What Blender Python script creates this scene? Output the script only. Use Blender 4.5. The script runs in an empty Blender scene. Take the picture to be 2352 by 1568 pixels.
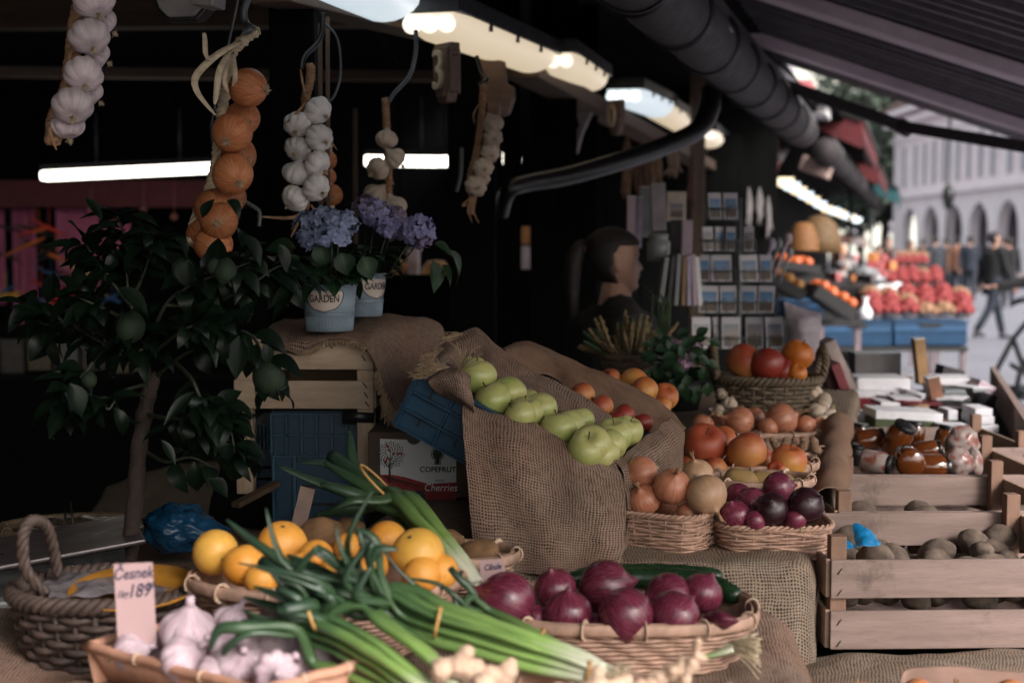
import bpy, math, random
from mathutils import Vector as V, Matrix, noise, Euler
S = bpy.context.scene
COL = S.collection
PI = math.pi
rnd = random.Random(7)
# ------------------------------------------------ camera
F = 3267.0
PITCH = math.atan(224 / F)
CP, SP = math.cos(PITCH), math.sin(PITCH)
H = 1.55
cam = bpy.data.cameras.new('camera')
cam.lens = 50; cam.sensor_width = 36; cam.clip_start = 0.05; cam.clip_end = 900
cam.dof.use_dof = True; cam.dof.focus_distance = 2.58; cam.dof.aperture_fstop = 3.6
co = bpy.data.objects.new('camera', cam); COL.objects.link(co)
co.location = (0, 0, H); co.rotation_euler = (PI / 2 - PITCH, 0, 0)
S.camera = co
# ------------------------------------------------ light
SUN_EL, SUN_AZ = math.radians(35), math.radians(140)   # azimuth clockwise from +Y
w = bpy.data.worlds.new('World'); S.world = w; w.use_nodes = True
wn = w.node_tree
sky = wn.nodes.new('ShaderNodeTexSky'); sky.sky_type = 'NISHITA'; sky.sun_disc = False
sky.sun_elevation = SUN_EL; sky.sun_rotation = SUN_AZ; sky.air_density = 1.6; sky.dust_density = 4
hs = wn.nodes.new('ShaderNodeHueSaturation'); hs.inputs['Saturation'].default_value = 0.35
wn.links.new(sky.outputs[0], hs.inputs['Color'])
wn.links.new(hs.outputs[0], wn.nodes['Background'].inputs[0])
wn.nodes['Background'].inputs[1].default_value = 0.15
sl = bpy.data.lights.new('sun', 'SUN'); sl.energy = 2.4; sl.angle = math.radians(20); sl.color = (1, .93, .92)
so = bpy.data.objects.new('sun', sl); COL.objects.link(so)
sd = V((math.sin(SUN_AZ) * math.cos(SUN_EL), math.cos(SUN_AZ) * math.cos(SUN_EL), math.sin(SUN_EL)))
so.rotation_euler = (-sd).to_track_quat('-Z', 'Y').to_euler(); so.location = (3, -3, 6)
S.view_settings.view_transform = 'Standard'; S.view_settings.look = 'None'
S.view_settings.exposure = 0.84; S.view_settings.gamma = 1; S.view_settings.use_curve_mapping = False
S.cycles.use_denoising = True; S.cycles.max_bounces = 7; S.cycles.diffuse_bounces = 4; S.cycles.glossy_bounces = 3
S.cycles.transparent_max_bounces = 8; S.cycles.caustics_reflective = False; S.cycles.caustics_refractive = False
S.cycles.sample_clamp_indirect = 3; S.cycles.use_adaptive_sampling = True

def P(x, y, d):
    "photo position (2352 wide) at depth d metres along the view axis -> world point"
    r, u = (x - 1176) / F * d, -(y - 784) / F * d
    return V((r, d * CP + u * SP, H - d * SP + u * CP))
def px(n, d): return n / F * d          # size in metres of n photo pixels at depth d
AX = V((math.sin(math.radians(15.7)), math.cos(math.radians(15.7)), 0))   # direction of the market row
OUT = V((AX.y, -AX.x, 0))                                                    # towards the walkway
YAW = -math.radians(15.7)
# ------------------------------------------------ object helpers
def tag(o, label=None, cat=None, group=None, kind=None):
    if label: o['label'] = label
    if cat: o['category'] = cat
    if group: o['group'] = group
    if kind: o['kind'] = kind
    return o
def empty(name, loc=(0, 0, 0), rot=None, label=None, cat=None, group=None):
    o = bpy.data.objects.new(name, None); COL.objects.link(o); o.location = loc; o.empty_display_size = .05
    if rot is not None: o.rotation_euler = rot
    return tag(o, label, cat, group)
def copy_tree(o, parent=None):
    c = o.copy(); COL.objects.link(c); c.parent = parent
    for ch in o.children: copy_tree(ch, c)
    return c
def link(name, me, parent=None, loc=None, rot=None):
    o = bpy.data.objects.new(name, me); COL.objects.link(o)
    if parent: o.parent = parent
    if loc is not None: o.location = loc
    if rot is not None: o.rotation_euler = rot
    return o
def cr(pts, n, closed=False):
    "catmull-rom resample to n points"
    pts = [V(p) for p in pts]; m = len(pts)
    if m == 1: return [pts[0].copy() for _ in range(n)]
    out = []
    segs = m if closed else m - 1
    for i in range(n):
        t = i / (n if closed else n - 1) * segs; k = min(int(t), segs - 1); t -= k
        if closed: p0, p1, p2, p3 = pts[(k - 1) % m], pts[k], pts[(k + 1) % m], pts[(k + 2) % m]
        else: p0, p1, p2, p3 = pts[max(k - 1, 0)], pts[k], pts[k + 1], pts[min(k + 2, m - 1)]
        out.append(.5 * (2 * p1 + (p2 - p0) * t + (2 * p0 - 5 * p1 + 4 * p2 - p3) * t * t + (3 * p1 - p0 - 3 * p2 + p3) * t ** 3))
    return out
class MB:
    def __init__(s): s.v = []; s.f = []; s.uv = []; s.mi = []; s.cur = 0; s.sm = []; s.pc = []
    def add(s, vs, fs, uvs=None, sm=True):
        b = len(s.v); s.pc.append((b, len(s.f))); s.v += [tuple(p) for p in vs]; s.uv += uvs if uvs else [(p[0], p[1] + p[2]) for p in vs]
        for f in fs: s.f.append(tuple(b + i for i in f)); s.mi.append(s.cur); s.sm.append(sm)
        return s
    def box(s, c, size, R=None):
        c = V(c); h = V(size) / 2; vs = []
        for k in range(8):
            p = V(((1 if k & 1 else -1) * h.x, (1 if k & 2 else -1) * h.y, (1 if k & 4 else -1) * h.z))
            if R is not None: p = R @ p
            vs.append(c + p)
        return s.add(vs, [(0, 2, 3, 1), (4, 5, 7, 6), (0, 1, 5, 4), (2, 6, 7, 3), (0, 4, 6, 2), (1, 3, 7, 5)], None, False)
    def bar(s, a, b, wd, th, up=(0, 0, 1)):
        "box from a to b, wd wide, th thick along up"
        a, b = V(a), V(b); y = (b - a); L = y.length; y.normalize(); z = V(up); x = y.cross(z)
        if x.length < 1e-5: x = V((1, 0, 0))
        x.normalize(); z = x.cross(y)
        return s.box((a + b) / 2, (wd, L, th), Matrix((x, y, z)).transposed())
    def tube(s, path, r, seg=8, cap=True, closed=False, flat=1, flat_up=None):
        path = [V(p) for p in path]; n = len(path)
        rr = list(r) if isinstance(r, (list, tuple)) else [r] * n
        t0 = (path[1] - path[0]).normalized(); a = V(flat_up) if flat_up else (V((0, 0, 1)) if abs(t0.z) < .9 else V((1, 0, 0)))
        nrm = (a - t0 * a.dot(t0)).normalized(); vs = []; uvs = []; L = 0
        for i in range(n):
            if closed: t = path[(i + 1) % n] - path[i - 1]
            else: t = path[min(i + 1, n - 1)] - path[max(i - 1, 0)]
            if t.length < 1e-9: t = t0
            t = t.normalized()
            if flat_up: nrm = V(flat_up)
            nrm = nrm - t * nrm.dot(t)
            if nrm.length < 1e-6: nrm = t.orthogonal()
            nrm.normalize(); bi = t.cross(nrm)
            for k in range(seg):
                q = 2 * PI * k / seg
                vs.append(path[i] + nrm * (math.cos(q) * rr[i] * flat) + bi * (math.sin(q) * rr[i])); uvs.append((k / seg, i / max(1, n - 1)))
        fs = []
        for i in range(n if closed else n - 1):
            for k in range(seg):
                a0, a1 = i * seg + k, i * seg + (k + 1) % seg; j = (i + 1) % n
                fs.append((a0, a1, j * seg + (k + 1) % seg, j * seg + k))
        if cap and not closed:
            fs.append(tuple(range(seg))[::-1]); fs.append(tuple((n - 1) * seg + k for k in range(seg)))
        return s.add(vs, fs, uvs)
    def surf(s, rows, closed_u=False, uvscale=None):
        nv, nu = len(rows), len(rows[0])
        vs = [p for r in rows for p in r]; fs = []
        lu = [0]; lv = [0]
        mr = rows[nv // 2]; mc = [r[nu // 2] for r in rows]
        for i in range(1, nu): lu.append(lu[-1] + (V(mr[i]) - V(mr[i - 1])).length)
        for i in range(1, nv): lv.append(lv[-1] + (V(mc[i]) - V(mc[i - 1])).length)
        uvs = [(lu[i], lv[j]) for j in range(nv) for i in range(nu)]
        for j in range(nv - 1):
            for i in range(nu if closed_u else nu - 1):
                k = (i + 1) % nu
                fs.append((j * nu + i, j * nu + k, (j + 1) * nu + k, (j + 1) * nu + i))
        return s.add(vs, fs, uvs)
    def loft(s, rows, nu, nv, amp=0, sc=14, seed=0, folds=None):
        R = [cr(r, nu) for r in rows]
        cols = [cr([R[j][i] for j in range(len(R))], nv) for i in range(nu)]
        g = [[cols[i][j] for i in range(nu)] for j in range(nv)]
        if amp:
            for j in range(nv):
                for i in range(nu):
                    p = g[j][i]; q = p * sc + V((seed, seed * 2, 0))
                    n3 = noise.noise_vector(q) + .4 * noise.noise_vector(q * 2.3)
                    g[j][i] = p + n3 * amp
        return s.surf(g)
    def blob(s, fn, nt=14, na=20, M=None):
        vs = []; uvs = []
        for j in range(nt + 1):
            t = PI * j / nt
            for i in range(na):
                p = V(fn(max(t, 1e-3) if j < nt else PI - 1e-3, 2 * PI * i / na)); vs.append(M @ p if M else p); uvs.append((i / na, j / nt))
        fs = [(j * na + i, (j + 1) * na + i, (j + 1) * na + (i + 1) % na, j * na + (i + 1) % na) for j in range(nt) for i in range(na)]
        fs.append(tuple(range(na))); fs.append(tuple(nt * na + i for i in range(na))[::-1])
        return s.add(vs, fs, uvs)
    def lathe(s, prof, seg=24, M=None, close=True):
        vs = []; uvs = []
        for j, (r, z) in enumerate(prof):
            for i in range(seg):
                a = 2 * PI * i / seg; p = V((r * math.cos(a), r * math.sin(a), z)); vs.append(M @ p if M else p); uvs.append((i / seg, z))
        fs = [(j * seg + i, j * seg + (i + 1) % seg, (j + 1) * seg + (i + 1) % seg, (j + 1) * seg + i) for j in range(len(prof) - 1) for i in range(seg)]
        return s.add(vs, fs, uvs)
    def mesh(s, name, mats, smooth=True):
        me = bpy.data.meshes.new(name); me.from_pydata(s.v, [], s.f)
        uvl = me.uv_layers.new(name='UVMap'); li = [0] * len(me.loops); me.loops.foreach_get('vertex_index', li)
        flat = []
        for i in li: flat += s.uv[i]
        uvl.data.foreach_set('uv', flat)
        for m in (mats if isinstance(mats, (list, tuple)) else [mats]): me.materials.append(m)
        me.polygons.foreach_set('use_smooth', [smooth and q for q in s.sm])
        me.polygons.foreach_set('material_index', s.mi); me.update()
        return me
    def build(s, name, mats, parent=None, smooth=True, bevel=0, thick=0, sub=0, loc=None, rot=None):
        o = link(name, s.mesh(name, mats, smooth), parent, loc, rot)
        if thick: m = o.modifiers.new('t', 'SOLIDIFY'); m.thickness = thick; m.offset = 0
        if bevel: m = o.modifiers.new('b', 'BEVEL'); m.width = bevel; m.segments = 2; m.limit_method = 'ANGLE'
        if sub: m = o.modifiers.new('s', 'SUBSURF'); m.levels = m.render_levels = sub
        return o
def build_each(mb, name, mats, parent=None, **k):
    "one object for every primitive added to mb"
    out = []; pc = mb.pc + [(len(mb.v), len(mb.f))]
    for (v0, f0), (v1, f1) in zip(pc, pc[1:]):
        q = MB(); q.add([V(p) for p in mb.v[v0:v1]], [tuple(i - v0 for i in f) for f in mb.f[f0:f1]], mb.uv[v0:v1]); q.sm = mb.sm[f0:f1]
        out.append(q.build(name, mats, parent, **k))
    return out
def text_mesh(txt, size, mat, name='lettering', parent=None, M=None, shear=0, ext=.0004, bold=0, sx=1):
    c = bpy.data.curves.new(name, 'FONT'); c.body = txt; c.size = size; c.shear = shear; c.extrude = ext; c.offset = bold; c.align_x = 'CENTER'; c.resolution_u = 3
    o = bpy.data.objects.new(name, c); COL.objects.link(o)
    me = bpy.data.meshes.new_from_object(o.evaluated_get(bpy.context.evaluated_depsgraph_get()))
    bpy.data.objects.remove(o)
    if sx != 1: me.transform(Matrix.Diagonal((sx, 1, 1, 1)))
    if M: me.transform(M)
    me.materials.clear(); me.materials.append(mat)
    return link(name, me, parent)
def ordn(i):
    L = ['first', 'second', 'third', 'fourth', 'fifth', 'sixth', 'seventh', 'eighth', 'ninth', 'tenth', 'eleventh', 'twelfth', 'thirteenth', 'fourteenth', 'fifteenth', 'sixteenth']
    return L[i] if i < len(L) else '%dth' % (i + 1)
# ------------------------------------------------ materials
class NT:
    def __init__(s, name):
        s.m = bpy.data.materials.new(name); s.m.use_nodes = True; s.t = s.m.node_tree; s.b = s.t.nodes['Principled BSDF']
    def n(s, typ, ins=None, **at):
        o = s.t.nodes.new('ShaderNode' + typ)
        for k, v in at.items(): setattr(o, k, v)
        for k, v in (ins or {}).items():
            if isinstance(v, bpy.types.NodeSocket): s.t.links.new(v, o.inputs[k])
            else: o.inputs[k].default_value = v
        return o
    def math(s, op, a, b=0.0, c=0.0):
        return s.n('Math', {0: a, 1: b, 2: c}, operation=op).outputs[0]
    def mix(s, f, a, b):
        c4 = lambda c: c if isinstance(c, bpy.types.NodeSocket) else (*c, 1)
        return s.n('Mix', {0: f, 6: c4(a), 7: c4(b)}, data_type='RGBA').outputs[2]
    def noise(s, sc, vec=None, det=3, rough=.55):
        i = {'Scale': sc, 'Detail': det, 'Roughness': rough}
        if vec is not None: i['Vector'] = vec
        return s.n('TexNoise', i).outputs['Fac']
    def rng(s, x, a, b, c=0.0, d=1.0):
        return s.n('MapRange', {0: x, 1: a, 2: b, 3: c, 4: d}).outputs[0]
    def obj(s): return s.n('TexCoord').outputs['Object']
    def uv(s): return s.n('TexCoord').outputs['UV']
    def set(s, col=None, rough=None, bump=None, bs=.3, bd=.002, **k):
        B = s.b.inputs
        def put(i, v):
            if isinstance(v, bpy.types.NodeSocket): s.t.links.new(v, i)
            else: i.default_value = (*v, 1) if isinstance(v, tuple) and len(v) == 3 and len(i.default_value) == 4 else v
        if col is not None: put(B['Base Color'], col)
        if rough is not None: put(B['Roughness'], rough)
        for kk, v in k.items(): put(B[kk.replace('_', ' ')], v)
        if bump is not None:
            bn = s.n('Bump', {'Height': bump, 'Strength': bs, 'Distance': bd}); s.t.links.new(bn.outputs[0], B['Normal'])
        return s.m
def plain(name, col, rough=.6, var=.25, sc=20, bs=.15, bd=.001, **k):
    t = NT(name); o = t.obj(); nz = t.noise(sc, o, 5)
    c = t.mix(t.rng(nz, .3, .7), tuple(x * (1 - var) for x in col), tuple(min(1, x * (1 + var)) for x in col))
    r = t.rng(t.noise(sc * 2.3, o), .3, .7, max(0, rough - .1), min(1, rough + .1))
    return t.set(c, r, t.noise(sc * 4, o, 4), bs, bd, **k)
def emit(name, col, st):
    t = NT(name); return t.set((.8, .8, .8), .4, Emission_Color=col, Emission_Strength=st)
def burlap(name, base, gap, n=215, fill=.0):
    t = NT(name); uv = t.uv(); ob = t.obj()
    dn = t.n('TexNoise', {'Scale': 26, 'Detail': 3, 'Vector': uv}).outputs['Color']
    d2 = t.n('VectorMath', {0: dn, 1: (.5, .5, .5)}, operation='SUBTRACT').outputs[0]
    d3 = t.n('VectorMath', {0: d2, 3: .012}, operation='SCALE').outputs[0]
    u = t.n('VectorMath', {0: uv, 1: d3}, operation='ADD').outputs[0]
    sp = t.n('SeparateXYZ', {0: u})
    su = t.math('ABSOLUTE', t.math('SINE', t.math('MULTIPLY', sp.outputs[0], PI * n)))
    sv = t.math('ABSOLUTE', t.math('SINE', t.math('MULTIPLY', sp.outputs[1], PI * n)))
    mx = t.math('MAXIMUM', su, sv)
    # thread width varies from thread to thread
    wv = t.noise(60, u, 2)
    th = t.rng(wv, .3, .7, .62, .9)
    fac = t.n('MapRange', {0: mx, 1: t.math('SUBTRACT', th, .12), 2: t.math('ADD', th, .06), 3: 0.0, 4: 1.0}).outputs[0]
    pn = t.rng(t.noise(9, uv, 4), .42, .68)
    fac = t.math('MAXIMUM', fac, t.math('MULTIPLY', pn, fill))
    nz = t.rng(t.noise(180, uv, 3), .25, .75)
    big = t.rng(t.noise(6, uv, 3), .3, .7)
    thr = t.mix(nz, tuple(c * .7 for c in base), tuple(min(1, c * 1.25) for c in base))
    thr = t.mix(big, thr, tuple(c * f for c, f in zip(base, (1.02, .86, .8))))
    c = t.mix(fac, gap, thr)
    h = t.math('MULTIPLY', fac, t.rng(nz, 0, 1, .7, 1))
    return t.set(c, .95, h, .7, .0016, Specular_IOR_Level=.15)
def wood(name, a, b, sc=1.0, rough=.7, stain=.0, ax=0):
    t = NT(name); o = t.obj()
    s = [16, 16, 16]; s[ax] = 1.6
    mp = t.n('Mapping', {'Vector': o, 'Scale': tuple(x * sc for x in s)}).outputs[0]
    g = t.noise(3.2, mp, 7, .6); fine = t.noise(22, mp, 4, .7)
    c = t.mix(t.rng(g, .32, .68), a, b)
    c = t.mix(t.math('MULTIPLY', t.rng(fine, .5, .75), .35), c, tuple(x * .55 for x in b))
    if stain:
        st = t.rng(t.noise(9 * sc, o, 5, .7), .6, .74)
        c = t.mix(t.math('MULTIPLY', st, stain), c, (.06, .045, .035))
    return t.set(c, rough, t.math('ADD', t.math('MULTIPLY', g, .6), fine), .35, .0012)
def peel(name, a, b, c3, rough=.32, k=9, root=(.3, .2, .1), spec=.5, fine=.5, zs=.6):
    "papery skin with meridian stripes round local z"
    t = NT(name); o = t.obj(); sp = t.n('SeparateXYZ', {0: o})
    an = t.math('ARCTAN2', sp.outputs[1], sp.outputs[0])
    oi = t.n('ObjectInfo').outputs['Random']
    vec = t.n('CombineXYZ', {0: t.math('SINE', an), 1: t.math('COSINE', an), 2: t.math('ADD', t.math('MULTIPLY', sp.outputs[2], zs * 6), t.math('MULTIPLY', oi, 31))}).outputs[0]
    n1 = t.noise(k, vec, 4, .6); n2 = t.noise(k * 3.4, vec, 3, .7)
    c = t.mix(t.rng(n1, .35, .65), a, b)
    c = t.mix(t.math('MULTIPLY', t.rng(n2, .45, .7), fine), c, c3)
    big = t.rng(t.n('TexNoise', {'Scale': 22, 'Detail': 2, 'Vector': o}).outputs['Fac'], .35, .65)
    c = t.mix(t.math('MULTIPLY', big, .3), c, tuple(x * .6 for x in b))
    hb = t.n('HueSaturation', {'Color': c, 'Value': t.rng(oi, 0, 1, .8, 1.15)}).outputs[0]
    return t.set(hb, t.rng(n2, .3, .7, rough * .8, rough * 1.5), t.math('ADD', n1, t.math('MULTIPLY', n2, .5)), .4, .001, Specular_IOR_Level=spec)
def fruit(name, a, b, spots=None, rough=.35, ax=(.4, -.3, 1), k=7, bs=.05, pore=0, tint=None):
    "two tone skin: blush b on one side over ground a"
    t = NT(name); o = t.obj(); oi = t.n('ObjectInfo').outputs['Random']
    off = t.n('VectorMath', {0: o, 1: t.n('CombineXYZ', {0: t.math('MULTIPLY', oi, 9), 1: oi, 2: oi}).outputs[0]}, operation='ADD').outputs[0]
    dt = t.n('VectorMath', {0: o, 1: tuple(x * 24 for x in ax)}, operation='DOT_PRODUCT').outputs['Value']
    f = t.rng(t.math('ADD', dt, t.math('MULTIPLY', t.noise(k * 5, off, 5, .65), 2.0)), .4, 1.6)
    c = t.mix(f, a, b)
    c = t.mix(t.math('MULTIPLY', t.rng(t.noise(120, off, 2), .4, .7), .18), c, tuple(x * .55 for x in a))
    if spots:
        vo = t.n('TexVoronoi', {'Vector': off, 'Scale': 190}).outputs['Distance']
        c = t.mix(t.rng(vo, .08, .2, .75, 0), c, spots)
    h = t.n('TexVoronoi', {'Vector': off, 'Scale': pore}).outputs['Distance'] if pore else t.noise(60, off, 3)
    return t.set(c, rough, h, .5 if pore else .12, .0008)
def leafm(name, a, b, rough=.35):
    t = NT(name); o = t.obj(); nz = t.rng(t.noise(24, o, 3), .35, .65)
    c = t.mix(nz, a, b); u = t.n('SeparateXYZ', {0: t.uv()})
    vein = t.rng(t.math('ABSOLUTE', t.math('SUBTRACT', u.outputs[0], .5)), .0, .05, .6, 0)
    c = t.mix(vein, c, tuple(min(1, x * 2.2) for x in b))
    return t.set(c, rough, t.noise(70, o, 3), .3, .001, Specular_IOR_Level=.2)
# ------------------------------------------------ material instances
BUR = burlap('burlap_tan', (.265, .19, .148), (.017, .014, .012), 195)
BUR2 = burlap('burlap_fine', (.24, .155, .11), (.09, .058, .04), 260, .8)
BUR3 = burlap('burlap_coarse_grey', (.26, .21, .16), (.022, .02, .018), 190)
WD = wood('poplar_plank', (.28, .20, .172), (.19, .13, .11), 1, .8, .75)
WDZ = wood('poplar_post', (.26, .15, .10), (.17, .095, .065), 1, .75, .2, 2)
WDP = wood('poplar_pale', (.50, .38, .28), (.38, .28, .2), 1, .75, .15)
WDPZ = wood('poplar_pale_post', (.48, .36, .26), (.36, .26, .18), 1, .75, .1, 2)
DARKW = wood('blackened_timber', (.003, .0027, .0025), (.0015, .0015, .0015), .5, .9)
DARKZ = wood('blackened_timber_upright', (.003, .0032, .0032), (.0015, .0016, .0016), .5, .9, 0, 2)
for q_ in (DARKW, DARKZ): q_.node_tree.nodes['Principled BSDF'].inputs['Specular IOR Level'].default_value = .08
BROWN = wood('brown_batten', (.12, .075, .045), (.07, .045, .03), 1, .7, 0, 2)
SIGNW = wood('carved_sign_wood', (.17, .10, .07), (.10, .06, .04), 1.2, .6, 0)
BLACK = plain('black_paint', (.012, .012, .013), .4)
BLACKM = plain('black_metal', (.006, .0065, .007), .38, sc=30, bs=.03)
GREYM = plain('grey_cable', (.07, .08, .085), .45)
ROLLER = plain('plum_awning_roll', (.030, .023, .025), .75, .2, 14)
AWN = plain('plum_awning_cloth', (.60, .49, .53), .8, .15, 6)
AWD = plain('dark_slat', (.07, .062, .072), .6)
REDP = plain('red_awning_cloth', (.08, .006, .009), .7, .2, 8)
REDD = plain('dark_red_cloth', (.10, .012, .014), .7)
PINK = plain('pink_curtain', (.62, .18, .32), .7, .2, 5)
WHITE = plain('white_paint', (.78, .77, .78), .5, .06)
PAPER = plain('white_paper_edge', (.62, .61, .64), .6, .08, 60)
LAVW = plain('facade_plaster', (.93, .83, .84), .85, .08, 1.2)
BEIGE = plain('beige_plaster', (.62, .52, .48), .85, .1, .6)
PALE = plain('pale_green_plaster', (.66, .67, .58), .9, .06, .4)
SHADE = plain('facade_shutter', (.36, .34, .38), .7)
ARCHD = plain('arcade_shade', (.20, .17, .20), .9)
# ------------------------------------------------ setting
t = NT('paving'); o_ = t.obj()
n1 = t.noise(.6, o_, 4); n2 = t.noise(9, o_, 4)
vo = t.n('TexVoronoi', {'Vector': o_, 'Scale': 9}, feature='DISTANCE_TO_EDGE').outputs[0]
c_ = t.mix(t.rng(n1, .3, .7), (.20, .20, .23), (.27, .265, .30)); c_ = t.mix(t.rng(n2, .4, .7, 0, .4), c_, (.14, .14, .16))
c_ = t.mix(t.rng(vo, 0, .03, .5, 0), c_, (.07, .07, .08))
PAV = t.set(c_, .7, t.rng(vo, 0, .05), .5, .01)
m = MB(); m.surf([[V((-300, -60, 0)), V((300, -60, 0))], [V((-300, 500, 0)), V((300, 500, 0))]]); g = m.build('ground', PAV, smooth=False); tag(g, kind='structure')

def along(X0, s, off=0, z=0):
    "point s metres along the row from (X0,0), off metres outwards"
    return V((X0, 0, z)) + AX * s + OUT * off
# stall interior: added shade wall, back wall, ceiling, beams, posts
t_ = MB(); t_.box((-2.35, 1.6, 1.4), (.08, 8, 2.8)); o = t_.build('added_shade_wall', DARKW, bevel=.004); tag(o, 'unseen plank partition added to darken the left side of the stall', 'wall')  # out of view, added to keep daylight off the left side
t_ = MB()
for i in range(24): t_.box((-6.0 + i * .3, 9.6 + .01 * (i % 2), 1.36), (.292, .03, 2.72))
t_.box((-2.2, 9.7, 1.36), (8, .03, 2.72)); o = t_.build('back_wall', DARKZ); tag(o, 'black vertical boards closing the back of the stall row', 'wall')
t_ = MB()
for i in range(22):
    t_.bar(V((-6.2 + i * .28, -2.2, 2.72)), V((-6.2 + i * .28, 11, 2.72)), .272, .03)  # unseen run of boards behind the camera is added to shade the foreground
for i in range(7):
    t_.bar(along(-.8, 2.0, -1.55 + i * .25, 2.66 - .02 * i), along(-.8, 12.2, -1.55 + i * .25, 2.66 - .02 * i), .245, .03)
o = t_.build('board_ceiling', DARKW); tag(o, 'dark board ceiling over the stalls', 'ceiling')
def beam(a, b, wd, th, mat, label, cat='beam', name='ceiling_beam'):
    m = MB(); m.bar(a, b, wd, th); o = m.build(name, mat, bevel=.004); return tag(o, label, cat)
WB = 0
BM = wood('warm_brown_beam', (.10, .06, .035), (.05, .03, .02), .7, .7)
beam(V((-5, 7.2, 2.43)), V((.3, 7.2, 2.38)), .1, .05, BM, 'brown ceiling beam above the left neon tube')
beam(V((-5, 3.4, 2.28)), V((-.42, 3.4, 2.28)), .12, .14, DARKW, 'black ceiling beam crossing behind the left garlic braid')
beam(V((-5, 5.2, 2.35)), V((-.5, 5.0, 2.35)), .10, .1, BM, 'dim brown beam behind the onion braid')
beam(P(620, -20, 3.1), P(1000, 75, 4.4), .10, .05, BM, 'brown rail under the first two strip lights, rising to the left')
beam(P(1200, 160, 5.0), P(1640, 390, 9.5), .12, .06, BM, 'long dark rail under the far strip lights')
def post(x, d, w, y0=-60, lab='', mat=None, zt=None):
    a = P(x, 560, d); m = MB(); m.box((a.x, a.y, 1.36), (w, w, 2.72)); o = m.build('timber_post', mat or DARKZ, bevel=.006); return tag(o, lab, 'post')
post(682, 3.35, .105, lab='thick black timber post behind the white garlic braid')
post(1085, 4.7, .155, lab='black timber post behind the far garlic braid')
post(1345, 6.2, .10, lab='black timber post behind the seated woman')
post(1600, 7.6, .075, lab='brown timber post beside the postcard rack', mat=BROWN)
for x, d, y0, y1, lb in ((735, 3.2, 55, 500, 'thin brown batten beside the white garlic braid, its left one'), (752, 3.22, 40, 490, 'thin brown batten beside the white garlic braid, its right one'), (815, 5.0, 250, 560, 'dim grey batten left of the small pale garlic braid')):
    m = MB(); m.bar(P(x, y0, d), P(x + 2, y1, d), px(9, d), px(9, d), (0, 1, 0)); o = m.build('batten', BROWN, bevel=.001); tag(o, lb, 'batten')
# counter panels behind the stall
m = MB()
for i in range(9):
    a = P(870 + i * 40, 645, 5.3); m.box((a.x, a.y, a.z / 2), (px(38.5, 5.3), .03, a.z))
m.box((P(1040, 640, 5.3).x, P(1040, 640, 5.3).y, P(1040, 640, 5.3).z), (px(360, 5.3), .06, .03))
o = m.build('counter', DARKZ); tag(o, 'black boarded counter behind the flower pots', 'counter')
for x0, x1, lb in ((1032, 1196, 'black board panel between the two timber posts'), (1218, 1325, 'black board panel right of the narrow lit slit')):
    m = MB(); n = 4
    for i in range(n):
        xa = x0 + (x1 - x0) * (i + .5) / n; a = P(xa, 440, 5.6); m.box((a.x, a.y, 1.25), (px((x1 - x0) / n - 1.2, 5.6), .03, 2.5))
    o = m.build('wall_panel', DARKZ); tag(o, lb, 'wall')
m = MB(); a = P(1540, 560, 9.2)
for i in range(6): m.box((a.x - .75 + i * .22, a.y, 1.1), (.214, .03, 2.3))
o = m.build('wall_panel', DARKZ); tag(o, 'dark boards behind the postcard rack', 'wall')
# ------------------------------------------------ strip lights
WARM, COOL = (1.0, .80, .52), (.80, .93, 1.0)
def strip_light(xa, ya, da, xb, yb, db, wd, col, st, label, tube=False, group=None, clips=True):
    A, B = P(xa, ya, da), P(xb, yb, db); y = (B - A); L = y.length; y.normalize(); x = y.cross(V((0, 0, 1))).normalized(); z = x.cross(y)
    R = Matrix((x, y, z)).transposed()
    t = empty('strip_light', (0, 0, 0), None, label, 'lamp', group)
    t.location = A; MR = R.to_4x4(); inv = Matrix.Translation(-A)
    h = wd * .42; m = MB(); prof = []
    n = 10
    rows = []
    ys = [0, .02, .05, .12, L - .12, L - .05, L - .02, L] if L > .35 else [0, .02, L * .3, L * .7, L - .02, L]
    for yy in ys:
        e = min(yy, L - yy); s = .82 + .18 * min(1, e / .12); dz = h * (.45 + .55 * min(1, (e / .12)) ** .6)
        rows.append([R @ V((math.cos(PI * k / n) * wd / 2 * s, yy, -math.sin(PI * k / n) ** .75 * dz)) for k in range(n + 1)])
    m.surf(rows); m.surf([rows[0], [V((0, 0, 0)) + (rows[0][0] + rows[0][-1]) / 2] * (n + 1)]); m.surf([rows[-1], [(rows[-1][0] + rows[-1][-1]) / 2] * (n + 1)])
    key = 'glow%s%s' % ('w' if col is WARM else 'c', st)
    em = bpy.data.materials.get(key)
    if not em: em = emit(key, (*col, 1), st)
    m.build('diffuser', em, t)
    m = MB(); m.box(R @ V((0, L / 2, .025)), (wd * 1.04, L * 1.01, .05), R); m.build('housing', BLACK, t, bevel=.004)
    if clips:
        m = MB()
        for k in range(1, 4):
            for sx in (-1, 1): m.box(R @ V((sx * wd * .5, L * k / 4, -.004)), (.012, .02, .03), R)
        build_each(m, 'clip', BLACK, t)
        he = bpy.data.materials.get(key + 'h')
        if not he: he = emit(key + 'h', (*[.5 + .5 * c for c in col], 1), st * 1.9)
        for sx in (-1, 0, 1):
            m = MB()
            m.blob(lambda th, ph: (math.sin(th) * math.cos(ph) * wd * .15, math.sin(th) * math.sin(ph) * .03 , math.cos(th) * h * .36), 8, 12, Matrix.Translation(R @ V((sx * wd * .29, .0, -h * .42))) @ R.to_4x4())
            m.build('tube_end', he, t)
    return t
strip_light(690, -110, 2.9, 905, -2, 3.75, .17, COOL, .40, 'cool white strip light cut by the top edge')
strip_light(985, 30, 3.75, 1235, 128, 5.0, .165, WARM, 0.34, 'long warm strip light, nearest fully seen one')
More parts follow.
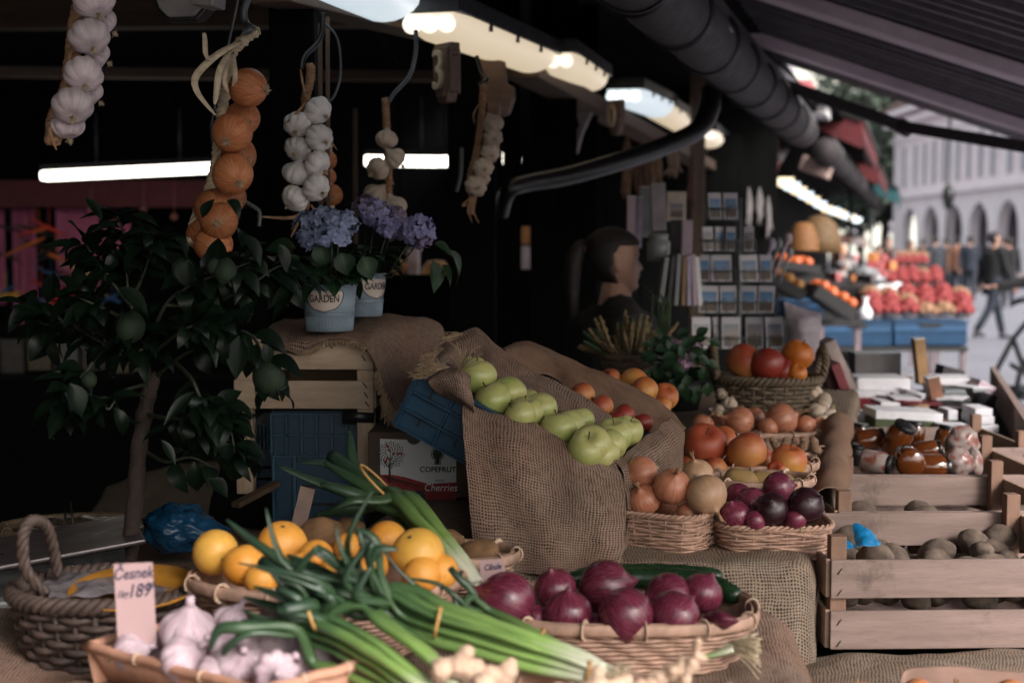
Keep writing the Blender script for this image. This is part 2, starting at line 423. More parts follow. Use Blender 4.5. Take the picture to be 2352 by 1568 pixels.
strip_light(1270, 122, 5.0, 1360, 178, 6.0, .165, WARM, 0.34, 'short warm strip light just beyond the long one')
strip_light(1432, 205, 6.3, 1515, 240, 7.4, .18, COOL, .40, 'cool white strip light beyond the two warm ones')
strip_light(1505, 240, 7.4, 1580, 285, 8.7, .17, WARM, .34, 'warm strip light touching the black bent pipe')
strip_light(1612, 300, 8.7, 1668, 342, 10.2, .18, WARM, .34, 'warm strip light right of the black bent pipe')
strip_light(1678, 325, 10.4, 1708, 345, 11.4, .17, COOL, .40, 'small cool strip light above the red awning')
for i in range(7):
    d = 13.2 + i * 1.5; s_ = i / 6.0
    strip_light(1797 + 100 * s_, 408 + 66 * s_, d, 1797 + 100 * (s_ + .05), 408 + 66 * (s_ + .05), d + .3, .2, COOL if i % 2 else WARM, 1.2, 'small far strip light in the chain beyond the red awning', group='far strip lights in a chain', clips=False)
for i in range(5):
    d = 25 + i * 2.2; s_ = i / 4.0
    strip_light(1912 + 52 * s_, 478 + 22 * s_, d, 1918 + 52 * s_, 482 + 22 * s_, d + .4, .22, WARM if i % 2 else COOL, 1.2, 'tiny farthest strip light at the end of the row', group='farthest strip lights', clips=False)
def neon(x0, y0, x1, y1, d, label, r=.029):
    t = empty('neon_tube', P(x0, y0, d), None, label, 'lamp'); A, B = V((0, 0, 0)), P(x1, y1, d) - P(x0, y0, d)
    em = bpy.data.materials.get('neon') or emit('neon', (1, .93, .82, 1), 3.2)
    m = MB(); m.tube([A, A + (B - A) * .03, A + (B - A) * .97, B], [r * .8, r, r, r * .8], 12); m.build('tube', em, t)
    m = MB(); m.bar(A + V((0, 0, r + .012)), B + V((0, 0, r + .012)), r * 1.6, .03); m.build('housing', BLACK, t, bevel=.002)
    m = MB()
    for k in (.3, .75):
        q = A + (B - A) * k; m.tube([q + V((0, 0, .04)), q + V((0, 0, .32))], .006, 6)
    build_each(m, 'hanger', GREYM, t)
neon(95, 404, 520, 384, 7.6, 'long neon tube glowing behind the onion braid at left')
neon(838, 369, 1012, 371, 7.2, 'neon tube behind the small pale garlic braid')
neon(1010, 371, 1195, 361, 7.2, 'neon tube behind the far garlic braid')
# ------------------------------------------------ awning roll with straps
def roll(s0, s1, off, z, r, label, rings=True, mat=ROLLER, X0=-.78):
    A, B = along(X0, s0, off, z), along(X0, s1, off, z + .03)
    t = empty('awning_roll', A, None, label, 'awning roll'); D = B - A; n = 30
    m = MB(); m.tube([D * (i / n) + V((0, 0, .004 * math.sin(i * 1.7))) for i in range(n + 1)], [r * (1 + .02 * math.sin(i * 2.3)) for i in range(n + 1)], 24); m.build('roll', mat, t)
    if rings:
        k = int((s1 - s0) / .62)
        for i in range(k):
            q = D * ((i + .5) / k); dn = D.normalized(); m = MB(); a = V((0, 0, 1)); b = dn.cross(a)
            m.tube([q + (a * math.cos(2 * PI * j / 28) + b * math.sin(2 * PI * j / 28)) * r * 1.02 for j in range(28)], .011, 6, closed=True); m.build('strap', BLACK, t)
    m = MB(); up = V((OUT.x * .55, OUT.y * .55, .85)).normalized() * r
    m.bar(up * 1.05, D + up * 1.05, .03, .035); m.build('rail', BLACKM, t)
    return t
roll(2.7, 9.1, .11, 2.20, .098, 'plum coloured awning roll tied with black straps, running away overhead', X0=-.80)
roll(11.4, 30, .11, 2.26, .10, 'far dark awning roll beyond the red awning', X0=-.80)
# bent black pipe under the roll
m = MB(); pts = cr([P(1632, 215, 5.5), P(1628, 250, 5.4), P(1600, 300, 5.3), P(1520, 338, 5.2), P(1420, 372, 5.05), P(1300, 405, 4.9), P(1215, 420, 4.8), P(1176, 432, 4.75), P(1160, 455, 4.78), P(1152, 490, 4.85)], 60)
m.tube(pts, [px(25, 5.4) if i < 12 else max(px(14, 4.8), px(24 - (i - 12) * .15, 5)) for i in range(60)], 14)
o = m.build('bent_pipe', BLACKM); tag(o, 'thick black pipe bending down from the awning roll to the left', 'pipe')
# ------------------------------------------------ big awning over the walkway
A0 = along(-.62, 8.0, .18, 2.46)
SL = (OUT * 1.0 + V((0, 0, -.36)))
def awn_pt(s, u, lift=0): return along(-.62, s, .18, 2.46) + SL * u + V((0, 0, lift))
awt = empty('big_awning', awn_pt(0, 0), None, 'large plum awning with folded slats sloping over the walkway', 'awning')
base = awn_pt(0, 0)
def put_awn(mb, name, mat, **k): return mb.build(name, mat, awt, **k)
m = MB(); nr = 150; rows = []
for i in range(nr + 1):
    s = 1.0 + 7.0 * i / nr; rows.append([awn_pt(s, u, .018 * (1 if i % 2 else -1) + .05 + .02 * math.sin(u * 3 + s)) - base for u in (-.42, 0, .4, .8, 1.2, 1.5)])
m.surf(rows); put_awn(m, 'cloth', AWN, smooth=False, thick=.004)
m = MB()
for i in range(40):
    s = 1.0 + i * .165 + .03 * math.sin(i * 5.1)
    m.bar(awn_pt(s, -.4, -.02) - base, awn_pt(s + .03 * math.sin(i), 1.5, -.02) - base, .022 + .012 * (i % 3), .03, (0, 0, 1))
put_awn(m, 'slat', AWD, smooth=False)
for s_, wd in ((3.3, .12), (5.3, .15), (7.0, .16)):
    m = MB(); m.bar(awn_pt(s_, -.4, -.06) - base, awn_pt(s_, 1.5, -.07) - base, wd, .05); put_awn(m, 'beam', AWN, smooth=False, bevel=.005)
m = MB()
for k in range(5): m.bar(awn_pt(7.62 + k * .075, -.4, -.03) - base, awn_pt(7.62 + k * .075, 1.5, -.03) - base, .05, .03)
put_awn(m, 'edge_slat', AWD, smooth=False)
# folding arm
m = MB(); m.bar(P(1755, 178, 7.2), P(2078, 292, 7.0), .045, .06); m.bar(P(2070, 290, 7.0), P(2420, 348, 6.3), .04, .055); m.tube([P(2066, 288, 7.02), P(2090, 300, 6.98)], .04, 12)
o = m.build('folding_arm', ROLLER, awt, bevel=.006); o.location = -base
m = MB(); q = [P(1640 + i * 5.5, 55 + i * 4.6 , 5.6 + i * .08) for i in range(34)]
m.tube(cr(q, 100), [px(26, 5.6) * (1 + .1 * (i % 2)) for i in range(100)], 12); o = m.build('corrugated_hose', AWD); tag(o, 'dark corrugated hose tucked under the awning', 'hose')
for k, (xa, xb) in enumerate(((1560, 1640), (1590, 1668))):
    m = MB(); m.tube(cr([P(xa, -20, 4.2), P(xa + 30 + 10 * k, 40, 4.3), P(xb - 10 + 20 * k, 70, 4.5), P(xb - 8, 105, 4.9)], 24), px(6, 4.3), 8); o = m.build('cable', GREYM); tag(o, ('left' if k == 0 else 'right') + ' grey cable looping over the top of the awning roll', 'cable')
# ------------------------------------------------ kiosks beyond
def kiosk(s0, s1, z0, z1, col, label, X0=-.8, off=.2, dep=1.4):
    "awning block: sloping cloth roof and front flap"
    b = along(X0, s0, off, z0); t = empty('kiosk_awning', b, None, label, 'awning')
    a = [along(X0, s0, off - dep, z1) - b, along(X0, s0, off, z0) - b, along(X0, s1, off, z0) - b, along(X0, s1, off - dep, z1) - b]
    m = MB(); m.surf([[a[0], a[1]], [a[3], a[2]]]); m.build('roof', col, t, smooth=False, thick=.03)
    m = MB(); n = 24; rows = []
    for i in range(n + 1):
        q = a[1] + (a[2] - a[1]) * (i / n); rows.append([q, q + V((0, 0, -.17 - .03 * abs(math.sin(i * .9))))])
    m.surf(rows); m.build('valance', col, t, thick=.006)
    m = MB(); m.surf([[a[0], a[1]], [a[0] + V((0, 0, -.2)), a[1] + V((0, 0, -.22))]]); m.build('side_flap', col, t, smooth=False, thick=.006)
    m = MB(); m.bar(a[1] + V((0, 0, .02)), a[2] + V((0, 0, .02)), .05, .04); m.build('rail', BLACKM, t)
    m = MB(); m.bar(a[0] + V((0, 0, .03)), a[1] + V((0, 0, .03)), .06, .06); m.build('edge_rail', BLACKM, t)
    return t
# near dark red box awning at the end of the roll
t = empty('kiosk_awning', P(1700, 380, 9.9), None, 'dark red boxed awning with scalloped flap at the end of the roll', 'awning'); b_ = P(1700, 380, 9.9)
m = MB(); rows = []
for i in range(25):
    xx = 1618 + 172 * i / 24; y1 = 412 + (24 * math.sin(PI * i / 24) if i > 2 else 0) + 4 * math.sin(i * 1.4)
    rows.append([P(xx + (10 if i < 2 else 0), 372, 9.9) - b_, P(xx + 10 - 14 * i / 24, 400, 9.9) - b_, P(xx + 14 - 26 * i / 24, y1, 9.92) - b_])
m.surf(rows); m.build('valance', REDP, t, thick=.01)
m = MB(); m.surf([[P(1612, 370, 9.9) - b_, P(1795, 368, 9.9) - b_], [P(1640, 345, 12.4) - b_, P(1812, 342, 12.4) - b_]]); m.build('roof', ROLLER, t, smooth=False, thick=.04)
kiosk(12.5, 17.5, 2.56, 3.0, REDP, 'sloping bright red awning with black edge beyond the boxed red one', X0=-.8, off=.35, dep=1.0)
kiosk(18.5, 24, 2.5, 2.9, REDP, 'farther red awning, second in the row beyond', X0=-.8, off=.35, dep=1.0)
kiosk(25, 31, 2.45, 2.9, plain('teal_awning', (.01, .07, .08), .7), 'small teal awning far down the row', X0=-.8, off=.5, dep=1.0)
t = MB(); a = P(1838, 250, 10.8); t.box(a, (px(130, 10.8), .5, px(40, 10.8)), Euler((0, .03, YAW)).to_matrix()); o = t.build('white_signboard', WHITE, bevel=.01); tag(o, 'bright white panel above the far stalls under the awning arm', 'panel')
t = MB(); a = P(1812, 205, 11.4); t.box(a, (px(110, 11.4), .4, px(32, 11.4)), Euler((0, .05, YAW)).to_matrix()); o = t.build('red_signboard', plain('faded_red', (.42, .12, .13), .7), bevel=.01); tag(o, 'faded red panel above the bright white one', 'panel')
t = MB(); a = P(1780, 300, 10.5); t.box(a, (px(14, 10.5), .05, px(150, 10.5))); o = t.build('red_upright', REDP, bevel=.004); tag(o, 'narrow red upright left of the bright white panel', 'post')
t = MB(); a = P(1875, 385, 11.6); t.box(a, (px(70, 11.6), .3, px(34, 11.6)), Euler((0, .35, YAW)).to_matrix()); o = t.build('peach_signboard', plain('peach_board', (.45, .32, .28), .7), bevel=.01); tag(o, 'peach board at the end of the awning roll', 'panel')
t = MB()
for i in range(8):
    a = along(-.8, 12 + i * 2.6, -1.0, 1.35); t.box(a, (.05, 2.62, 2.7), Euler((0, 0, YAW)).to_matrix())
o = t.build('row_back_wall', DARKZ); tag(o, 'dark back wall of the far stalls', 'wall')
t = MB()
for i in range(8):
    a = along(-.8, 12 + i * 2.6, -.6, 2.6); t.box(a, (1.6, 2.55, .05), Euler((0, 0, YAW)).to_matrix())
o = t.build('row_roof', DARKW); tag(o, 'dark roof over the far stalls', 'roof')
# globe street lamps
GL = plain('opal_glass', (.85, .85, .88), .3, .02); gle = emit('opal_glow', (.95, .95, 1, 1), .9)
for x, y, d, lb in ((1955, 390, 27, 'white globe street lamp, upper left one above the row'), (2004, 443, 36, 'white globe street lamp, lower right one near the trees')):
    c = P(x, y, d); t = empty('street_lamp', (c.x, c.y, 0), None, lb, 'street lamp')
    m = MB(); m.blob(lambda th, ph: (math.sin(th) * math.cos(ph) * .17, math.sin(th) * math.sin(ph) * .17, math.cos(th) * .14), 10, 16, Matrix.Translation((0, 0, c.z))); m.build('globe', gle, t)
    m = MB(); m.tube([(0, 0, 0), (0, 0, .5), (0, 0, c.z - .12)], [.07, .045, .03], 10); m.build('pole', BLACKM, t)
c = P(2176, 560, 46); t = empty('street_lamp', (c.x, c.y, 0), None, 'tall dark lantern post before the arcaded facade', 'street lamp')
m = MB(); m.tube([(0, 0, 0), (0, 0, 1), (0, 0, 6.4)], [.12, .07, .05], 10); m.build('pole', BLACKM, t)
m = MB(); m.lathe([(.02, 3.5), (.16, 3.35), (.22, 3.1), (.12, 2.7), (.03, 2.65)], 8); m.build('lantern', BLACKM, t)
# ------------------------------------------------ arcaded facade
def facade():
    X = 22.8; t = empty('arcaded_building', (X, 75, 0), None, 'pale lilac building with arcade arches and tall shuttered windows', 'building')
    O = V((X, 75, 0))
    ac = [60.9, 64.95, 69, 72.9, 76.9, 81]
    y0, y1 = 57.5, 84.5; m = MB()
    # wall with arch openings, built bay by bay
    def quad(pts): m.add([V((0, p[0] - 75, p[1])) for p in pts], [(0, 1, 2, 3)])
    edges = [y0] + [(a + b) / 2 for a, b in zip(ac, ac[1:])] + [y1]
    hw, sp_, zt = 1.4, 2.15, 4.1
    for i, c in enumerate(ac):
        e0, e1 = edges[i], edges[i + 1]
        quad([(e0, 0), (c - hw, 0), (c - hw, sp_), (e0, sp_)]); quad([(c + hw, 0), (e1, 0), (e1, sp_), (c + hw, sp_)])
        n = 12
        for k in range(n):
            a0, a1 = PI - PI * k / n, PI - PI * (k + 1) / n
            pa, pb = (c + hw * math.cos(a0), sp_ + hw * math.sin(a0)), (c + hw * math.cos(a1), sp_ + hw * math.sin(a1))
            quad([pa, pb, (pb[0], zt), (pa[0], zt)])
        quad([(e0, sp_), (c - hw, sp_), (c - hw, zt), (e0, zt)]); quad([(c + hw, sp_), (e1, sp_), (e1, zt), (c + hw, zt)])
    quad([(y0, zt), (y1, zt), (y1, 9.2), (y0, 9.2)])
    m.build('wall', LAVW, t, smooth=False, thick=.5)
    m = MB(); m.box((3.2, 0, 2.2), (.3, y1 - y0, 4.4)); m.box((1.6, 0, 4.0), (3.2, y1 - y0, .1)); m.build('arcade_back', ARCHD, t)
    m = MB(); m.box((-.4, (y0 + y1) / 2 - 75, 4.25), (.35, y1 - y0, .25)); m.box((-.55, (y0 + y1) / 2 - 75, 8.4), (.7, y1 - y0, .3)); m.box((-.75, (y0 + y1) / 2 - 75, 8.9), (1.1, y1 - y0, .25)); m.box((-.33, (y0 + y1) / 2 - 75, 7.5), (.2, y1 - y0, .16)); m.build('cornice', LAVW, t)
    k = 0; y = 59.3
    while y < 83:
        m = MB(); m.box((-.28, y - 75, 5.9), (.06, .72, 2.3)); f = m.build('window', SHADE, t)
        m = MB(); m.box((-.3, y - 75 - .45, 5.9), (.1, .16, 2.5)); m.box((-.3, y - 75 + .45, 5.9), (.1, .16, 2.5)); m.build('frame', LAVW, f)
        k += 1; y += 1.75 if k % 4 else 2.3
    m = MB(); m.surf([[V((-1.2, y0 - 75, 9.1)), V((-1.2, y1 - 75, 9.1))], [V((5, y0 - 75, 13)), V((5, y1 - 75, 13))]]); m.build('roof', plain('roof_tile', (.2, .1, .08), .8), t, thick=.2)
facade()
t = empty('beige_building', (22, 50, 0), None, 'beige stone building at the right edge with grey base', 'building')
m = MB(); m.box((3.2, 0, 6.5), (6, 14.6, 13)); m.build('wall', BEIGE, t)
m = MB(); m.box((3.1, 0, 1.2), (6.1, 14.7, 2.4)); m.build('base_course', plain('grey_base', (.19, .2, .25), .8), t)
m = MB()
for k in range(6): m.box((.16, -6 + k * 2.4, 5.2), (.1, 1.1, 2.2))
build_each(m, 'window', SHADE, t)
# pale apartment block behind the trees
t = empty('apartment_building', P(1950, 560, 150), None, 'pale greenish building far behind the trees', 'building'); t.location.z = 0
m = MB(); m.box((-2, 0, 12), (46, 10, 24)); m.build('wall', PALE, t)
m = MB()
for i in range(12):
    for j in range(5): m.box((-22 + i * 3.6, -5.02, 3.5 + j * 4), (1.3, .1, 1.9))
build_each(m, 'window', SHADE, t)
# trees
LEAFD = plain('tree_leaf', (.055, .075, .055), .6, .5, 3); BARK = plain('tree_bark', (.07, .055, .04), .9)
def tree(x, d, h, r, lab, seed, n=4200):
    c = P(x, 560, d); t = empty('street_tree', (c.x, c.y, 0), None, lab, 'tree', 'trees beyond the market'); rr = random.Random(seed)
    m = MB(); m.tube([(0, 0, 0), (.1, 0, h * .3), (0, .1, h * .6), (.1, 0, h * .85)], [.3, .24, .15, .05], 8)
    lobes = [(V((rr.uniform(-.6, .6) * r, rr.uniform(-.6, .6) * r, h * rr.uniform(.35, .9))), r * rr.uniform(.35, .6)) for _ in range(11)]
    for q, s in lobes: m.tube([(0, 0, h * .3), q * .6 + V((0, 0, h * .15)), q], [.12, .07, .03], 5)
    m.build('trunk', BARK, t)
    m = MB()
    for _ in range(n):
        q, s = rr.choice(lobes); dv = V((rr.gauss(0, 1), rr.gauss(0, 1), rr.gauss(0, 1))).normalized() * s * rr.uniform(.5, 1.05); p = q + dv
        a = V((rr.gauss(0, 1), rr.gauss(0, 1), rr.gauss(0, 1))).normalized(); b = a.orthogonal().normalized(); c2 = a.cross(b); sz = rr.uniform(.18, .42)
        m.add([p - b * sz, p + c2 * sz * .6, p + b * sz, p - c2 * sz * .6], [(0, 1, 2, 3)])
    m.build('crown', LEAFD, t, smooth=False)
tree(1915, 88, 10, 3.0, 'leafy street tree left of the arcaded facade, smallest of three', 3)
tree(1975, 92, 13, 4.2, 'tall dark street tree beside the arcaded facade, middle one', 5, 5200)
tree(2030, 88, 11.5, 3.0, 'dark street tree touching the arcaded facade', 9)
# ================================================ produce
GOLD = peel('golden_onion_skin', (.62, .27, .12), (.44, .14, .05), (.20, .055, .02), .42, 7, spec=.3, fine=.75)
TAN = peel('tan_onion_skin', (.58, .25, .15), (.42, .15, .08), (.26, .07, .035), .3, 6, spec=.5)
PALEO = peel('pale_onion_skin', (.60, .40, .25), (.50, .28, .16), (.36, .15, .08), .4, 6)
REDO = peel('red_onion_skin', (.19, .028, .058), (.085, .010, .026), (.28, .07, .11), .22, 6, spec=.55, fine=.8)
REDDK = peel('dark_onion_skin', (.035, .008, .014), (.02, .005, .009), (.05, .02, .025), .25, 8, spec=.5)
GARW = peel('white_garlic_skin', (.84, .82, .80), (.70, .67, .64), (.52, .46, .42), .5, 7, spec=.3, fine=.35)
GARP = peel('pink_garlic_skin', (.68, .58, .60), (.50, .36, .41), (.30, .15, .21), .5, 8, spec=.3, fine=.8)
GARL = peel('mauve_garlic_skin', (.70, .62, .63), (.55, .46, .48), (.36, .26, .29), .5, 7, spec=.3, fine=.4)
GARB = peel('beige_garlic_skin', (.58, .48, .38), (.46, .36, .27), (.32, .2, .14), .5, 7, spec=.3, fine=.45)
STRAW = plain('dry_straw', (.60, .50, .34), .8, .3, 60)
STRAWD = plain('brown_straw', (.30, .17, .09), .8, .3, 60)
ROOT = plain('onion_root', (.52, .42, .28), .9, .3, 90)
APG = fruit('green_apple_skin', (.33, .37, .11), (.44, .42, .16), (.25, .27, .08), .33)
APR = fruit('peach_red_skin', (.50, .20, .06), (.33, .055, .025), (.42, .2, .08), .48)
APO = fruit('orange_yellow_skin', (.56, .26, .06), (.42, .10, .03), (.45, .2, .06), .48)
RED = fruit('red_fruit_skin', (.28, .035, .02), (.20, .02, .014), (.3, .08, .04), .42)
ORA = fruit('orange_peel', (.75, .29, .035), (.80, .36, .06), None, .42, pore=420)
LEM = fruit('lemon_peel', (.70, .34, .05), (.74, .40, .07), None, .42, pore=380)
ORD = fruit('dull_orange_peel', (.55, .18, .02), (.45, .12, .015), None, .42, pore=400)
GRN = fruit('green_lemon_peel', (.007, .018, .006), (.009, .022, .007), None, .75, pore=500)
POT = plain('potato_skin', (.22, .16, .11), .9, .35, 30, .5, .002)
POTD = plain('dusty_potato_skin', (.12, .088, .066), .95, .45, 30, .5, .002)
KIW = plain('brown_root_skin', (.19, .10, .045), .85, .3, 40, .4, .001)
GING = plain('ginger_skin', (.50, .35, .25), .75, .3, 26, .7, .003)
STEM = plain('fruit_stem', (.06, .04, .02), .8)
CUC = plain('cucumber_skin', (.012, .035, .014), .3, .35, 50, .4, .001)
WALN = plain('walnut_shell', (.22, .13, .08), .8, .3, 80, .6, .002)

def W3(v): return V((v[0], -v[2], v[1]))     # (right, up, towards camera) -> world
MESHES = {}
def base_mesh(kind, var=0):
    k = (kind, var)
    if k in MESHES: return MESHES[k]
    R = .04; rr = random.Random(var * 31 + len(kind)); ph = rr.uniform(0, 9)
    def wob(t, a, s=.03): return 1 + s * math.sin(2 * a + ph) * math.sin(t) + s * .6 * math.sin(3 * a + ph * 2) * math.sin(t)
    m = MB()
    if kind == 'apple':
        def fn(t, a):
            r = R * math.sin(t) ** .92 * wob(t, a, .02) * (1 - .07 * math.cos(t + .3) * -1 * .0 + .05 * math.cos(t))
            z = R * (.92 * math.cos(t) - .22 * math.exp(-(t / .27) ** 2) + .13 * math.exp(-((PI - t) / .33) ** 2))
            if t > 2.4: r *= 1 + .03 * math.cos(5 * a) * (t - 2.4)
            return (r * math.cos(a), r * math.sin(a), z)
        m.blob(fn, 26, 32)
    elif kind == 'onion':
        tall = .84 + .12 * rr.random()
        def fn(t, a):
            r = R * math.sin(t) * wob(t, a, .02); z = R * tall * math.cos(t)
            if t < .6: k = 1 - t / .6; z += R * .22 * k ** 2.6; r *= 1 - .30 * k * (1 - k) * 2; r = max(r, R * .085 * (1 + .3 * math.sin(5 * a)))
            if t > 2.75: z += R * .05 * (t - 2.75) / .4
            return (r * math.cos(a), r * math.sin(a), z)
        m.blob(fn, 30, 36)
    elif kind == 'garlic':
        nc = 8 + var % 3
        def fn(t, a):
            lob = abs(math.cos(nc * a / 2 + ph)) ** .5; g = (lob - .75) * .19 * math.sin(t) ** .8
            r = R * math.sin(t) ** .85 * (1 + g) * wob(t, a, .035); z = R * .80 * math.cos(t)
            if t < .8: k = 1 - t / .8; z += R * .36 * k ** 2.0; r *= 1 - .35 * k * (1 - k) * 2; r = max(r, R * .14)
            if t > 2.6: z += R * .16 * ((t - 2.6) / .54) ** 1.5
            return (r * math.cos(a), r * math.sin(a), z)
        m.blob(fn, 30, 64)
    elif kind == 'orange':
        m.blob(lambda t, a: (R * math.sin(t) * math.cos(a) * wob(t, a, .012), R * math.sin(t) * math.sin(a), R * (.96 * math.cos(t) - .05 * math.exp(-(t / .3) ** 2))), 22, 28)
    elif kind == 'lemon':
        def fn(t, a):
            r = R * math.sin(t) * wob(t, a, .03); z = R * 1.12 * math.cos(t)
            if t < .5: z += R * .22 * (1 - t / .5) ** 1.5
            if t > 2.7: z -= R * .1 * (t - 2.7) / .44
            return (r * math.cos(a), r * math.sin(a), z)
        m.blob(fn, 22, 26)
    elif kind == 'potato':
        sx, sy = rr.uniform(.8, .95), rr.uniform(.7, .85)
        def fn(t, a):
            p = V((math.sin(t) * math.cos(a) * sx, math.sin(t) * math.sin(a) * sy, math.cos(t) * 1.15))
            n = noise.noise(p * 1.3 + V((var * 3.1, 0, 0))); n2 = noise.noise(p * 3.5 + V((var, 5, 0)))
            return p * R * (1 + .16 * n + .05 * n2)
        m.blob(fn, 18, 22)
    MESHES[k] = m; return m
MC = {}
def body_mesh(kind, mat, var):
    k = (kind, mat.name, var)
    if k not in MC: MC[k] = base_mesh(kind, var).mesh(kind, mat)
    return MC[k]
def part_mesh(pk, mat):
    k = (pk, mat.name)
    if k in MC: return MC[k]
    m = MB(); R = .04; rr = random.Random(hash(pk) % 3 if False else len(pk))
    if pk == 'apple_stem': m.tube([(0, 0, R * .58), (.0005, 0, R * .8), (.003, .001, R * 1.1)], [.0012, .001, .0016], 6)
    elif pk == 'root_tuft':
        for i in range(46):
            a = rr.uniform(0, 2 * PI); q = rr.uniform(.1, 1.2); s = rr.uniform(.008, .019)
            m.tube([(math.cos(a) * .003 * q, math.sin(a) * .003 * q, -R * .82), (math.cos(a) * .006 * q, math.sin(a) * .006 * q, -R * .86 - s * .5), (math.cos(a + .5) * .012 * q, math.sin(a + .5) * .012 * q, -R * .86 - s * (1.1 - q * .5))], [.0009, .0008, .0004], 3)
    elif pk == 'neck':
        m.tube([(0, 0, R * 1.05), (.001, 0, R * 1.3), (.004, .002, R * 1.6)], [.0042, .0034, .0042], 7)
        for i in range(5): m.tube([(0, 0, R * 1.3), (rr.uniform(-.006, .006), rr.uniform(-.006, .006), R * 1.75)], [.002, .0004], 4)
    elif pk == 'cut_neck': m.tube([(0, 0, R * .9), (0, 0, R * 1.2), (.0015, 0, R * 1.38)], [.009, .0062, .006], 9)
    elif pk == 'calyx': m.blob(lambda t, a: (.0035 * math.sin(t) * math.cos(a) * (1 + .4 * math.cos(5 * a)), .0035 * math.sin(t) * math.sin(a) * (1 + .4 * math.cos(5 * a)), R * .9 + .0015 * math.cos(t)), 6, 20)
    elif pk == 'apple_calyx':
        for i in range(5):
            a = i * 1.257; m.tube([(math.cos(a) * .004, math.sin(a) * .004, -R * .74), (math.cos(a) * .0015, math.sin(a) * .0015, -R * .83)], [.0016, .0005], 4)
    MC[k] = m.mesh(pk, mat); return MC[k]
PARTS = {'apple': [('stem', 'apple_stem', STEM), ('calyx', 'apple_calyx', STEM)], 'onion': [('root_tuft', 'root_tuft', ROOT), ('neck', 'neck', STRAWD)], 'onion_plain': [('root_tuft', 'root_tuft', ROOT)], 'garlic': [('root_tuft', 'root_tuft', ROOT), ('cut_neck', 'cut_neck', GARP)], 'garlic_hung': [('root_tuft', 'root_tuft', ROOT)], 'orange': [('calyx', 'calyx', STEM)], 'lemon': [], 'potato': []}
cnt = [0]
def produce(kind, mat, x, y, r, d, up=None, label=None, cat=None, group=None, parent=None, squash=1, name=None, origin=None):
    cnt[0] += 1; base = kind.split('_')[0]; var = cnt[0] % 4
    if up is None: up = (rnd.uniform(-1, 1), rnd.uniform(.2, 1), rnd.uniform(-.5, .8))
    elif kind == 'apple': up = (up[0] + rnd.uniform(-.35, .35), up[1], up[2] + rnd.uniform(-.3, .3))
    q = W3(up).normalized().to_track_quat('Z', 'Y'); q = q @ Euler((0, 0, rnd.uniform(0, 6))).to_quaternion()
    me = body_mesh(base, mat, var); nm = name or {'potato': 'potato', 'lemon': 'lemon'}.get(base, base)
    pos = P(x, y, d)
    if origin is not None: pos = pos - origin
    o = link(nm, me, parent, pos); o.rotation_mode = 'QUATERNION'; o.rotation_quaternion = q
    s = px(r, d) / .04; o.scale = (s, s, s * squash)
    if label: tag(o, label, cat or base, group)
    if parent is None or True:
        for pn, pk, pm in PARTS.get(kind, PARTS[base]):
            c = link(pn, part_mesh(pk, pm), o)
    return o
def pile(items, kind, mat, desc, where, cat=None, group=None, default_up=None):
    "items: (x, y, r, d[, up[, mat]]) ; labels count from the left"
    order = sorted(range(len(items)), key=lambda i: items[i][0]); res = []
    for rank, i in enumerate(order):
        it = items[i]; mt = it[5] if len(it) > 5 and it[5] else mat
        dd = it[6] if len(it) > 6 else desc
        res.append(produce(kind, mt, *it[:4], up=it[4] if len(it) > 4 else default_up, label='%s, %s from the left %s' % (dd, ordn(rank), where), cat=cat or kind.split('_')[0], group=group))
    return res
# ------------------------------------------------ hanging braids
def braid_rope(m, pts, r, n=60, strands=3, turns=9):
    c = cr(pts, n)
    for k in range(strands):
        q = []
        for i, p in enumerate(c):
            t = (c[min(i + 1, n - 1)] - c[max(i - 1, 0)]).normalized(); a = t.orthogonal().normalized() if False else (V((0, 1, 0)) - t * t.y).normalized(); b = t.cross(a)
            ang = 2 * PI * (turns * i / n + k / strands); rr_ = r * (1 - .0 * i / n)
            q.append(p + (a * math.cos(ang) * .8 + b * math.sin(ang)) * rr_ * .75)
        m.tube(q, [r * .62 * (1 + .12 * math.sin(i * .9 + k)) for i in range(n)], 6)
def ribbon(m, pts, wd, n=14):
    c = cr(pts, n); rows = []
    for i, p in enumerate(c):
        f = i / (n - 1); wv = wd * .62 * (math.sin(PI * min(1, f * .85 + .12)) ** .7) ; t = (c[min(i + 1, n - 1)] - c[max(i - 1, 0)]).normalized()
        s = t.cross(V((math.sin(f * 3) * .6, -1, .3))).normalized()
        rows.append([p - s * wv, p + V((0, -.15 * wv, 0)), p + s * wv])
    m.surf(rows)
def garland(name, label, kind, mat, bulbs, rope, ropr, leaves, d, strawmat=STRAW, extra_roots=True, turns=9):
    o0 = P(*rope[0]); t = empty(name, o0, None, label, 'braid')
    pts = [P(*q) - o0 for q in rope]; m = MB(); braid_rope(m, pts, ropr, turns=turns); m.build('straw_braid', strawmat, t)
    if leaves:
        m = MB()
        for lf, wd in leaves: ribbon(m, [P(*q) - o0 for q in lf], wd)
        build_each(m, 'dry_leaf', strawmat, t, thick=.0006)
    for b in bulbs:
        produce(kind, mat, b[0], b[1], b[2], b[3] if len(b) > 3 else d, up=b[4] if len(b) > 4 else (-.2, .3, -1), parent=t, origin=o0, name='bulb')
    return t
hg = 'garlic_hung'
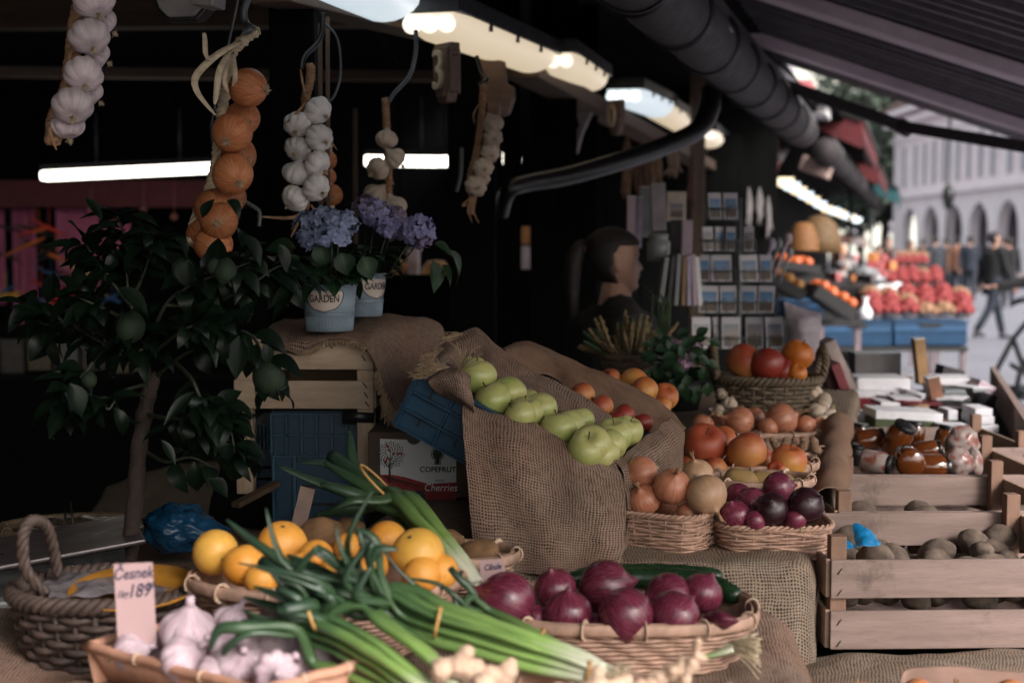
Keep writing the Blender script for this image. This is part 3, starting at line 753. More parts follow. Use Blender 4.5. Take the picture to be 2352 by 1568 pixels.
garland('garlic_braid', 'garlic braid with mauve skins hanging at the upper left corner', hg, GARL,
    [(215, 2, 46, 2.28, (-.5, 1, -.5)), (235, 55, 34, 2.36, (-.7, .6, .3)), (205, 84, 45, 2.28, (-.4, .8, -.6)), (224, 128, 31, 2.36, (-.7, .5, .3)), (192, 171, 44, 2.28, (-.3, .8, -.7)), (208, 215, 31, 2.36, (-.6, .6, .2)), (167, 243, 46, 2.28, (-.2, .8, -.7)), (155, 288, 37, 2.32, (-.2, 1, -.2))],
    [(200, -40, 2.36), (178, 40, 2.36), (168, 120, 2.36), (155, 210, 2.36), (128, 270, 2.35), (122, 325, 2.33)], .011, [([(180, 60, 2.33), (160, 130, 2.3), (163, 170, 2.3)], .004), ([(128, 270, 2.33), (115, 300, 2.3), (130, 345, 2.3)], .005)], 2.3, STRAWD)
garland('onion_braid', 'braid of golden brown onions with pale straw leaves, above the lemon tree', 'onion_plain', GOLD,
    [(570, 202, 46, 2.66, (-1, .15, -.35)), (557, 272, 40, 2.76, (-.5, .3, -.8)), (533, 305, 47, 2.66, (.15, .5, -.85)), (548, 358, 42, 2.76, (-.5, .3, -.5)), (534, 400, 48, 2.66, (-.45, .45, -.75)), (530, 455, 36, 2.78, (-.5, .3, -.5)), (492, 478, 46, 2.72, (-.3, .5, -.7)), (503, 508, 44, 2.64, (-.1, .1, -1)), (468, 540, 40, 2.74, (-.4, .5, -.5)), (490, 560, 44, 2.66, (-.1, .2, -1))],
    [(585, 72, 2.7), (560, 92, 2.7), (530, 125, 2.7), (520, 190, 2.72), (512, 240, 2.74), (505, 300, 2.76), (495, 380, 2.76), (480, 440, 2.75), (450, 500, 2.74), (440, 560, 2.72)], .0095,
    [([(555, 95, 2.68), (500, 125, 2.62), (450, 175, 2.6), (455, 215, 2.6), (495, 265, 2.62)], .011), ([(545, 100, 2.68), (480, 135, 2.6), (470, 85, 2.58), (466, 75, 2.58)], .008), ([(530, 115, 2.66), (505, 160, 2.6), (497, 215, 2.6), (493, 240, 2.6)], .010), ([(535, 120, 2.66), (540, 170, 2.62), (535, 205, 2.64), (515, 195, 2.66)], .008), ([(525, 130, 2.65), (515, 180, 2.61), (525, 215, 2.63)], .009), ([(585, 72, 2.68), (590, 62, 2.66), (598, 80, 2.64)], .006)], 2.7, STRAW, turns=13)
garland('garlic_braid', 'double braid of eight clean white garlic bulbs before the thick black post', hg, GARW,
    [(730, 254, 32, 2.98, (-.7, .5, -.6)), (683, 286, 31, 2.98, (.1, .7, -.8)), (733, 317, 32, 2.96, (-.6, .4, -.8)), (684, 342, 30, 2.98, (.2, .5, -.8)), (729, 375, 31, 2.96, (-.5, .5, -.3)), (680, 399, 31, 2.98, (.3, .8, .2)), (726, 431, 32, 2.96, (-.6, .5, -.7)), (678, 456, 31, 2.98, (.5, .6, -.6))],
    [(713, 150, 3.02), (712, 185, 3.02), (702, 225, 3.02), (706, 270, 3.02), (706, 340, 3.02), (706, 420, 3.02), (700, 480, 3.02)], .008,
    [([(690, 158, 3.0), (695, 190, 3.0), (702, 225, 3.0)], .004), ([(703, 235, 2.98), (680, 262, 2.96), (655, 285, 2.96)], .005), ([(735, 300, 3.0), (755, 320, 2.98), (775, 345, 2.96)], .004), ([(700, 480, 3.0), (670, 500, 2.95), (590, 497, 2.9)], .006), ([(695, 490, 3.0), (680, 520, 2.96), (668, 545, 2.94)], .005), ([(715, 470, 2.98), (730, 500, 2.96), (735, 505, 2.95)], .005)], 3.0, STRAWD, turns=8)
garland('onion_strand', 'strand of orange onions half hidden by the brown battens', 'onion_plain', GOLD,
    [(752, 368, 22, 3.35), (762, 448, 25, 3.35), (752, 405, 20, 3.4)], [(756, 300, 3.4), (757, 400, 3.4), (762, 480, 3.4), (765, 525, 3.4)], .006, None, 3.35, STRAW)
garland('garlic_braid', 'short loose braid of pale beige garlic above the right flower pot', 'garlic_hung', GARB,
    [(888, 320, 25, 3.4, (0, 1, -.4)), (908, 364, 25, 3.38, (-.5, .5, .2)), (868, 387, 27, 3.38, (.5, .5, -.5)), (863, 450, 29, 3.38, (.5, .6, .2)), (905, 476, 29, 3.38, (-.4, 1, .2))],
    [(885, 228, 3.42), (888, 290, 3.42), (890, 340, 3.44), (893, 400, 3.44), (893, 470, 3.44)], .0075, [([(905, 350, 3.38), (915, 385, 3.38)], .003), ([(893, 400, 3.38), (905, 425, 3.36)], .004)], 3.4, STRAWD)
garland('garlic_braid', 'far narrow braid of small garlic before the far timber post', 'garlic_hung', GARB,
    [(1133, 286, 25, 3.8, (-.5, .9, .2)), (1132, 316, 23, 3.8), (1126, 352, 22, 3.8), (1110, 385, 23, 3.8), (1093, 427, 25, 3.8), (1108, 408, 18, 3.84), (1128, 333, 18, 3.84)],
    [(1110, 195, 3.84), (1108, 240, 3.84), (1102, 300, 3.84), (1095, 350, 3.84), (1080, 410, 3.84), (1085, 455, 3.84), (1080, 490, 3.84)], .008, [([(1085, 450, 3.8), (1075, 480, 3.8), (1085, 512, 3.8)], .004), ([(1095, 450, 3.8), (1088, 485, 3.8), (1100, 512, 3.8)], .004), ([(1080, 455, 3.8), (1062, 472, 3.8), (1075, 470, 3.8)], .004), ([(1100, 240, 3.8), (1088, 262, 3.8), (1090, 285, 3.8)], .004)], 3.8, STRAWD)
for k, (q, r_, lb) in enumerate((([(575, -20, 2.68), (560, 25, 2.68), (565, 55, 2.68), (577, 65, 2.66), (560, 75, 2.66)], 9, 'grey plastic covered hook holding the onion braid'), ([(575, 0, 2.95), (548, -5, 2.95), (540, 30, 2.95), (490, 260, 2.95), (485, 300, 2.9), (492, 345, 2.9)], 3, 'thin grey wire hanging behind the onion braid'),
    ([(742, 30, 3.05), (735, 90, 3.05), (700, 130, 3.02), (692, 158, 3.0)], 6, 'black cord loop above the white garlic braid'), ([(740, 50, 3.1), (775, 90, 3.1), (782, 170, 3.1), (765, 225, 3.1), (745, 235, 3.1)], 3, 'thin loop of cable right of the brown battens'),
    ([(955, 70, 3.45), (955, 120, 3.45), (940, 175, 3.45), (905, 215, 3.42), (893, 235, 3.42)], 5, 'grey cord holding the short pale garlic braid'), ([(1095, 130, 3.9), (1105, 165, 3.88), (1118, 185, 3.85), (1100, 195, 3.84)], 5, 'black cord holding the far narrow garlic braid'),
    ([(560, 462, 2.8), (590, 480, 2.8), (597, 492, 2.8), (595, 520, 2.8)], 5, 'small metal hook right of the lowest hanging onions'), ([(1060, 340, 4.4), (1058, 400, 4.4), (1048, 440, 4.4)], 4, 'dangling dark cable with metal tip before the far timber post'))):
    m = MB(); m.tube(cr([P(*p) for p in q], 30), px(r_, q[0][2]), 8); o = m.build('hook' if 'hook' in lb else 'cord', GREYM if 'black' not in lb else BLACKM); tag(o, lb, 'hook' if 'hook' in lb else 'cord')
# ------------------------------------------------ carved number signs
def sign(x, y, w_, h_, d, yaw, lab, digits=None, mat=SIGNW, bracket=True):
    c = P(x, y, d); t = empty('carved_sign', c, (0, 0, yaw), lab, 'sign'); W_, H_ = px(w_, d), px(h_, d)
    out = [(-1, 1), (-1.0, .0), (-.85, -.55), (-.5, -1), (.5, -1), (.85, -.55), (1, 0), (1, 1)]
    def plate(s, y0, y1):
        m = MB(); fr = [V((a * W_ / 2 * s, y0, b * H_ / 2 * s)) for a, b in out]; bk = [V((p.x, y1, p.z)) for p in fr]; n = len(out)
        m.add(fr + bk, [tuple(range(n))[::-1], tuple(range(n, 2 * n))] + [(i, (i + 1) % n, n + (i + 1) % n, n + i) for i in range(n)], None, False); return m
    plate(1, -.012, .02).build('rim', BLACK if not digits else mat, t, bevel=.004); plate(.84, -.02, .01).build('board', mat, t, bevel=.003)
    if digits:
        M4 = Matrix.Translation((0, -.022, -H_ * .28)) @ Euler((PI / 2, 0, 0)).to_matrix().to_4x4()
        text_mesh(digits, H_ * .95, plain('cream_digit', (.6, .48, .32), .5) if 'cream_digit' not in bpy.data.materials else bpy.data.materials['cream_digit'], 'lettering', t, M4, ext=.008, sx=.75)
    return t
sign(425, -5, 150, 110, 2.5, -.25, 'grey weathered wooden sign cut by the top edge', None, plain('grey_weathered_board', (.19, .18, .175), .6, .25, 10))
m = MB(); m.box(P(478, 5, 2.42), (px(60, 2.4), .05, px(26, 2.4)), Euler((0, .12, -.25)).to_matrix()); o = m.build('wooden_block', bpy.data.materials['grey_weathered_board'], bevel=.004); tag(o, 'grey wooden block fixed on the weathered sign', 'block')
sign(1024, 168, 66, 135, 3.75, -.9, 'warm lit carved wooden sign with a cream digit under the long strip light', '3')
m = MB(); c = P(1047, 150, 3.7)
for a in ((-9, 0, 5, 100), (9, 0, 5, 100), (0, 47, 18, 8), (0, -47, 18, 8)): m.box(P(1046 + a[0], 165 + a[1] * .9, 3.68), (px(a[2], 3.7), .02, px(a[3], 3.7)))
o = m.build('picture_moulding', SIGNW, bevel=.002); tag(o, 'narrow upright wooden frame on the carved sign', 'frame')
for x, y, w_, h_, d, lb in ((1415, 270, 40, 80, 6.0, 'small carved number sign below the cool strip light'), (1548, 355, 26, 50, 7.6, 'tiny carved sign below the warm strip lights')):
    sign(x, y, w_, h_, d, -.9, lb, '0')
# carved bracket boards
def fretboard(pts, d, th, lab, mat=SIGNW):
    c = P(pts[0][0], pts[0][1], d); t = MB(); fr = [P(a, b, d) - c for a, b in pts]; bk = [p + V((.01, th, 0)) for p in fr]; n = len(fr)
    t.add(fr + bk, [tuple(range(n)), tuple(range(n, 2 * n))[::-1]] + [(i, n + i, n + (i + 1) % n, (i + 1) % n) for i in range(n)], None, False)
    o = t.build('carved_bracket', mat, loc=c, bevel=.003); return tag(o, lab, 'bracket')
fretboard([(1095, 125), (1155, 140), (1160, 190), (1140, 280), (1118, 300), (1118, 240), (1108, 190)], 4.4, .03, 'curved wooden bracket board behind the far garlic braid')
fretboard([(1158, 190), (1176, 200), (1178, 225), (1165, 262), (1150, 268), (1150, 200)], 4.3, .03, 'small carved wooden block beside the curved bracket board')
fretboard([(1300, 200), (1362, 215), (1358, 260), (1335, 310), (1325, 350), (1315, 360), (1312, 320), (1330, 290), (1322, 255), (1300, 245)], 6.0, .03, 'pale fretwork bracket right of the short warm strip light', plain('pale_fretwork', (.26, .22, .2), .7))
# ================================================ tables, cloths, crates, baskets
BLUEP = plain('blue_crate_plastic', (.012, .044, .082), .42, .15, 30)
BLUEL = plain('bright_blue_plastic', (.012, .065, .15), .5, .15, 10)
BLKP = plain('black_crate_plastic', (.012, .012, .013), .5)
WICK = plain('dark_wicker', (.055, .035, .027), .7, .4, 60, .3)
WICKM = plain('brown_wicker', (.12, .085, .055), .75, .35, 60, .3)
WICKL = plain('pale_wicker', (.42, .255, .185), .65, .3, 70, .3)
BAMB = plain('bamboo_strip', (.42, .26, .19), .6, .3, 50, .3)
BAMO = plain('old_bamboo_strip', (.17, .12, .07), .6, .3, 50, .3)
BIND = plain('pale_cane_tie', (.56, .40, .29), .6, .2, 60)
# table carcass
m = MB(); m.box((-.35, 2.35, .90), (2.3, 2.4, .05)); 
o = empty('market_table', (-.35, 2.3, 0), None, 'long market table hidden under the burlap', 'table')
m = MB(); m.box((0, .05, .90), (1.42, 2.4, .05)); m.build('tabletop', DARKW, o)
for sx in (-.66, .66):
    for sy in (-1.1, 1.2):
        m = MB(); m.box((sx, sy, .44), (.06, .06, .88)); m.build('leg', DARKZ, o)
m = MB(); m.box((0, 1.22, .42), (1.4, .02, .8)); m.build('apron', DARKW, o)
def cloth(rows, nu, nv, mat, label, amp=.004, sc=12, seed=0, name='burlap_cloth', parent=None, thick=.002):
    m = MB(); m.loft(rows, nu, nv, amp, sc, seed)
    o = m.build(name, mat, parent, thick=thick)
    if not parent: tag(o, label, 'cloth')
    return o
# front cloth
rows = []
for Y, z, xe in ((.95, .93, .36), (1.4, .955, .38), (1.75, .965, .395), (1.95, .985, .405), (2.08, 1.0, .41), (2.16, .99, .41), (2.3, .965, .41), (2.95, .955, .41)):
    rows.append([(-1.5, Y, z + .02), (-1.0, Y, z), (-.5, Y, z), (0, Y, z - .01), (.2, Y, z - .01), (xe - .06, Y, z), (xe - .012, Y, z - .012), (xe + .015, Y - .01, z - .05), (xe + .02, Y - .01, z - .14), (xe + .03, Y, z - .5)])
cloth(rows, 150, 110, BUR, 'burlap cloth over the front of the table, rounded over its right edge', .007, 9, 3)
# step cloth
rows = []
def srow(Y, z, xe, dz=0):
    k = max(0, Y - 2.6); return [(-.30 + k * .30, Y, z - .06), (-.24 + k * .3, Y, z), (.05 + k * .28, Y, z), (.28 + k * .2, Y, z), (xe - .05, Y, z), (xe - .012, Y, z - .002), (xe + .006, Y, z - .025), (xe + .01, Y, min(z, 1.045) - .1), (xe + .012, Y, min(z, 1.045) - .3)]
for Y in (4.3, 3.8, 3.2, 2.7, 2.4, 2.27): rows.append(srow(Y, 1.045 + max(0, Y - 3.0) * .05, .475 + (Y - 2.25) * .281))
rows.append(srow(2.235, 1.038, .472)); 
for z, yy in ((1.015, 2.222), (.96, 2.215), (.90, 2.21), (.84, 2.205)): rows.append([(x, yy + .004 * math.sin(x * 30), min(zz, z)) for x, y_, zz in srow(2.22, z, .472)])
cloth(rows, 130, 120, BUR3, 'coarse grey brown burlap over the raised step, hanging down at the front', .005, 13, 8)
# folds of burlap along the right edge of the step
for k, (pts, r_) in enumerate((([(1905, 1130, 2.75), (1912, 1060, 3.0), (1918, 1000, 3.25), (1925, 950, 3.5)], .036),)):
    m = MB(); rows = []
    for i, p in enumerate(cr([P(*q) for q in pts], 22)):
        rows.append([p + V((math.cos(a) * r_ * (1 + .12 * math.sin(i * 1.1)), 0, math.sin(a) * r_ * (1 + .1 * math.sin(i * 1.3 + a)) - .03)) for a in [PI * j / 14 - .3 for j in range(16)]])
    m.surf(rows); o = m.build('burlap_fold', BUR2, thick=.002); tag(o, 'rolled burlap hem along the edge between baskets and crates', 'cloth')
# cloth at the lower right with paper bag and onions
cloth([[P(1800, 1520, 2.3), P(1950, 1503, 2.3), P(2150, 1500, 2.3), P(2420, 1492, 2.3)], [P(1790, 1560, 2.2), P(1960, 1525, 2.2), P(2150, 1520, 2.2), P(2420, 1515, 2.2)], [P(1780, 1640, 2.1), P(1960, 1600, 2.1), P(2150, 1600, 2.1), P(2420, 1600, 2.1)], [P(1760, 1760, 2.0), P(1960, 1750, 2.0), P(2150, 1750, 2.0), P(2420, 1750, 2.0)]], 70, 40, BUR3, 'burlap hanging at the lower right corner below the wooden crate', .006, 10, 4)
m = MB(); m.box(P(2110, 1515, 2.31), (px(640, 2.3), .12, .012)); o = m.build('shelf_board', DARKW, bevel=.002); tag(o, 'dark shelf board under the nearest wooden crate', 'shelf')
PAPB = plain('brown_kraft_paper', (.28, .17, .13), .8, .15, 20)
m = MB(); m.loft([[P(2055, 1620, 2.0), P(2068, 1555, 2.02), P(2095, 1532, 2.05), P(2180, 1528, 2.06), P(2300, 1540, 2.06), P(2400, 1545, 2.05)], [P(2050, 1700, 1.95), P(2080, 1640, 1.97), P(2100, 1600, 1.98), P(2180, 1600, 1.99), P(2300, 1600, 2.0), P(2400, 1600, 2.0)]], 30, 12, .003, 20); o = m.build('paper_bag', PAPB, thick=.001); tag(o, 'open brown paper bag at the lower right corner', 'bag')
pile([(1985, 1606, 40, 1.95), (2110, 1602, 44, 1.93, (-1, .4, .5)), (2185, 1612, 42, 1.95), (2325, 1604, 44, 1.93)], 'onion', GOLD, 'orange onion cut by the bottom edge', 'at the lower right')
# ---------------- slatted wooden crates
NAIL = plain('rusty_staple', (.03, .02, .018), .5)
def crate(loc, W, D, label, hts=((.062, .0), (.062, .083)), post=.185, th=.007, yaw=0, mats=(WD, WDZ), bottom=True, staples=True, name='wooden_crate'):
    t = empty(name, loc, (0, 0, yaw), label, 'crate'); a, b = mats; rr = random.Random(int(loc[0] * 900))
    for sx in (-1, 1):
        for sy in (-1, 1):
            m = MB(); m.box((sx * (W / 2 - .014), sy * (D / 2 - .014), post / 2 + .002), (.026, .026, post + rr.uniform(-.004, .004))); m.build('corner_post', b, t, bevel=.0015)
    for h, z in hts:
        for sy in (-1, 1):
            m = MB(); m.box((0, sy * (D / 2 + th / 2 + .001), z + h / 2 + .004), (W, th, h)); m.build('plank', a, t, bevel=.001)
        for sx in (-1, 1):
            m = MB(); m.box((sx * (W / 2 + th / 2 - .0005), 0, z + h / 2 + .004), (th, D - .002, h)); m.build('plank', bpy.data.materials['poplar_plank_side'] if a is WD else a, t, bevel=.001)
    if bottom:
        m = MB()
        for i in range(5): m.box((0, -D / 2 + (i + .5) * D / 5, .002), (W - .01, D / 5 - .008, .004))
        build_each(m, 'floor_board', a, t)
    if staples:
        m = MB()
        for h, z in hts:
            for sx in (-1, 1):
                for q in (.22, .78):
                    x0 = sx * (W / 2 - .014); zz = z + h * q; yy = -D / 2 - th - .0018
                    m.tube([(x0 - .004, yy, zz - .005), (x0 + .003, yy - .0006, zz + .005)], .0009, 5); 
        build_each(m, 'staple', NAIL, t)
    return t
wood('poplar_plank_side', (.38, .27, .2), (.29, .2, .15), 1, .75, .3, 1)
Wc, Dc = .45, .385
def cz(y, d): return P(1176, y, d).z
z0 = cz(1492, 2.3)
crate((P(1895, 1400, 2.3).x + Wc / 2, P(1895, 1400, 2.3).y + Dc / 2, z0), Wc, Dc, 'nearest wooden crate with potatoes behind two wide planks', yaw=.03)
crate((.618 + Wc / 2, 2.69 + Dc / 2, z0 - .002), Wc, Dc, 'second wooden crate of potatoes, right behind the nearest one', yaw=.02)
crate((.727 + Wc / 2, 3.105 + Dc / 2, z0), Wc, Dc, 'wooden crate holding jars, third from the front', yaw=-.01)
crate((.84 + Wc / 2, 3.52 + Dc / 2, z0), Wc, Dc, 'farthest wooden crate, below the white book blocks', yaw=0)
# stand under the crates
t = empty('crate_stand', (.8, 3.2, 0), None, 'dark stand below the row of wooden crates', 'stand')
m = MB()
for i in range(9):
    c = along(.62, 0) ; q = V((.70 + (i * .25) * .27, 2.42 + i * .25, z0 - .03)) - V((.8, 3.2, 0)); m.box(q, (.46, .249, .03))
m.build('top', DARKW, t)
for i in range(3): m = MB(); q = V((.70 + i * .25, 2.5 + i * .85, (z0 - .05) / 2)) - V((.8, 3.2, 0)); m.box(q, (.3, .05, z0 - .05)); m.build('leg', DARKZ, t)
# potatoes
def potatoes(x0, x1, y0, y1, z, n, mat, label, group, r=(.024, .034), seed=1, layers=1):
    rr = random.Random(seed); out = []
    for i in range(n):
        for _ in range(30):
            x, y = rr.uniform(x0, x1), rr.uniform(y0, y1); R = rr.uniform(*r)
            if all((x - a) ** 2 + (y - b) ** 2 > (R * .78 + c * .78) ** 2 for a, b, c in out): break
        out.append((x, y, R)); var = rr.randrange(4)
        o = link('potato', body_mesh('potato', mat, var), None, (x, y, z + rr.uniform(-.006, .006) + (R - .028) * .5)); o.rotation_euler = (rr.uniform(1, 2), rr.uniform(-.5, .5), rr.uniform(0, 6)); s = R / .04; o.scale = (s, s, s)
        tag(o, label, 'potato', group)
X0 = P(1895, 1400, 2.3).x
potatoes(X0 + .03, X0 + Wc - .03, 2.33, 2.38, z0 + .07, 11, POTD, 'potato seen through the gap between the two front planks', 'potatoes behind the front planks', seed=3, r=(.022, .03))
potatoes(X0 + .03, X0 + Wc - .03, 2.33, 2.66, z0 + .082, 27, POTD, 'potato in the top layer of the nearest wooden crate', 'potatoes in the nearest crate', seed=4)
potatoes(X0 + .1, X0 + Wc - .03, 2.45, 2.66, z0 + .105, 5, POTD, 'potato piled highest in the nearest wooden crate', 'topmost potatoes in the nearest crate', seed=6)
potatoes(.65, .618 + Wc - .03, 2.73, 3.05, z0 + .066, 26, POTD, 'potato in the second wooden crate', 'potatoes in the second crate', seed=9)
potatoes(.618 + .22, .618 + Wc - .03, 2.75, 2.95, z0 + .092, 4, POTD, 'potato heaped in the right corner of the second crate', 'corner potatoes in the second crate', seed=12)
# blue plastic bag scrap in the crate
FILM = plain('blue_plastic_film', (.01, .19, .42), .3, .2, 20, Transmission_Weight=.15)
def crumple(pts_rows, nu, nv, amp, sc, mat, label, name='plastic_bag', seed=0, cat='plastic bag'):
    m = MB(); m.loft(pts_rows, nu, nv, amp, sc, seed); o = m.build(name, mat, thick=.0005); return tag(o, label, cat)
crumple([[P(1965, 1194, 2.44), P(1975, 1200, 2.44), P(1985, 1205, 2.44)], [P(1964, 1225, 2.42), P(1985, 1222, 2.41), P(2010, 1232, 2.42)], [P(1968, 1245, 2.41), P(1995, 1240, 2.40), P(2026, 1247, 2.41)], [P(1950, 1252, 2.4), P(1990, 1256, 2.39), P(2020, 1256, 2.4)]], 22, 22, .006, 40, FILM, 'bright blue torn plastic bag standing up among the potatoes', seed=2)
crumple([[P(1928, 1230, 2.38), P(1940, 1238, 2.38), P(1955, 1248, 2.38)], [P(1926, 1262, 2.36), P(1942, 1262, 2.35), P(1960, 1256, 2.36)]], 14, 10, .005, 40, FILM, 'small blue plastic scrap at the left corner of the potato crate', seed=4)
# ---------------- baskets
def ring(a, b, n, e=2.0, z=0, f=1.0):
    out = []
    for i in range(n):
        q = 2 * PI * i / n; c, s = math.cos(q), math.sin(q)
        out.append(V((math.copysign(abs(c) ** (2 / e), c) * a * f, math.copysign(abs(s) ** (2 / e), s) * b * f, z)))
    return out
def even(pts, n):
    L = [0]; m = len(pts)
    for i in range(m): L.append(L[-1] + (pts[(i + 1) % m] - pts[i]).length)
    out = []; k = 0
    for i in range(n):
        t = L[-1] * i / n
        while L[k + 1] < t: k += 1
        f = (t - L[k]) / max(1e-9, L[k + 1] - L[k]); out.append(pts[k].lerp(pts[(k + 1) % m], f))
    return out
def basket(x, y, d, a, b, h, label, style='wicker', mat=WICK, e=2.0, taper=.75, yaw=0, tilt=(0, 0), handles=False, rows_=None, stakes=None, rimr=None, name=None):
    "(x, y, d): centre of the rim in the photo"
    c = P(x, y, d); base = V((c.x, c.y, c.z - h)); t = empty(name or ('bamboo_basket' if style == 'bamboo' else 'wicker_basket'), base, (tilt[0], tilt[1], yaw), label, 'basket')
    per = 2 * PI * math.sqrt((a * a + b * b) / 2)
    fz = lambda z: taper + (1 - taper) * (max(0, z / h)) ** .7
    if style == 'wicker':
        rad = .0042 if not rimr else rimr * .7
        n = stakes or int(per / .026); n += n % 2; nr = rows_ or int(h / (rad * 1.75)); m = MB()
        for j in range(nr):
            z = h * (j + .5) / nr; rg = even(ring(a, b, 200, e, z, fz(z)), n * 4); pts = []
            for i, p in enumerate(rg):
                nn = V((p.x / a ** 2, p.y / b ** 2, 0)).normalized(); off = math.cos(PI * i / 4 + (PI if j % 2 else 0)) * rad * .95
                pts.append(p + nn * off + V((0, 0, .0012 * math.sin(i * .37 + j * 2))))
            m.tube(pts, rad, 5, closed=True)
        m.build('woven_side', mat, t)
        m = MB(); lo, hi = even(ring(a, b, 200, e, 0, fz(0)), n), even(ring(a, b, 200, e, h, 1), n)
        for p, q in zip(lo, hi): m.tube([p, p.lerp(q, .5) * 1.0 + V((0, 0, 0)), q], rad * .8, 5)
        m.build('stake', mat, t)
        m = MB(); R_ = rimr or rad * 1.3
        for k in range(3):
            rg = even(ring(a, b, 300, e, h, 1), 140)
            m.tube([p + V((p.x, p.y, 0)).normalized() * math.cos(2 * PI * (i * 18 / 140 + k / 3)) * R_ + V((0, 0, math.sin(2 * PI * (i * 18 / 140 + k / 3)) * R_)) for i, p in enumerate(rg)], R_ * .8, 6, closed=True)
        m.build('rim', mat, t)
    else:
        rad = .0028; n = int(per / .022); n += n % 2; nr = rows_ or max(5, int(h / .006)); m = MB()
        for j in range(nr):
            z = h * (j + .5) / nr; rg = even(ring(a, b, 200, e, z, fz(z)), n * 4); pts = []
            for i, p in enumerate(rg):
                nn = V((p.x, p.y, 0)).normalized(); pts.append(p + nn * math.cos(PI * i / 4 + PI * .5 * (j % 4)) * rad * .9)
            m.tube(pts, rad * 1.15, 4, closed=True)
        m.build('woven_side', mat, t)
        m = MB()
        for dd, w_, z_ in ((.004, .0075, h), (-.004, .0065, h + .001)):
            rg = even(ring(a + dd, b + dd, 300, e, z_, 1), 90); m.tube(rg, .0028 if dd > 0 else .0024, 8, closed=True, flat=3.0, flat_up=(0, 0, 1))
        m.build('rim', mat, t)
        m = MB(); nb = max(8, int(per / .075)); rg = even(ring(a, b, 300, e, h, 1), nb)
        for p in rg:
            nn = V((p.x, p.y, 0)).normalized(); q = [p + nn * math.cos(2 * PI * k / 10) * .0098 + V((0, 0, math.sin(2 * PI * k / 10) * .0115)) for k in range(10)]
            tt = V((-nn.y, nn.x, 0))
            m.tube(q, .0038, 6, closed=True, flat=.35)
        build_each(m, 'cane_tie', BIND if mat is BAMB else mat, t)
    m = MB(); L = [ring(a - .004, b - .004, 48, e, z, fz(z)) for z in (h * .97, h * .6, h * .25, .004)] + [ring(.01, .01, 48, e, .004, 1)]
    m.surf(L, closed_u=True); m.build('lining', mat, t)
    if handles:
        for hx, hh, hw in handles:
            m = MB(); sgn = 1 if hx > 0 else -1; pts = cr([V((a * hx * .98, -hw, h)), V((a * hx * 1.04, -hw * 1.1, h + hh * .5)), V((a * hx * 1.05, -hw * .5, h + hh * .95)), V((a * hx * 1.05, hw * .5, h + hh * .95)), V((a * hx * 1.04, hw * 1.1, h + hh * .5)), V((a * hx * .98, hw, h))], 60)
            R_ = rimr or .007
            for k in range(3):
                q = []
                for i, p in enumerate(pts):
                    tg = (pts[min(i + 1, 59)] - pts[max(i - 1, 0)]).normalized(); u = tg.cross(V((1, 0, 0))).normalized(); v = V((1, 0, 0)); an = 2 * PI * (i * 5.5 / 60 + k / 3); q.append(p + (u * math.cos(an) + v * math.sin(an)) * R_ * .75)
                m.tube(q, R_ * .75, 6)
            m.build('handle', mat, t)
    return t
basket(245, 1350, 2.0, .127, .11, .105, 'dark thick wicker basket with twisted handle at the lower left', 'wicker', WICK, rimr=.0075, taper=.8, rows_=9, handles=[], stakes=26)
# twisted handle at its left end
def twisted(pts, r, mat, label=None, parent=None, turns=7, name='handle'):
    m = MB(); c = cr(pts, 70)
    for k in range(3):
        q = []
        for i, p in enumerate(c):
            tg = (c[min(i + 1, 69)] - c[max(i - 1, 0)]).normalized(); u = tg.cross(V((0, 1, 0))).normalized(); v = tg.cross(u); an = 2 * PI * (i * turns / 70 + k / 3); q.append(p + (u * math.cos(an) + v * math.sin(an)) * r * .7)
        m.tube(q, r * .72, 7)
    o = m.build(name, mat, parent); return o
bk = [o for o in bpy.data.objects if o.name == 'wicker_basket'][0]
bo = bk.location
twisted([P(105, 1362, 1.95) - bo, P(62, 1315, 1.93) - bo, P(52, 1250, 1.92) - bo, P(62, 1205, 1.93) - bo, P(85, 1195, 1.95) - bo, P(108, 1212, 1.97) - bo, P(122, 1260, 2.0) - bo, P(132, 1318, 2.02) - bo], .0062, WICK, parent=bk, turns=6)
basket(750, 1325, 1.97, .186, .125, .095, 'bamboo basket of oranges and lemons behind the spring onions', 'bamboo', BAMB, taper=.7)
basket(1060, 1272, 2.2, .085, .07, .06, 'small bamboo basket holding brown roots beside the burlap drape', 'bamboo', BAMB, taper=.7)
basket(1430, 1392, 2.0, .182, .125, .068, 'wide bamboo basket of red onions at the front', 'bamboo', BAMB, e=2.9, taper=.82)
basket(1535, 1165, 2.42, .082, .085, .075, 'pale wicker basket of yellow onions beside the burlap drape', 'wicker', WICKL, e=4.5, taper=.85, yaw=-.5, rimr=.0032, rows_=15)
basket(1768, 1192, 2.42, .097, .085, .058, 'pale wicker basket of red onions at the step edge', 'wicker', WICKL, e=4.0, taper=.84, rimr=.0034, rows_=13)
basket(1740, 1102, 2.66, .10, .075, .06, 'olive rimmed bamboo basket half hidden behind the pale wicker one', 'bamboo', BAMB, taper=.8)
basket(1712, 1062, 2.9, .142, .10, .065, 'bamboo basket of orange red apples in the middle row', 'bamboo', BAMB, e=2.4, taper=.8)
basket(1790, 1035, 3.15, .095, .08, .07, 'bamboo basket of walnuts behind the apple basket', 'bamboo', BAMB, e=2.2, taper=.8)
basket(1748, 990, 3.45, .158, .10, .07, 'bamboo basket of brown onions below the tall dark basket', 'bamboo', BAMB, e=2.2, taper=.8)
basket(1762, 868, 3.75, .138, .12, .125, 'tall dark wicker basket with side handles holding oranges', 'wicker', WICKM, rimr=.0075, taper=.76, rows_=11, handles=[(-1, .08, .04), (1, .075, .04)], stakes=28)
basket(1445, 818, 3.9, .075, .07, .075, 'dark wicker pot holding the heather', 'wicker', WICKM, taper=.85, rimr=.005)
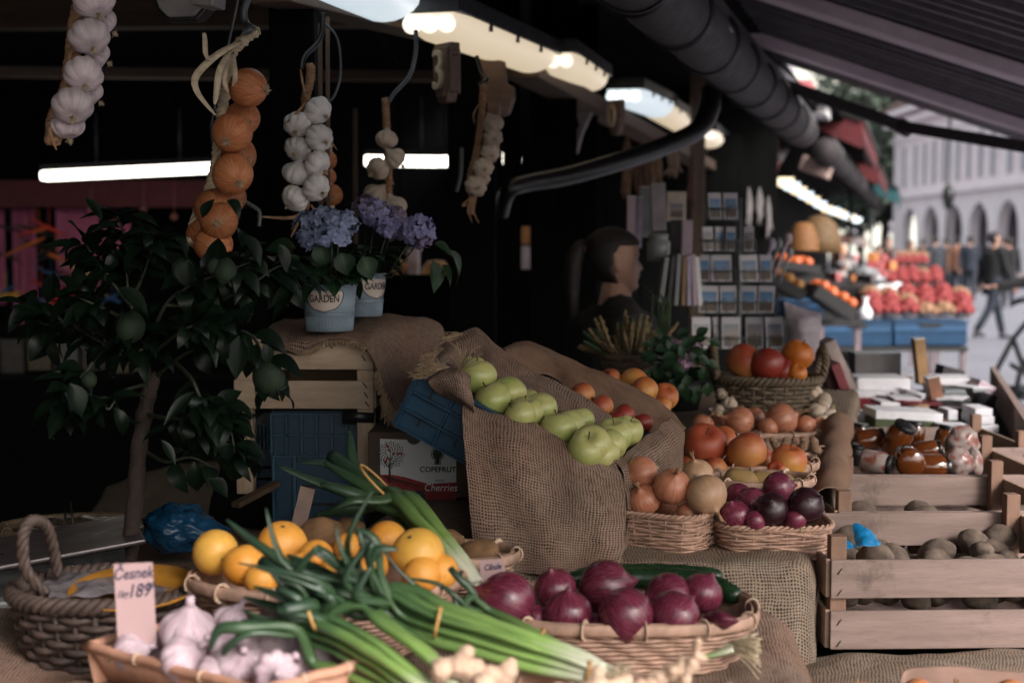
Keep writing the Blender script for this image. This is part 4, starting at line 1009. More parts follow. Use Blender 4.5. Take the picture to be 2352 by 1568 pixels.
basket(195, 1210, 2.95, .168, .12, .06, 'wide old bamboo tray with clear film at the far left', 'bamboo', BAMO, taper=.85)
# contents
nk = (-.1, .9, .3)
pile([(1160, 1384, 73, 1.93, (-1, .5, .1)), (1275, 1352, 50, 2.02, (-.2, .9, .3)), (1305, 1408, 56, 1.92, (0, 1, .15)), (1392, 1350, 66, 2.03, (1, .3, .1)), (1437, 1412, 66, 1.9, (-.7, .7, -.1)), (1535, 1372, 58, 2.02, (-.9, .1, .4)), (1550, 1414, 60, 1.91, (.6, .5, -.4)), (1612, 1362, 48, 2.02, (.5, .9, 0)), (1225, 1420, 34, 1.93), (1640, 1432, 30, 1.92, (1, .3, .3)), (1480, 1440, 34, 1.92), (1600, 1450, 30, 1.92), (1370, 1440, 34, 1.93), (1300, 1440, 30, 2.0)], 'onion_plain', REDO, 'glossy red onion', 'in the wide front basket')
m = MB(); m.loft([[P(1625, 1415, 1.9), P(1650, 1400, 1.885), P(1697, 1424, 1.87)], [P(1630, 1440, 1.89), P(1655, 1420, 1.87), P(1697, 1425, 1.87)], [P(1640, 1450, 1.9), P(1665, 1445, 1.88), P(1698, 1427, 1.87)]], 10, 8, .001, 30); o = m.build('onion_peel', REDO, thick=.0006); tag(o, 'curled piece of red onion skin at the right end of the front basket', 'onion skin')
def cucumber(pts, r, lab):
    m = MB(); c = cr([P(*p) for p in pts], 24); m.tube(c, [r * (1 - .55 * abs(2 * i / 23 - 1) ** 7) * (1 + .03 * math.sin(i * 2.1)) for i in range(24)], 16); o = m.build('cucumber', CUC); return tag(o, lab, 'cucumber')
cucumber([(1300, 1330, 2.1), (1450, 1328, 2.12), (1600, 1335, 2.1), (1700, 1372, 2.05)], .0165, 'dark green cucumber lying behind the red onions, the front one')
cucumber([(1320, 1322, 2.13), (1500, 1316, 2.15), (1660, 1325, 2.14)], .015, 'dark green cucumber lying behind the red onions, the back one')
pile([(1474, 1085, 38, 2.42, (-.9, -.2, .5)), (1480, 1148, 38, 2.40, (-.4, .8, .6)), (1545, 1117, 43, 2.38, (.1, .75, .65)), (1602, 1088, 36, 2.46, (-.3, 1, .4), PALEO, 'pale yellow onion'), (1622, 1136, 48, 2.36, (.45, -.75, .65), PALEO, 'large pale onion'), (1580, 1178, 26, 2.38, (.2, .6, .6)), (1530, 1160, 26, 2.46), (1455, 1120, 24, 2.46)], 'onion', TAN, 'tan onion', 'in the left pale wicker basket')
pile([(1697, 1142, 34, 2.45), (1688, 1182, 36, 2.36, (-.3, .8, .4)), (1728, 1152, 34, 2.42), (1772, 1170, 41, 2.35, (-.2, .6, .8), REDDK, 'dark red onion'), (1788, 1120, 38, 2.44, (.8, .2, .3)), (1850, 1160, 43, 2.35, (.6, .5, .6), REDDK, 'nearly black onion'), (1828, 1192, 26, 2.34), (1735, 1195, 24, 2.34), (1800, 1195, 24, 2.42), (1720, 1180, 24, 2.4)], 'onion_plain', REDO, 'purple onion', 'in the right pale wicker basket')
pile([(1702, 1112, 40, 2.66), (1750, 1105, 34, 2.68), (1800, 1112, 30, 2.68)], 'potato', plain('yellow_potato', (.30, .19, .07), .7), 'yellow potato', 'in the olive rimmed basket')
pile([(1617, 1022, 52, 2.85, (.3, .8, .4)), (1716, 1038, 48, 2.82, (-.5, .8, -.1)), (1812, 1060, 42, 2.82, (-.1, .95, .35), APO, 'orange apple with a stem'), (1662, 1012, 34, 2.95, None, APO, 'orange apple'), (1585, 1068, 32, 2.85, None, APO, 'orange apple'), (1640, 1078, 30, 2.8), (1785, 1082, 26, 2.8), (1755, 1055, 28, 2.92), (1680, 1070, 26, 2.9)], 'apple', APR, 'red blushed apple', 'in the middle bamboo basket')
pile([(1615, 975, 26, 3.42), (1650, 978, 24, 3.5), (1698, 968, 36, 3.42, (-.9, .3, .2)), (1730, 962, 28, 3.5), (1795, 964, 39, 3.42, (.9, .4, .3)), (1765, 982, 24, 3.4), (1850, 978, 26, 3.44), (1880, 978, 22, 3.48)], 'onion', TAN, 'small brown onion', 'in the far bamboo basket')
rr_ = random.Random(5)
for i in range(16):
    x, y = 1715 + (i % 8) * 22 + rr_.uniform(-5, 5), 1015 + (i // 8) * 14 + rr_.uniform(-3, 3)
    o = produce('potato', WALN, x, y, 13, 3.12 - .05 * (i // 8), name='walnut'); tag(o, 'walnut in the small bamboo basket', 'walnut', 'walnuts in the small basket')
    for c in list(o.children): bpy.data.objects.remove(c)
pile([(1712, 832, 45, 3.72, None, APR, 'red orange apple'), (1762, 838, 42, 3.68, None, RED, 'deep red apple'), (1798, 852, 30, 3.68, None, RED, 'deep red apple'), (1832, 815, 37, 3.72, None, ORD, 'round orange'), (1830, 856, 24, 3.66, None, ORD, 'small low orange')], 'apple', APR, '', 'in the tall dark basket')
pile([(495, 1268, 53, 1.97, (.6, -.2, 1), LEM, 'yellow lemon'), (560, 1298, 50, 1.93, (-.3, 1, 0)), (648, 1252, 58, 2.0, (.1, .9, .4)), (725, 1282, 44, 1.95), (690, 1308, 40, 1.92), (800, 1258, 36, 2.02), (890, 1245, 50, 2.02), (960, 1272, 62, 1.93, (-.3, .8, .5), LEM, 'yellow lemon'), (1012, 1312, 42, 1.92), (968, 1320, 46, 1.9), (600, 1330, 40, 1.9), (850, 1300, 44, 1.93), (770, 1320, 44, 1.9)], 'orange', ORA, 'orange', 'in the citrus basket')
pile([(1100, 1270, 45, 2.17, (1, .1, .1)), (1020, 1250, 42, 2.22, (1, .2, 0)), (1055, 1290, 30, 2.16), (1000, 1290, 34, 2.2)], 'potato', KIW, 'brown knobbly root', 'in the small bamboo basket')
produce('potato', KIW, 738, 1226, 46, 2.12, (1, .1, 0), 'dark brown root lying behind the oranges', 'root')
produce('potato', KIW, 800, 1215, 34, 2.2, (1, .1, 0), 'second brown root behind the oranges, partly hidden by leaves', 'root')
# ================================================ lemon tree
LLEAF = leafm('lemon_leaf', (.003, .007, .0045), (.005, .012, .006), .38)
TWIG = plain('lemon_twig', (.015, .022, .01), .6); TRUNK = plain('lemon_trunk', (.026, .016, .012), .9, .35, 40, .8, .003)
def leaf_geo(m, base, dirv, nrm, L, W_, curl=.5, nu=8, fold=.3, rr=rnd):
    y = dirv.normalized(); z = (nrm - y * nrm.dot(y)).normalized(); x = y.cross(z); rows = []; p = V(base); a = 0
    for i in range(nu + 1):
        f = i / nu; wv = W_ / 2 * math.sin(PI * f ** .85) ** 1.05 if 0 < f < 1 else .0004
        rows.append([p - x * wv + z * wv * fold, p - x * wv * .5 + z * wv * fold * .2, p.copy(), p + x * wv * .5 + z * wv * fold * .2, p + x * wv + z * wv * fold])
        a += curl / nu; p = p + (y * math.cos(a) - z * math.sin(a)) * L / nu
    vs = [q for r in rows for q in r]; n = 5
    m.add(vs, [(j * n + i, j * n + i + 1, (j + 1) * n + i + 1, (j + 1) * n + i) for j in range(nu) for i in range(4)], [(i / 4, j / nu) for j in range(nu + 1) for i in range(5)])
TB = P(292, 1300, 2.4)
t = empty('lemon_tree', TB, None, 'small potted lemon tree with glossy dark leaves and green lemons', 'lemon tree')
m = MB(); tk = [P(292, 1320, 2.4), P(300, 1240, 2.4), P(312, 1130, 2.4), P(318, 1040, 2.4), P(332, 950, 2.42), P(345, 890, 2.42), P(352, 860, 2.43)]
m.tube([p - TB for p in cr(tk, 40)], [px(21 - 4 * i / 39 + 1.5 * math.sin(i * 1.3) + (2.5 if i in (14, 26, 33) else 0), 2.4) for i in range(40)], 14); m.build('trunk', TRUNK, t)
BR = [[(345, 890, 2.42), (338, 820, 2.4), (330, 790, 2.38), (300, 740, 2.36)], [(352, 870, 2.43), (400, 830, 2.38), (450, 800, 2.35), (560, 760, 2.34), (610, 830, 2.34), (625, 900, 2.34)], [(345, 880, 2.42), (310, 830, 2.4), (240, 790, 2.4), (150, 745, 2.42), (100, 760, 2.42)],
    [(340, 800, 2.4), (300, 700, 2.38), (290, 620, 2.38), (285, 540, 2.38), (265, 490, 2.38)], [(340, 800, 2.4), (380, 700, 2.36), (440, 655, 2.36), (500, 630, 2.36), (580, 600, 2.38)], [(380, 700, 2.36), (480, 700, 2.4), (580, 650, 2.42), (650, 610, 2.45), (690, 660, 2.45)],
    [(300, 700, 2.38), (250, 640, 2.36), (215, 590, 2.36), (190, 550, 2.36)], [(240, 790, 2.4), (200, 850, 2.38), (160, 890, 2.36), (150, 950, 2.36)], [(332, 950, 2.42), (380, 960, 2.36), (430, 965, 2.34), (500, 1000, 2.34), (560, 1060, 2.34)],
    [(400, 830, 2.38), (440, 870, 2.3), (470, 930, 2.3), (520, 960, 2.3), (540, 1040, 2.3)], [(345, 880, 2.42), (280, 900, 2.36), (250, 940, 2.34), (240, 920, 2.34)], [(325, 1030, 2.42), (380, 1060, 2.36), (440, 1050, 2.34), (500, 1080, 2.34)], [(150, 745, 2.42), (100, 700, 2.42), (60, 710, 2.42)],
    [(300, 740, 2.36), (220, 700, 2.3), (170, 680, 2.3)], [(338, 820, 2.4), (420, 760, 2.28), (470, 740, 2.28), (520, 760, 2.28)], [(300, 700, 2.38), (340, 600, 2.36), (350, 540, 2.36)]]
mb = MB(); ml = MB(); lr = random.Random(21)
for bi, b in enumerate(BR):
    c = cr([P(*q) for q in b], 24); mb.tube([p - TB for p in c], [px(5.5 - 3.6 * i / 23, 2.4) for i in range(24)], 6)
    n = 36 if bi not in (10, 12) else 13
    if bi in (11,): n = 8
    for k in range(n):
        f = .38 + .62 * (k + lr.random() * .6) / n; i = min(23, int(f * 23)); p = c[i]
        tg = (c[min(23, i + 1)] - c[i - 1]).normalized(); ang = k * 2.4 + lr.random()
        side = tg.orthogonal(); side.rotate(Matrix.Rotation(ang, 3, tg))
        dv = (side * .8 + tg * .45 + V((0, -.15, .1 if f < .7 else .15))).normalized()
        leaf_geo(ml, p - TB + dv * .006, dv, V((lr.uniform(-.5, .5), -.5, .9)), lr.uniform(.035, .078), lr.uniform(.019, .035), lr.uniform(.3, 2.4), rr=lr)
# a few large leaves placed as they hang in the photo
for (x, y, d, dx, dy, L, W_, cu) in ((520, 462, 2.3, 1, -.2, .05, .045, 1.7), (465, 500, 2.3, .3, .9, .045, .03, .8), (400, 545, 2.3, .9, -.3, .06, .032, 1.8), (300, 500, 2.34, .9, .3, .06, .04, 1.3), (195, 455, 2.34, .7, -.6, .055, .03, .5), (560, 540, 2.3, .7, -.6, .07, .04, .9), (640, 560, 2.35, .5, -.9, .06, .035, .7), (20, 705, 2.35, 1, 0, .075, .03, .4), (550, 770, 2.28, -.1, -1, .085, .05, .3), (430, 600, 2.26, -.1, -1, .05, .05, .5), (270, 660, 2.26, .9, -.5, .08, .05, .6), (610, 790, 2.26, .2, -1, .04, .03, .6), (160, 880, 2.28, .5, -.9, .07, .05, .6), (390, 980, 2.28, -.9, -.1, .07, .03, .9), (370, 1010, 2.28, .7, -.9, .055, .025, .4), (480, 1100, 2.28, .7, -.4, .05, .045, .6)):
    leaf_geo(ml, P(x, y, d) - TB, V((dx, -.1, dy)), V((.1, -.45, .9)), L * .85, W_ * .72, cu)
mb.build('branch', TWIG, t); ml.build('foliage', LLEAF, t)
for x, y, r, u in ((420, 622, 26, (0, 1, .2)), (490, 612, 17, (.2, 1, .3)), (517, 622, 26, (.2, 1, -.2)), (300, 752, 33, (.3, 1, .2)), (618, 868, 38, (-.35, 1, .1)), (205, 872, 18, (0, 1, .1))):
    produce('lemon', GRN, x, y, r, 2.33, up=tuple(-q for q in u), parent=t, origin=TB, name='green_lemon')
# ================================================ wooden stand crate with burlap
sw = px(320, 2.9); sc = P(708, 1000, 2.9)
t = empty('wooden_crate', (sc.x, sc.y + .2, sc.z), (0, 0, -.03), 'tall pale wooden crate draped with burlap, carrying the flower pots', 'crate')
def zat(y): return P(708, y, 2.9).z - sc.z
hh = .40
for sx in (-1, 1):
    for sy in (-1, 1): m = MB(); m.box((sx * (sw / 2 - .018), sy * (.19), zat(785) / 2 - .06), (.034, .03, zat(785) + .12)); m.build('corner_post', WDPZ, t, bevel=.0015)
for yt, yb in ((786, 846), (872, 936)):
    for sy in (-1, 1): m = MB(); m.box((0, sy * .21, (zat(yt) + zat(yb)) / 2), (sw, .007, zat(yt) - zat(yb))); m.build('plank', WDP, t, bevel=.001)
    for sx in (-1, 1): m = MB(); m.box((sx * (sw / 2 - .0), 0, (zat(yt) + zat(yb)) / 2), (.007, .4, zat(yt) - zat(yb))); m.build('plank', WDP, t, bevel=.001)
m = MB()
for i in range(5): m.box((0, -.165 + i * .083, zat(785) + .003), (sw - .01, .075, .006))
build_each(m, 'top_board', WDP, t)
m = MB()
for x, y in ((848, 800), (846, 820), (848, 882), (851, 905), (853, 925), (770, 792)):
    q = P(x, y, 2.9) - V((sc.x, sc.y + .2, sc.z)); q.y = -.216; m.tube([q + V((-.004, 0, .006)), q + V((.004, 0, -.005))], .0012, 5)
build_each(m, 'staple', NAIL, t)
rows = [[P(608, 792, 2.86), P(660, 803, 2.85), P(712, 806, 2.85), P(745, 786, 2.86), P(800, 783, 2.86), P(840, 800, 2.84), P(868, 850, 2.82), P(885, 905, 2.80), P(905, 948, 2.79)],
        [P(606, 768, 2.9), P(660, 772, 2.89), P(712, 770, 2.89), P(745, 768, 2.89), P(800, 768, 2.89), P(850, 775, 2.88), P(885, 830, 2.86), P(905, 890, 2.85), P(925, 935, 2.84)],
        [P(620, 748, 3.05), P(670, 745, 3.05), P(720, 742, 3.05), P(780, 740, 3.05), P(850, 738, 3.05), P(900, 748, 3.02), P(935, 800, 3.0), P(945, 860, 2.98), P(948, 910, 2.98)],
        [P(640, 738, 3.18), P(700, 734, 3.18), P(760, 731, 3.18), P(830, 729, 3.18), P(900, 728, 3.18), P(955, 742, 3.16), P(985, 790, 3.12), P(990, 850, 3.1), P(985, 905, 3.1)],
        [P(650, 733, 3.3), P(720, 730, 3.3), P(800, 727, 3.3), P(870, 725, 3.3), P(940, 727, 3.3), P(995, 735, 3.28), P(1018, 765, 3.26), P(1022, 820, 3.24), P(1015, 880, 3.24)],
        [P(655, 745, 3.36), P(720, 745, 3.36), P(800, 745, 3.36), P(870, 745, 3.36), P(940, 745, 3.36), P(990, 750, 3.34), P(1012, 775, 3.3), P(1015, 820, 3.28), P(1010, 880, 3.28)]]
cb = cloth(rows, 110, 60, BUR, 'burlap cloth with frayed edge over the tall pale crate', .0055, 15, 2)
def fringe(edge, dirs, n, L, name='fringe', parent=None, mat=STRAW, seed=1, rad=.00075):
    rr = random.Random(seed); c = cr([P(*e) if not isinstance(e, V) else e for e in edge], 80); m = MB(); dv = V(dirs)
    for i in range(n):
        p = c[rr.randrange(80)]; q = p + V((rr.gauss(0, .002), rr.gauss(0, .002), 0)); l = L * rr.uniform(.5, 1.15); s = V((rr.gauss(0, .35), rr.gauss(0, .25), rr.gauss(0, .2)))
        e = q + (dv + s).normalized() * l; mid = q.lerp(e, .5) + V((rr.gauss(0, .12), rr.gauss(0, .1), rr.gauss(0, .1))) * l
        m.tube(cr([q, mid, e], 6), rad, 3)
    return m.build(name, mat, parent)
FR = plain('frayed_thread', (.34, .24, .15), .9, .3, 80)
fringe([(608, 790, 2.85), (660, 801, 2.84), (712, 804, 2.84), (745, 785, 2.85), (800, 782, 2.85), (840, 799, 2.83)], (.0, -.2, -1), 260, .011, parent=cb, mat=FR)
fringe([(868, 850, 2.81), (885, 905, 2.79), (905, 948, 2.78)], (-.6, -.2, -.8), 200, .016, parent=cb, mat=FR, seed=3)
fringe([(890, 935, 2.79), (905, 945, 2.785), (930, 935, 2.83)], (.0, -.1, -1), 120, .03, parent=cb, mat=FR, seed=4)
# ================================================ flower pots
ZINC = plain('blue_zinc', (.22, .29, .35), .5, .12, 30); ZDK = plain('zinc_groove', (.03, .035, .045), .6); CREAM = plain('cream_plaque', (.55, .46, .40), .5, .05)
INKD = plain('dark_lettering', (.02, .017, .017), .6); SOIL = plain('potting_soil', (.02, .014, .01), .95)
def pot(x, yb, yt, wt, wb, d, yaw, label, txt):
    c = P(x, yb, d); h = px(yb - yt, d) * 1.02; rt, rb = px(wt, d), px(wb, d)
    t = empty('flower_pot', c, (0, 0, yaw), label, 'flower pot'); R_ = lambda z: rb + (rt - rb) * z / h
    m = MB(); prof = [(0.001, .001), (R_(0) * .96, .001), (R_(0) * 1.0, .003)]
    n = 96; zs = [.004, .006, h * .30, h * .305]
    m.lathe([(R_(0), .003), (R_(.35 * h), .35 * h), (R_(.36 * h) + .0012, .36 * h), (R_(.375 * h) + .0012, .375 * h), (R_(.385 * h), .385 * h), (R_(.40 * h) + .0012, .40 * h), (R_(.415 * h) + .0012, .415 * h), (R_(.42 * h), .42 * h), (R_(h * .97), h * .97), (R_(h) + .002, h * .975), (R_(h) + .002, h), (R_(h) - .001, h), (R_(h * .8) - .002, h * .8)], 64)
    m.lathe([(0.0005, .002), (R_(0), .003)], 64); m.build('side', ZINC, t)
    m = MB()
    for i in range(64):
        a = 2 * PI * i / 64; m.tube([V((math.cos(a) * R_(q * h), math.sin(a) * R_(q * h), q * h)) for q in (.03, .34)], .0011, 4)
    m.build('rib', ZINC, t)
    m = MB(); m.lathe([(R_(.385 * h) + .0006, .386 * h), (R_(.39 * h) + .0006, .396 * h)], 64); m.lathe([(R_(.35 * h) + .0006, .352 * h), (R_(.35 * h) + .0006, .358 * h)], 64); m.lathe([(R_(.42 * h) + .0006, .421 * h), (R_(.42 * h) + .0006, .428 * h)], 64); build_each(m, 'groove', ZDK, t)
    m = MB(); m.lathe([(.0005, h * .86), (R_(h * .85) - .001, h * .85)], 32); m.build('soil', SOIL, t)
    def wrap(me, z0, off):
        for v in me.vertices:
            a = -PI / 2 + v.co.x / rt; z = z0 + v.co.y; r = R_(z) + off + v.co.z; v.co = (r * math.cos(a), r * math.sin(a), z)
    # plaque: flat top, rounded below
    m = MB(); pw, ph = rt * .74, h * .22; nn = 20; top = []; rows = []
    for j in range(9):
        f = j / 8; yy = ph * (1 - 2 * f); wv = pw * (1 if f < .15 else math.sqrt(max(0, 1 - ((f - .15) / .85) ** 2.2))) * (.9 if j == 0 else 1)
        rows.append([V((wv * (2 * i / nn - 1), yy, 0)) for i in range(nn + 1)])
    m.surf(rows); o = m.build('plaque', CREAM, t, thick=.0012); wrap(o.data, h * .66, .0012)
    m = MB(); edge = [r[0] for r in rows] + [r[-1] for r in rows[::-1]]; m.tube([V((e.x, e.y, 0)) for e in edge], .0009, 5, closed=True); o = m.build('plaque_edge', ZDK, t); wrap(o.data, h * .66, .0018)
    o = text_mesh(txt, ph * .95, INKD, 'lettering', t, Matrix.Translation((0, -ph * .05, 0)), ext=.0002, sx=.8, bold=.0003); wrap(o.data, h * .66, .0026)
    # serif feet on the letters
    return t, c, h
HYL = leafm('hydrangea_leaf', (.010, .026, .012), (.018, .045, .018), .4)
def hydrangea(t, c, h, heads, cols, nl, seed, big=(), ls=1):
    rr = random.Random(seed); m = MB()
    for i in range(nl):
        a = rr.uniform(0, 2 * PI); p = V((math.cos(a) * .02, math.sin(a) * .02, h * .95 + rr.uniform(0, .04))); dv = V((math.cos(a), math.sin(a), rr.uniform(.1, .8)))
        leaf_geo(m, p + dv * .02, dv, V((0, 0, 1)), rr.uniform(.05, .08) * ls, rr.uniform(.034, .05) * ls, rr.uniform(.6, 1.7))
    for (x, y, d, dx, dy, L, W_, cu) in big: leaf_geo(m, P(x, y, d) - c, V((dx, -.2, dy)), V((.1, -.8, .6)), L, W_, cu)
    m.build('foliage', HYL, t)
    m = MB()
    for (x, y, d, rx, ry, ci) in heads: m.tube([(0, 0, h * .85), ((P(x, y, d) - c) * .5).to_tuple(), (P(x, y, d) - c).to_tuple()], .002, 5)
    m.build('stem', TWIG, t)
    for (x, y, d, rx, ry, ci) in heads:
        q = P(x, y, d) - c; m = MB(); Rx, Ry = px(rx, d), px(ry, d)
        for k in range(46):
            dv = V((rr.gauss(0, 1), rr.gauss(0, 1) - .4, rr.gauss(0, 1) + .25)).normalized(); p = q + V((dv.x * Rx, dv.y * Rx, dv.z * Ry)); s = rr.uniform(.0075, .0115); n_ = (dv + V((rr.gauss(0, .3), rr.gauss(0, .3), rr.gauss(0, .3)))).normalized()
            u = n_.orthogonal().normalized(); u.rotate(Matrix.Rotation(rr.uniform(0, 6), 3, n_)); v = n_.cross(u)
            for j in range(4):
                a = j * PI / 2; e = u * math.cos(a) + v * math.sin(a); f = n_.cross(e)
                m.add([p, p + e * s * .5 - f * s * .5 + n_ * .002, p + e * s * 1.05 - f * s * .28 + n_ * .0005, p + e * s * 1.1 + f * s * .25 + n_ * .003, p + e * s * .5 + f * s * .5 + n_ * .001], [(0, 1, 2, 3, 4)])
        m.build('flower_head', cols[ci], t)
HB = [plain('blue_petal', (.20, .24, .38), .6, .3, 90), plain('violet_petal', (.21, .20, .37), .6, .3, 90), plain('mauve_petal', (.22, .16, .24), .6, .3, 90), plain('pink_petal', (.32, .2, .28), .6, .3, 90)]
t, c, h = pot(757, 762, 655, 63, 52, 2.87, -.08, 'blue zinc flower pot with cream plaque and blue hydrangea, front one', 'GARDEN')
hydrangea(t, c, h, [(705, 520, 2.85, 32, 30, 0), (745, 505, 2.83, 36, 24, 0), (785, 515, 2.82, 40, 28, 0), (770, 545, 2.78, 44, 22, 0), (715, 548, 2.82, 25, 20, 0)], HB, 44, 4, ((740, 560, 2.8, .3, -1, .05, .045, .6), (695, 590, 2.8, -.8, -.5, .06, .045, .8), (790, 580, 2.78, .4, -.9, .05, .045, .8), (840, 590, 2.78, .5, -.8, .05, .045, .8), (680, 570, 2.85, -.8, .2, .07, .04, .9)))
t, c, h = pot(830, 728, 630, 40 + 16, 36 + 10, 3.08, .85, 'blue zinc flower pot with violet hydrangea, partly hidden back one', 'GARDEN')
hydrangea(t, c, h, [(872, 530, 2.95, 40, 36, 1), (858, 490, 3.05, 38, 30, 1), (918, 512, 3.05, 30, 38, 2), (888, 475, 3.1, 30, 24, 2), (925, 545, 2.98, 22, 22, 2), (842, 520, 3.0, 25, 22, 1)], HB, 44, 8, ((920, 575, 2.9, .8, -.9, .10, .05, .9), (930, 560, 2.95, 1, -.3, .07, .035, .5), (860, 600, 2.9, .1, -1, .07, .055, .4), (890, 610, 2.9, .7, -.8, .06, .04, .6)))
# ================================================ tilted blue crates of apples
def plastic_crate(O, th, L, W_, Hh, label, mat=BLUEP, slots=True, axl=OUT, axw=AX):
    ex = (axl * math.cos(th) - V((0, 0, math.sin(th)))).normalized(); ey = axw; ez = ex.cross(ey).normalized()
    if ez.z < 0: ez = -ez
    R = Matrix((ex, ey, ez)).transposed(); t = empty('plastic_crate', O, None, label, 'crate')
    def pt(a, b, c): return R @ V((a, b, -c))
    def panel(p0, u, ul, v, vl, nrm, name, nu_, nv_, mat=mat):
        m = MB(); Rm = Matrix((u, v, nrm)).transposed()
        m.box(p0 + u * ul / 2 + v * vl / 2, (ul, vl, .003), Rm)
        m.build('side_panel', mat, t)
        m = MB()
        for i in range(nu_ + 1): m.box(p0 + u * (ul * i / nu_) + v * vl / 2 + nrm * .004, (.0035, vl, .011), Rm)
        for j in range(nv_ + 1): m.box(p0 + u * ul / 2 + v * (vl * j / nv_) + nrm * .005, (ul + .004, .0035, .0135), Rm)
        m.box(p0 + u * ul / 2 + nrm * .006 - v * .001, (ul + .012, .005, .018), Rm)
        m.build('rib', mat, t, bevel=.0006)
        if slots:
            m = MB()
            for i in range(nu_):
                for q in ((.35,) if i < 2 else (.25, .5, .75)): m.box(p0 + u * (ul * (i + q + .1) / nu_) + v * vl * (.28 if i < 2 else .7) + nrm * .0018, (.004, vl * .22, .002), Rm)
                if i < 2: m.box(p0 + u * (ul * (i + .45) / nu_) + v * vl * .75 + nrm * .0018, (.004, vl * .22, .002), Rm)
            build_each(m, 'slot', BLACK, t)
    dn = -ez
    panel(pt(0, 0, 0), ex, L, dn, Hh, -ey, 'f', 5, 3); panel(pt(0, W_, 0), ex, L, dn, Hh, ey, 'b', 5, 3)
    panel(pt(0, 0, 0), ey, W_, dn, Hh, -ex, 'l', 3, 3); panel(pt(L, 0, 0), ey, W_, dn, Hh, ex, 'r', 3, 3)
    m = MB(); m.box(pt(L / 2, W_ / 2, Hh), (L, W_, .004), R); m.build('base', mat, t)
    return t, (lambda a, b, c=0: O + pt(a, b, c))
THT = math.radians(26)
O1 = P(968, 856, 2.5); t, K1 = plastic_crate(O1, THT, .38, .27, .104, 'tilted dark blue plastic crate holding green apples')
O2 = O1 + AX * .30 + V((.03, 0, -.005)); t, K2 = plastic_crate(O2, THT, .38, .25, .118, 'second tilted blue crate behind the green apples, holding peaches')
m = MB(); m.box(O1 + V((.27, .36, -.25)), (.14, .4, .16), Euler((0, 0, YAW)).to_matrix()); o = m.build('wooden_block', DARKW); tag(o, 'dark block propping up the tilted crates', 'block')
# front drape
rows = [[P(1080, 950, 2.56), P(1140, 980, 2.56), P(1210, 1000, 2.54), P(1270, 1030, 2.52), P(1340, 1065, 2.5), P(1400, 1080, 2.48)],
        [P(1072, 920, 2.49), P(1130, 948, 2.47), P(1205, 962, 2.46), P(1262, 992, 2.45), P(1335, 1038, 2.43), P(1405, 1055, 2.42)],
        [P(1062, 935, 2.46), P(1120, 962, 2.44), P(1200, 975, 2.43), P(1265, 1006, 2.42), P(1340, 1050, 2.40), P(1425, 1085, 2.40)],
        [P(1063, 985, 2.42), P(1120, 1010, 2.40), P(1200, 1025, 2.39), P(1270, 1060, 2.385), P(1350, 1095, 2.38), P(1436, 1120, 2.38)],
        [P(1072, 1080, 2.38), P(1130, 1100, 2.355), P(1200, 1120, 2.345), P(1275, 1140, 2.34), P(1355, 1160, 2.335), P(1438, 1170, 2.35)],
        [P(1080, 1180, 2.34), P(1140, 1195, 2.32), P(1205, 1205, 2.31), P(1275, 1215, 2.30), P(1350, 1225, 2.295), P(1436, 1230, 2.315)],
        [P(1090, 1260, 2.31), P(1145, 1268, 2.285), P(1210, 1275, 2.275), P(1275, 1280, 2.27), P(1345, 1285, 2.265), P(1428, 1285, 2.28)],
        [P(1112, 1305, 2.30), P(1160, 1315, 2.26), P(1215, 1318, 2.25), P(1275, 1318, 2.245), P(1340, 1318, 2.24), P(1415, 1315, 2.25)]]
m = MB(); m.loft(rows, 110, 120, 0)
for i, p in enumerate(m.v):                                    # soft vertical folds
    x, y, z = p; k = max(0, min(1, (1.30 - z) / .12)) ; f = .007 * math.sin(x * 62 + 2.2 * math.sin(z * 11)) + .010 * noise.noise(V((x * 17, z * 12, 3)))
    m.v[i] = (x, y - f * k, z)
dr = m.build('burlap_cloth', BUR, thick=.002); tag(dr, 'long burlap drape hanging down in front of the green apples', 'cloth')
# back wall of the lining, peaking behind the apples
rows = [[P(985, 850, 2.60), P(1020, 790, 2.75), P(1090, 752, 2.80), P(1145, 795, 2.76), P(1220, 850, 2.72), P(1320, 900, 2.68), P(1420, 970, 2.64), P(1490, 1010, 2.60)],
        [P(1000, 845, 2.58), P(1045, 800, 2.72), P(1095, 775, 2.76), P(1140, 815, 2.72), P(1215, 865, 2.68), P(1315, 915, 2.64), P(1415, 985, 2.60), P(1480, 1020, 2.57)],
        [P(1015, 880, 2.58), P(1055, 850, 2.67), P(1100, 840, 2.70), P(1145, 865, 2.66), P(1220, 915, 2.62), P(1310, 960, 2.58), P(1400, 1015, 2.56), P(1460, 1045, 2.54)],
        [P(1030, 930, 2.56), P(1070, 920, 2.62), P(1115, 920, 2.64), P(1160, 935, 2.62), P(1225, 975, 2.58), P(1310, 1020, 2.54), P(1380, 1055, 2.52), P(1440, 1075, 2.5)]]
cl = cloth(rows, 100, 50, BUR, 'burlap lining rising to a frayed peak behind the green apples', .006, 16, 5)
fringe([(1040, 775, 2.76), (1060, 765, 2.78), (1045, 790, 2.75)], (-1, -.1, -.25), 90, .03, parent=cl, mat=FR, seed=7)
fringe([(985, 850, 2.58), (1000, 820, 2.66), (1030, 800, 2.72)], (-1, -.2, -.35), 170, .028, parent=cl, mat=FR, seed=8)
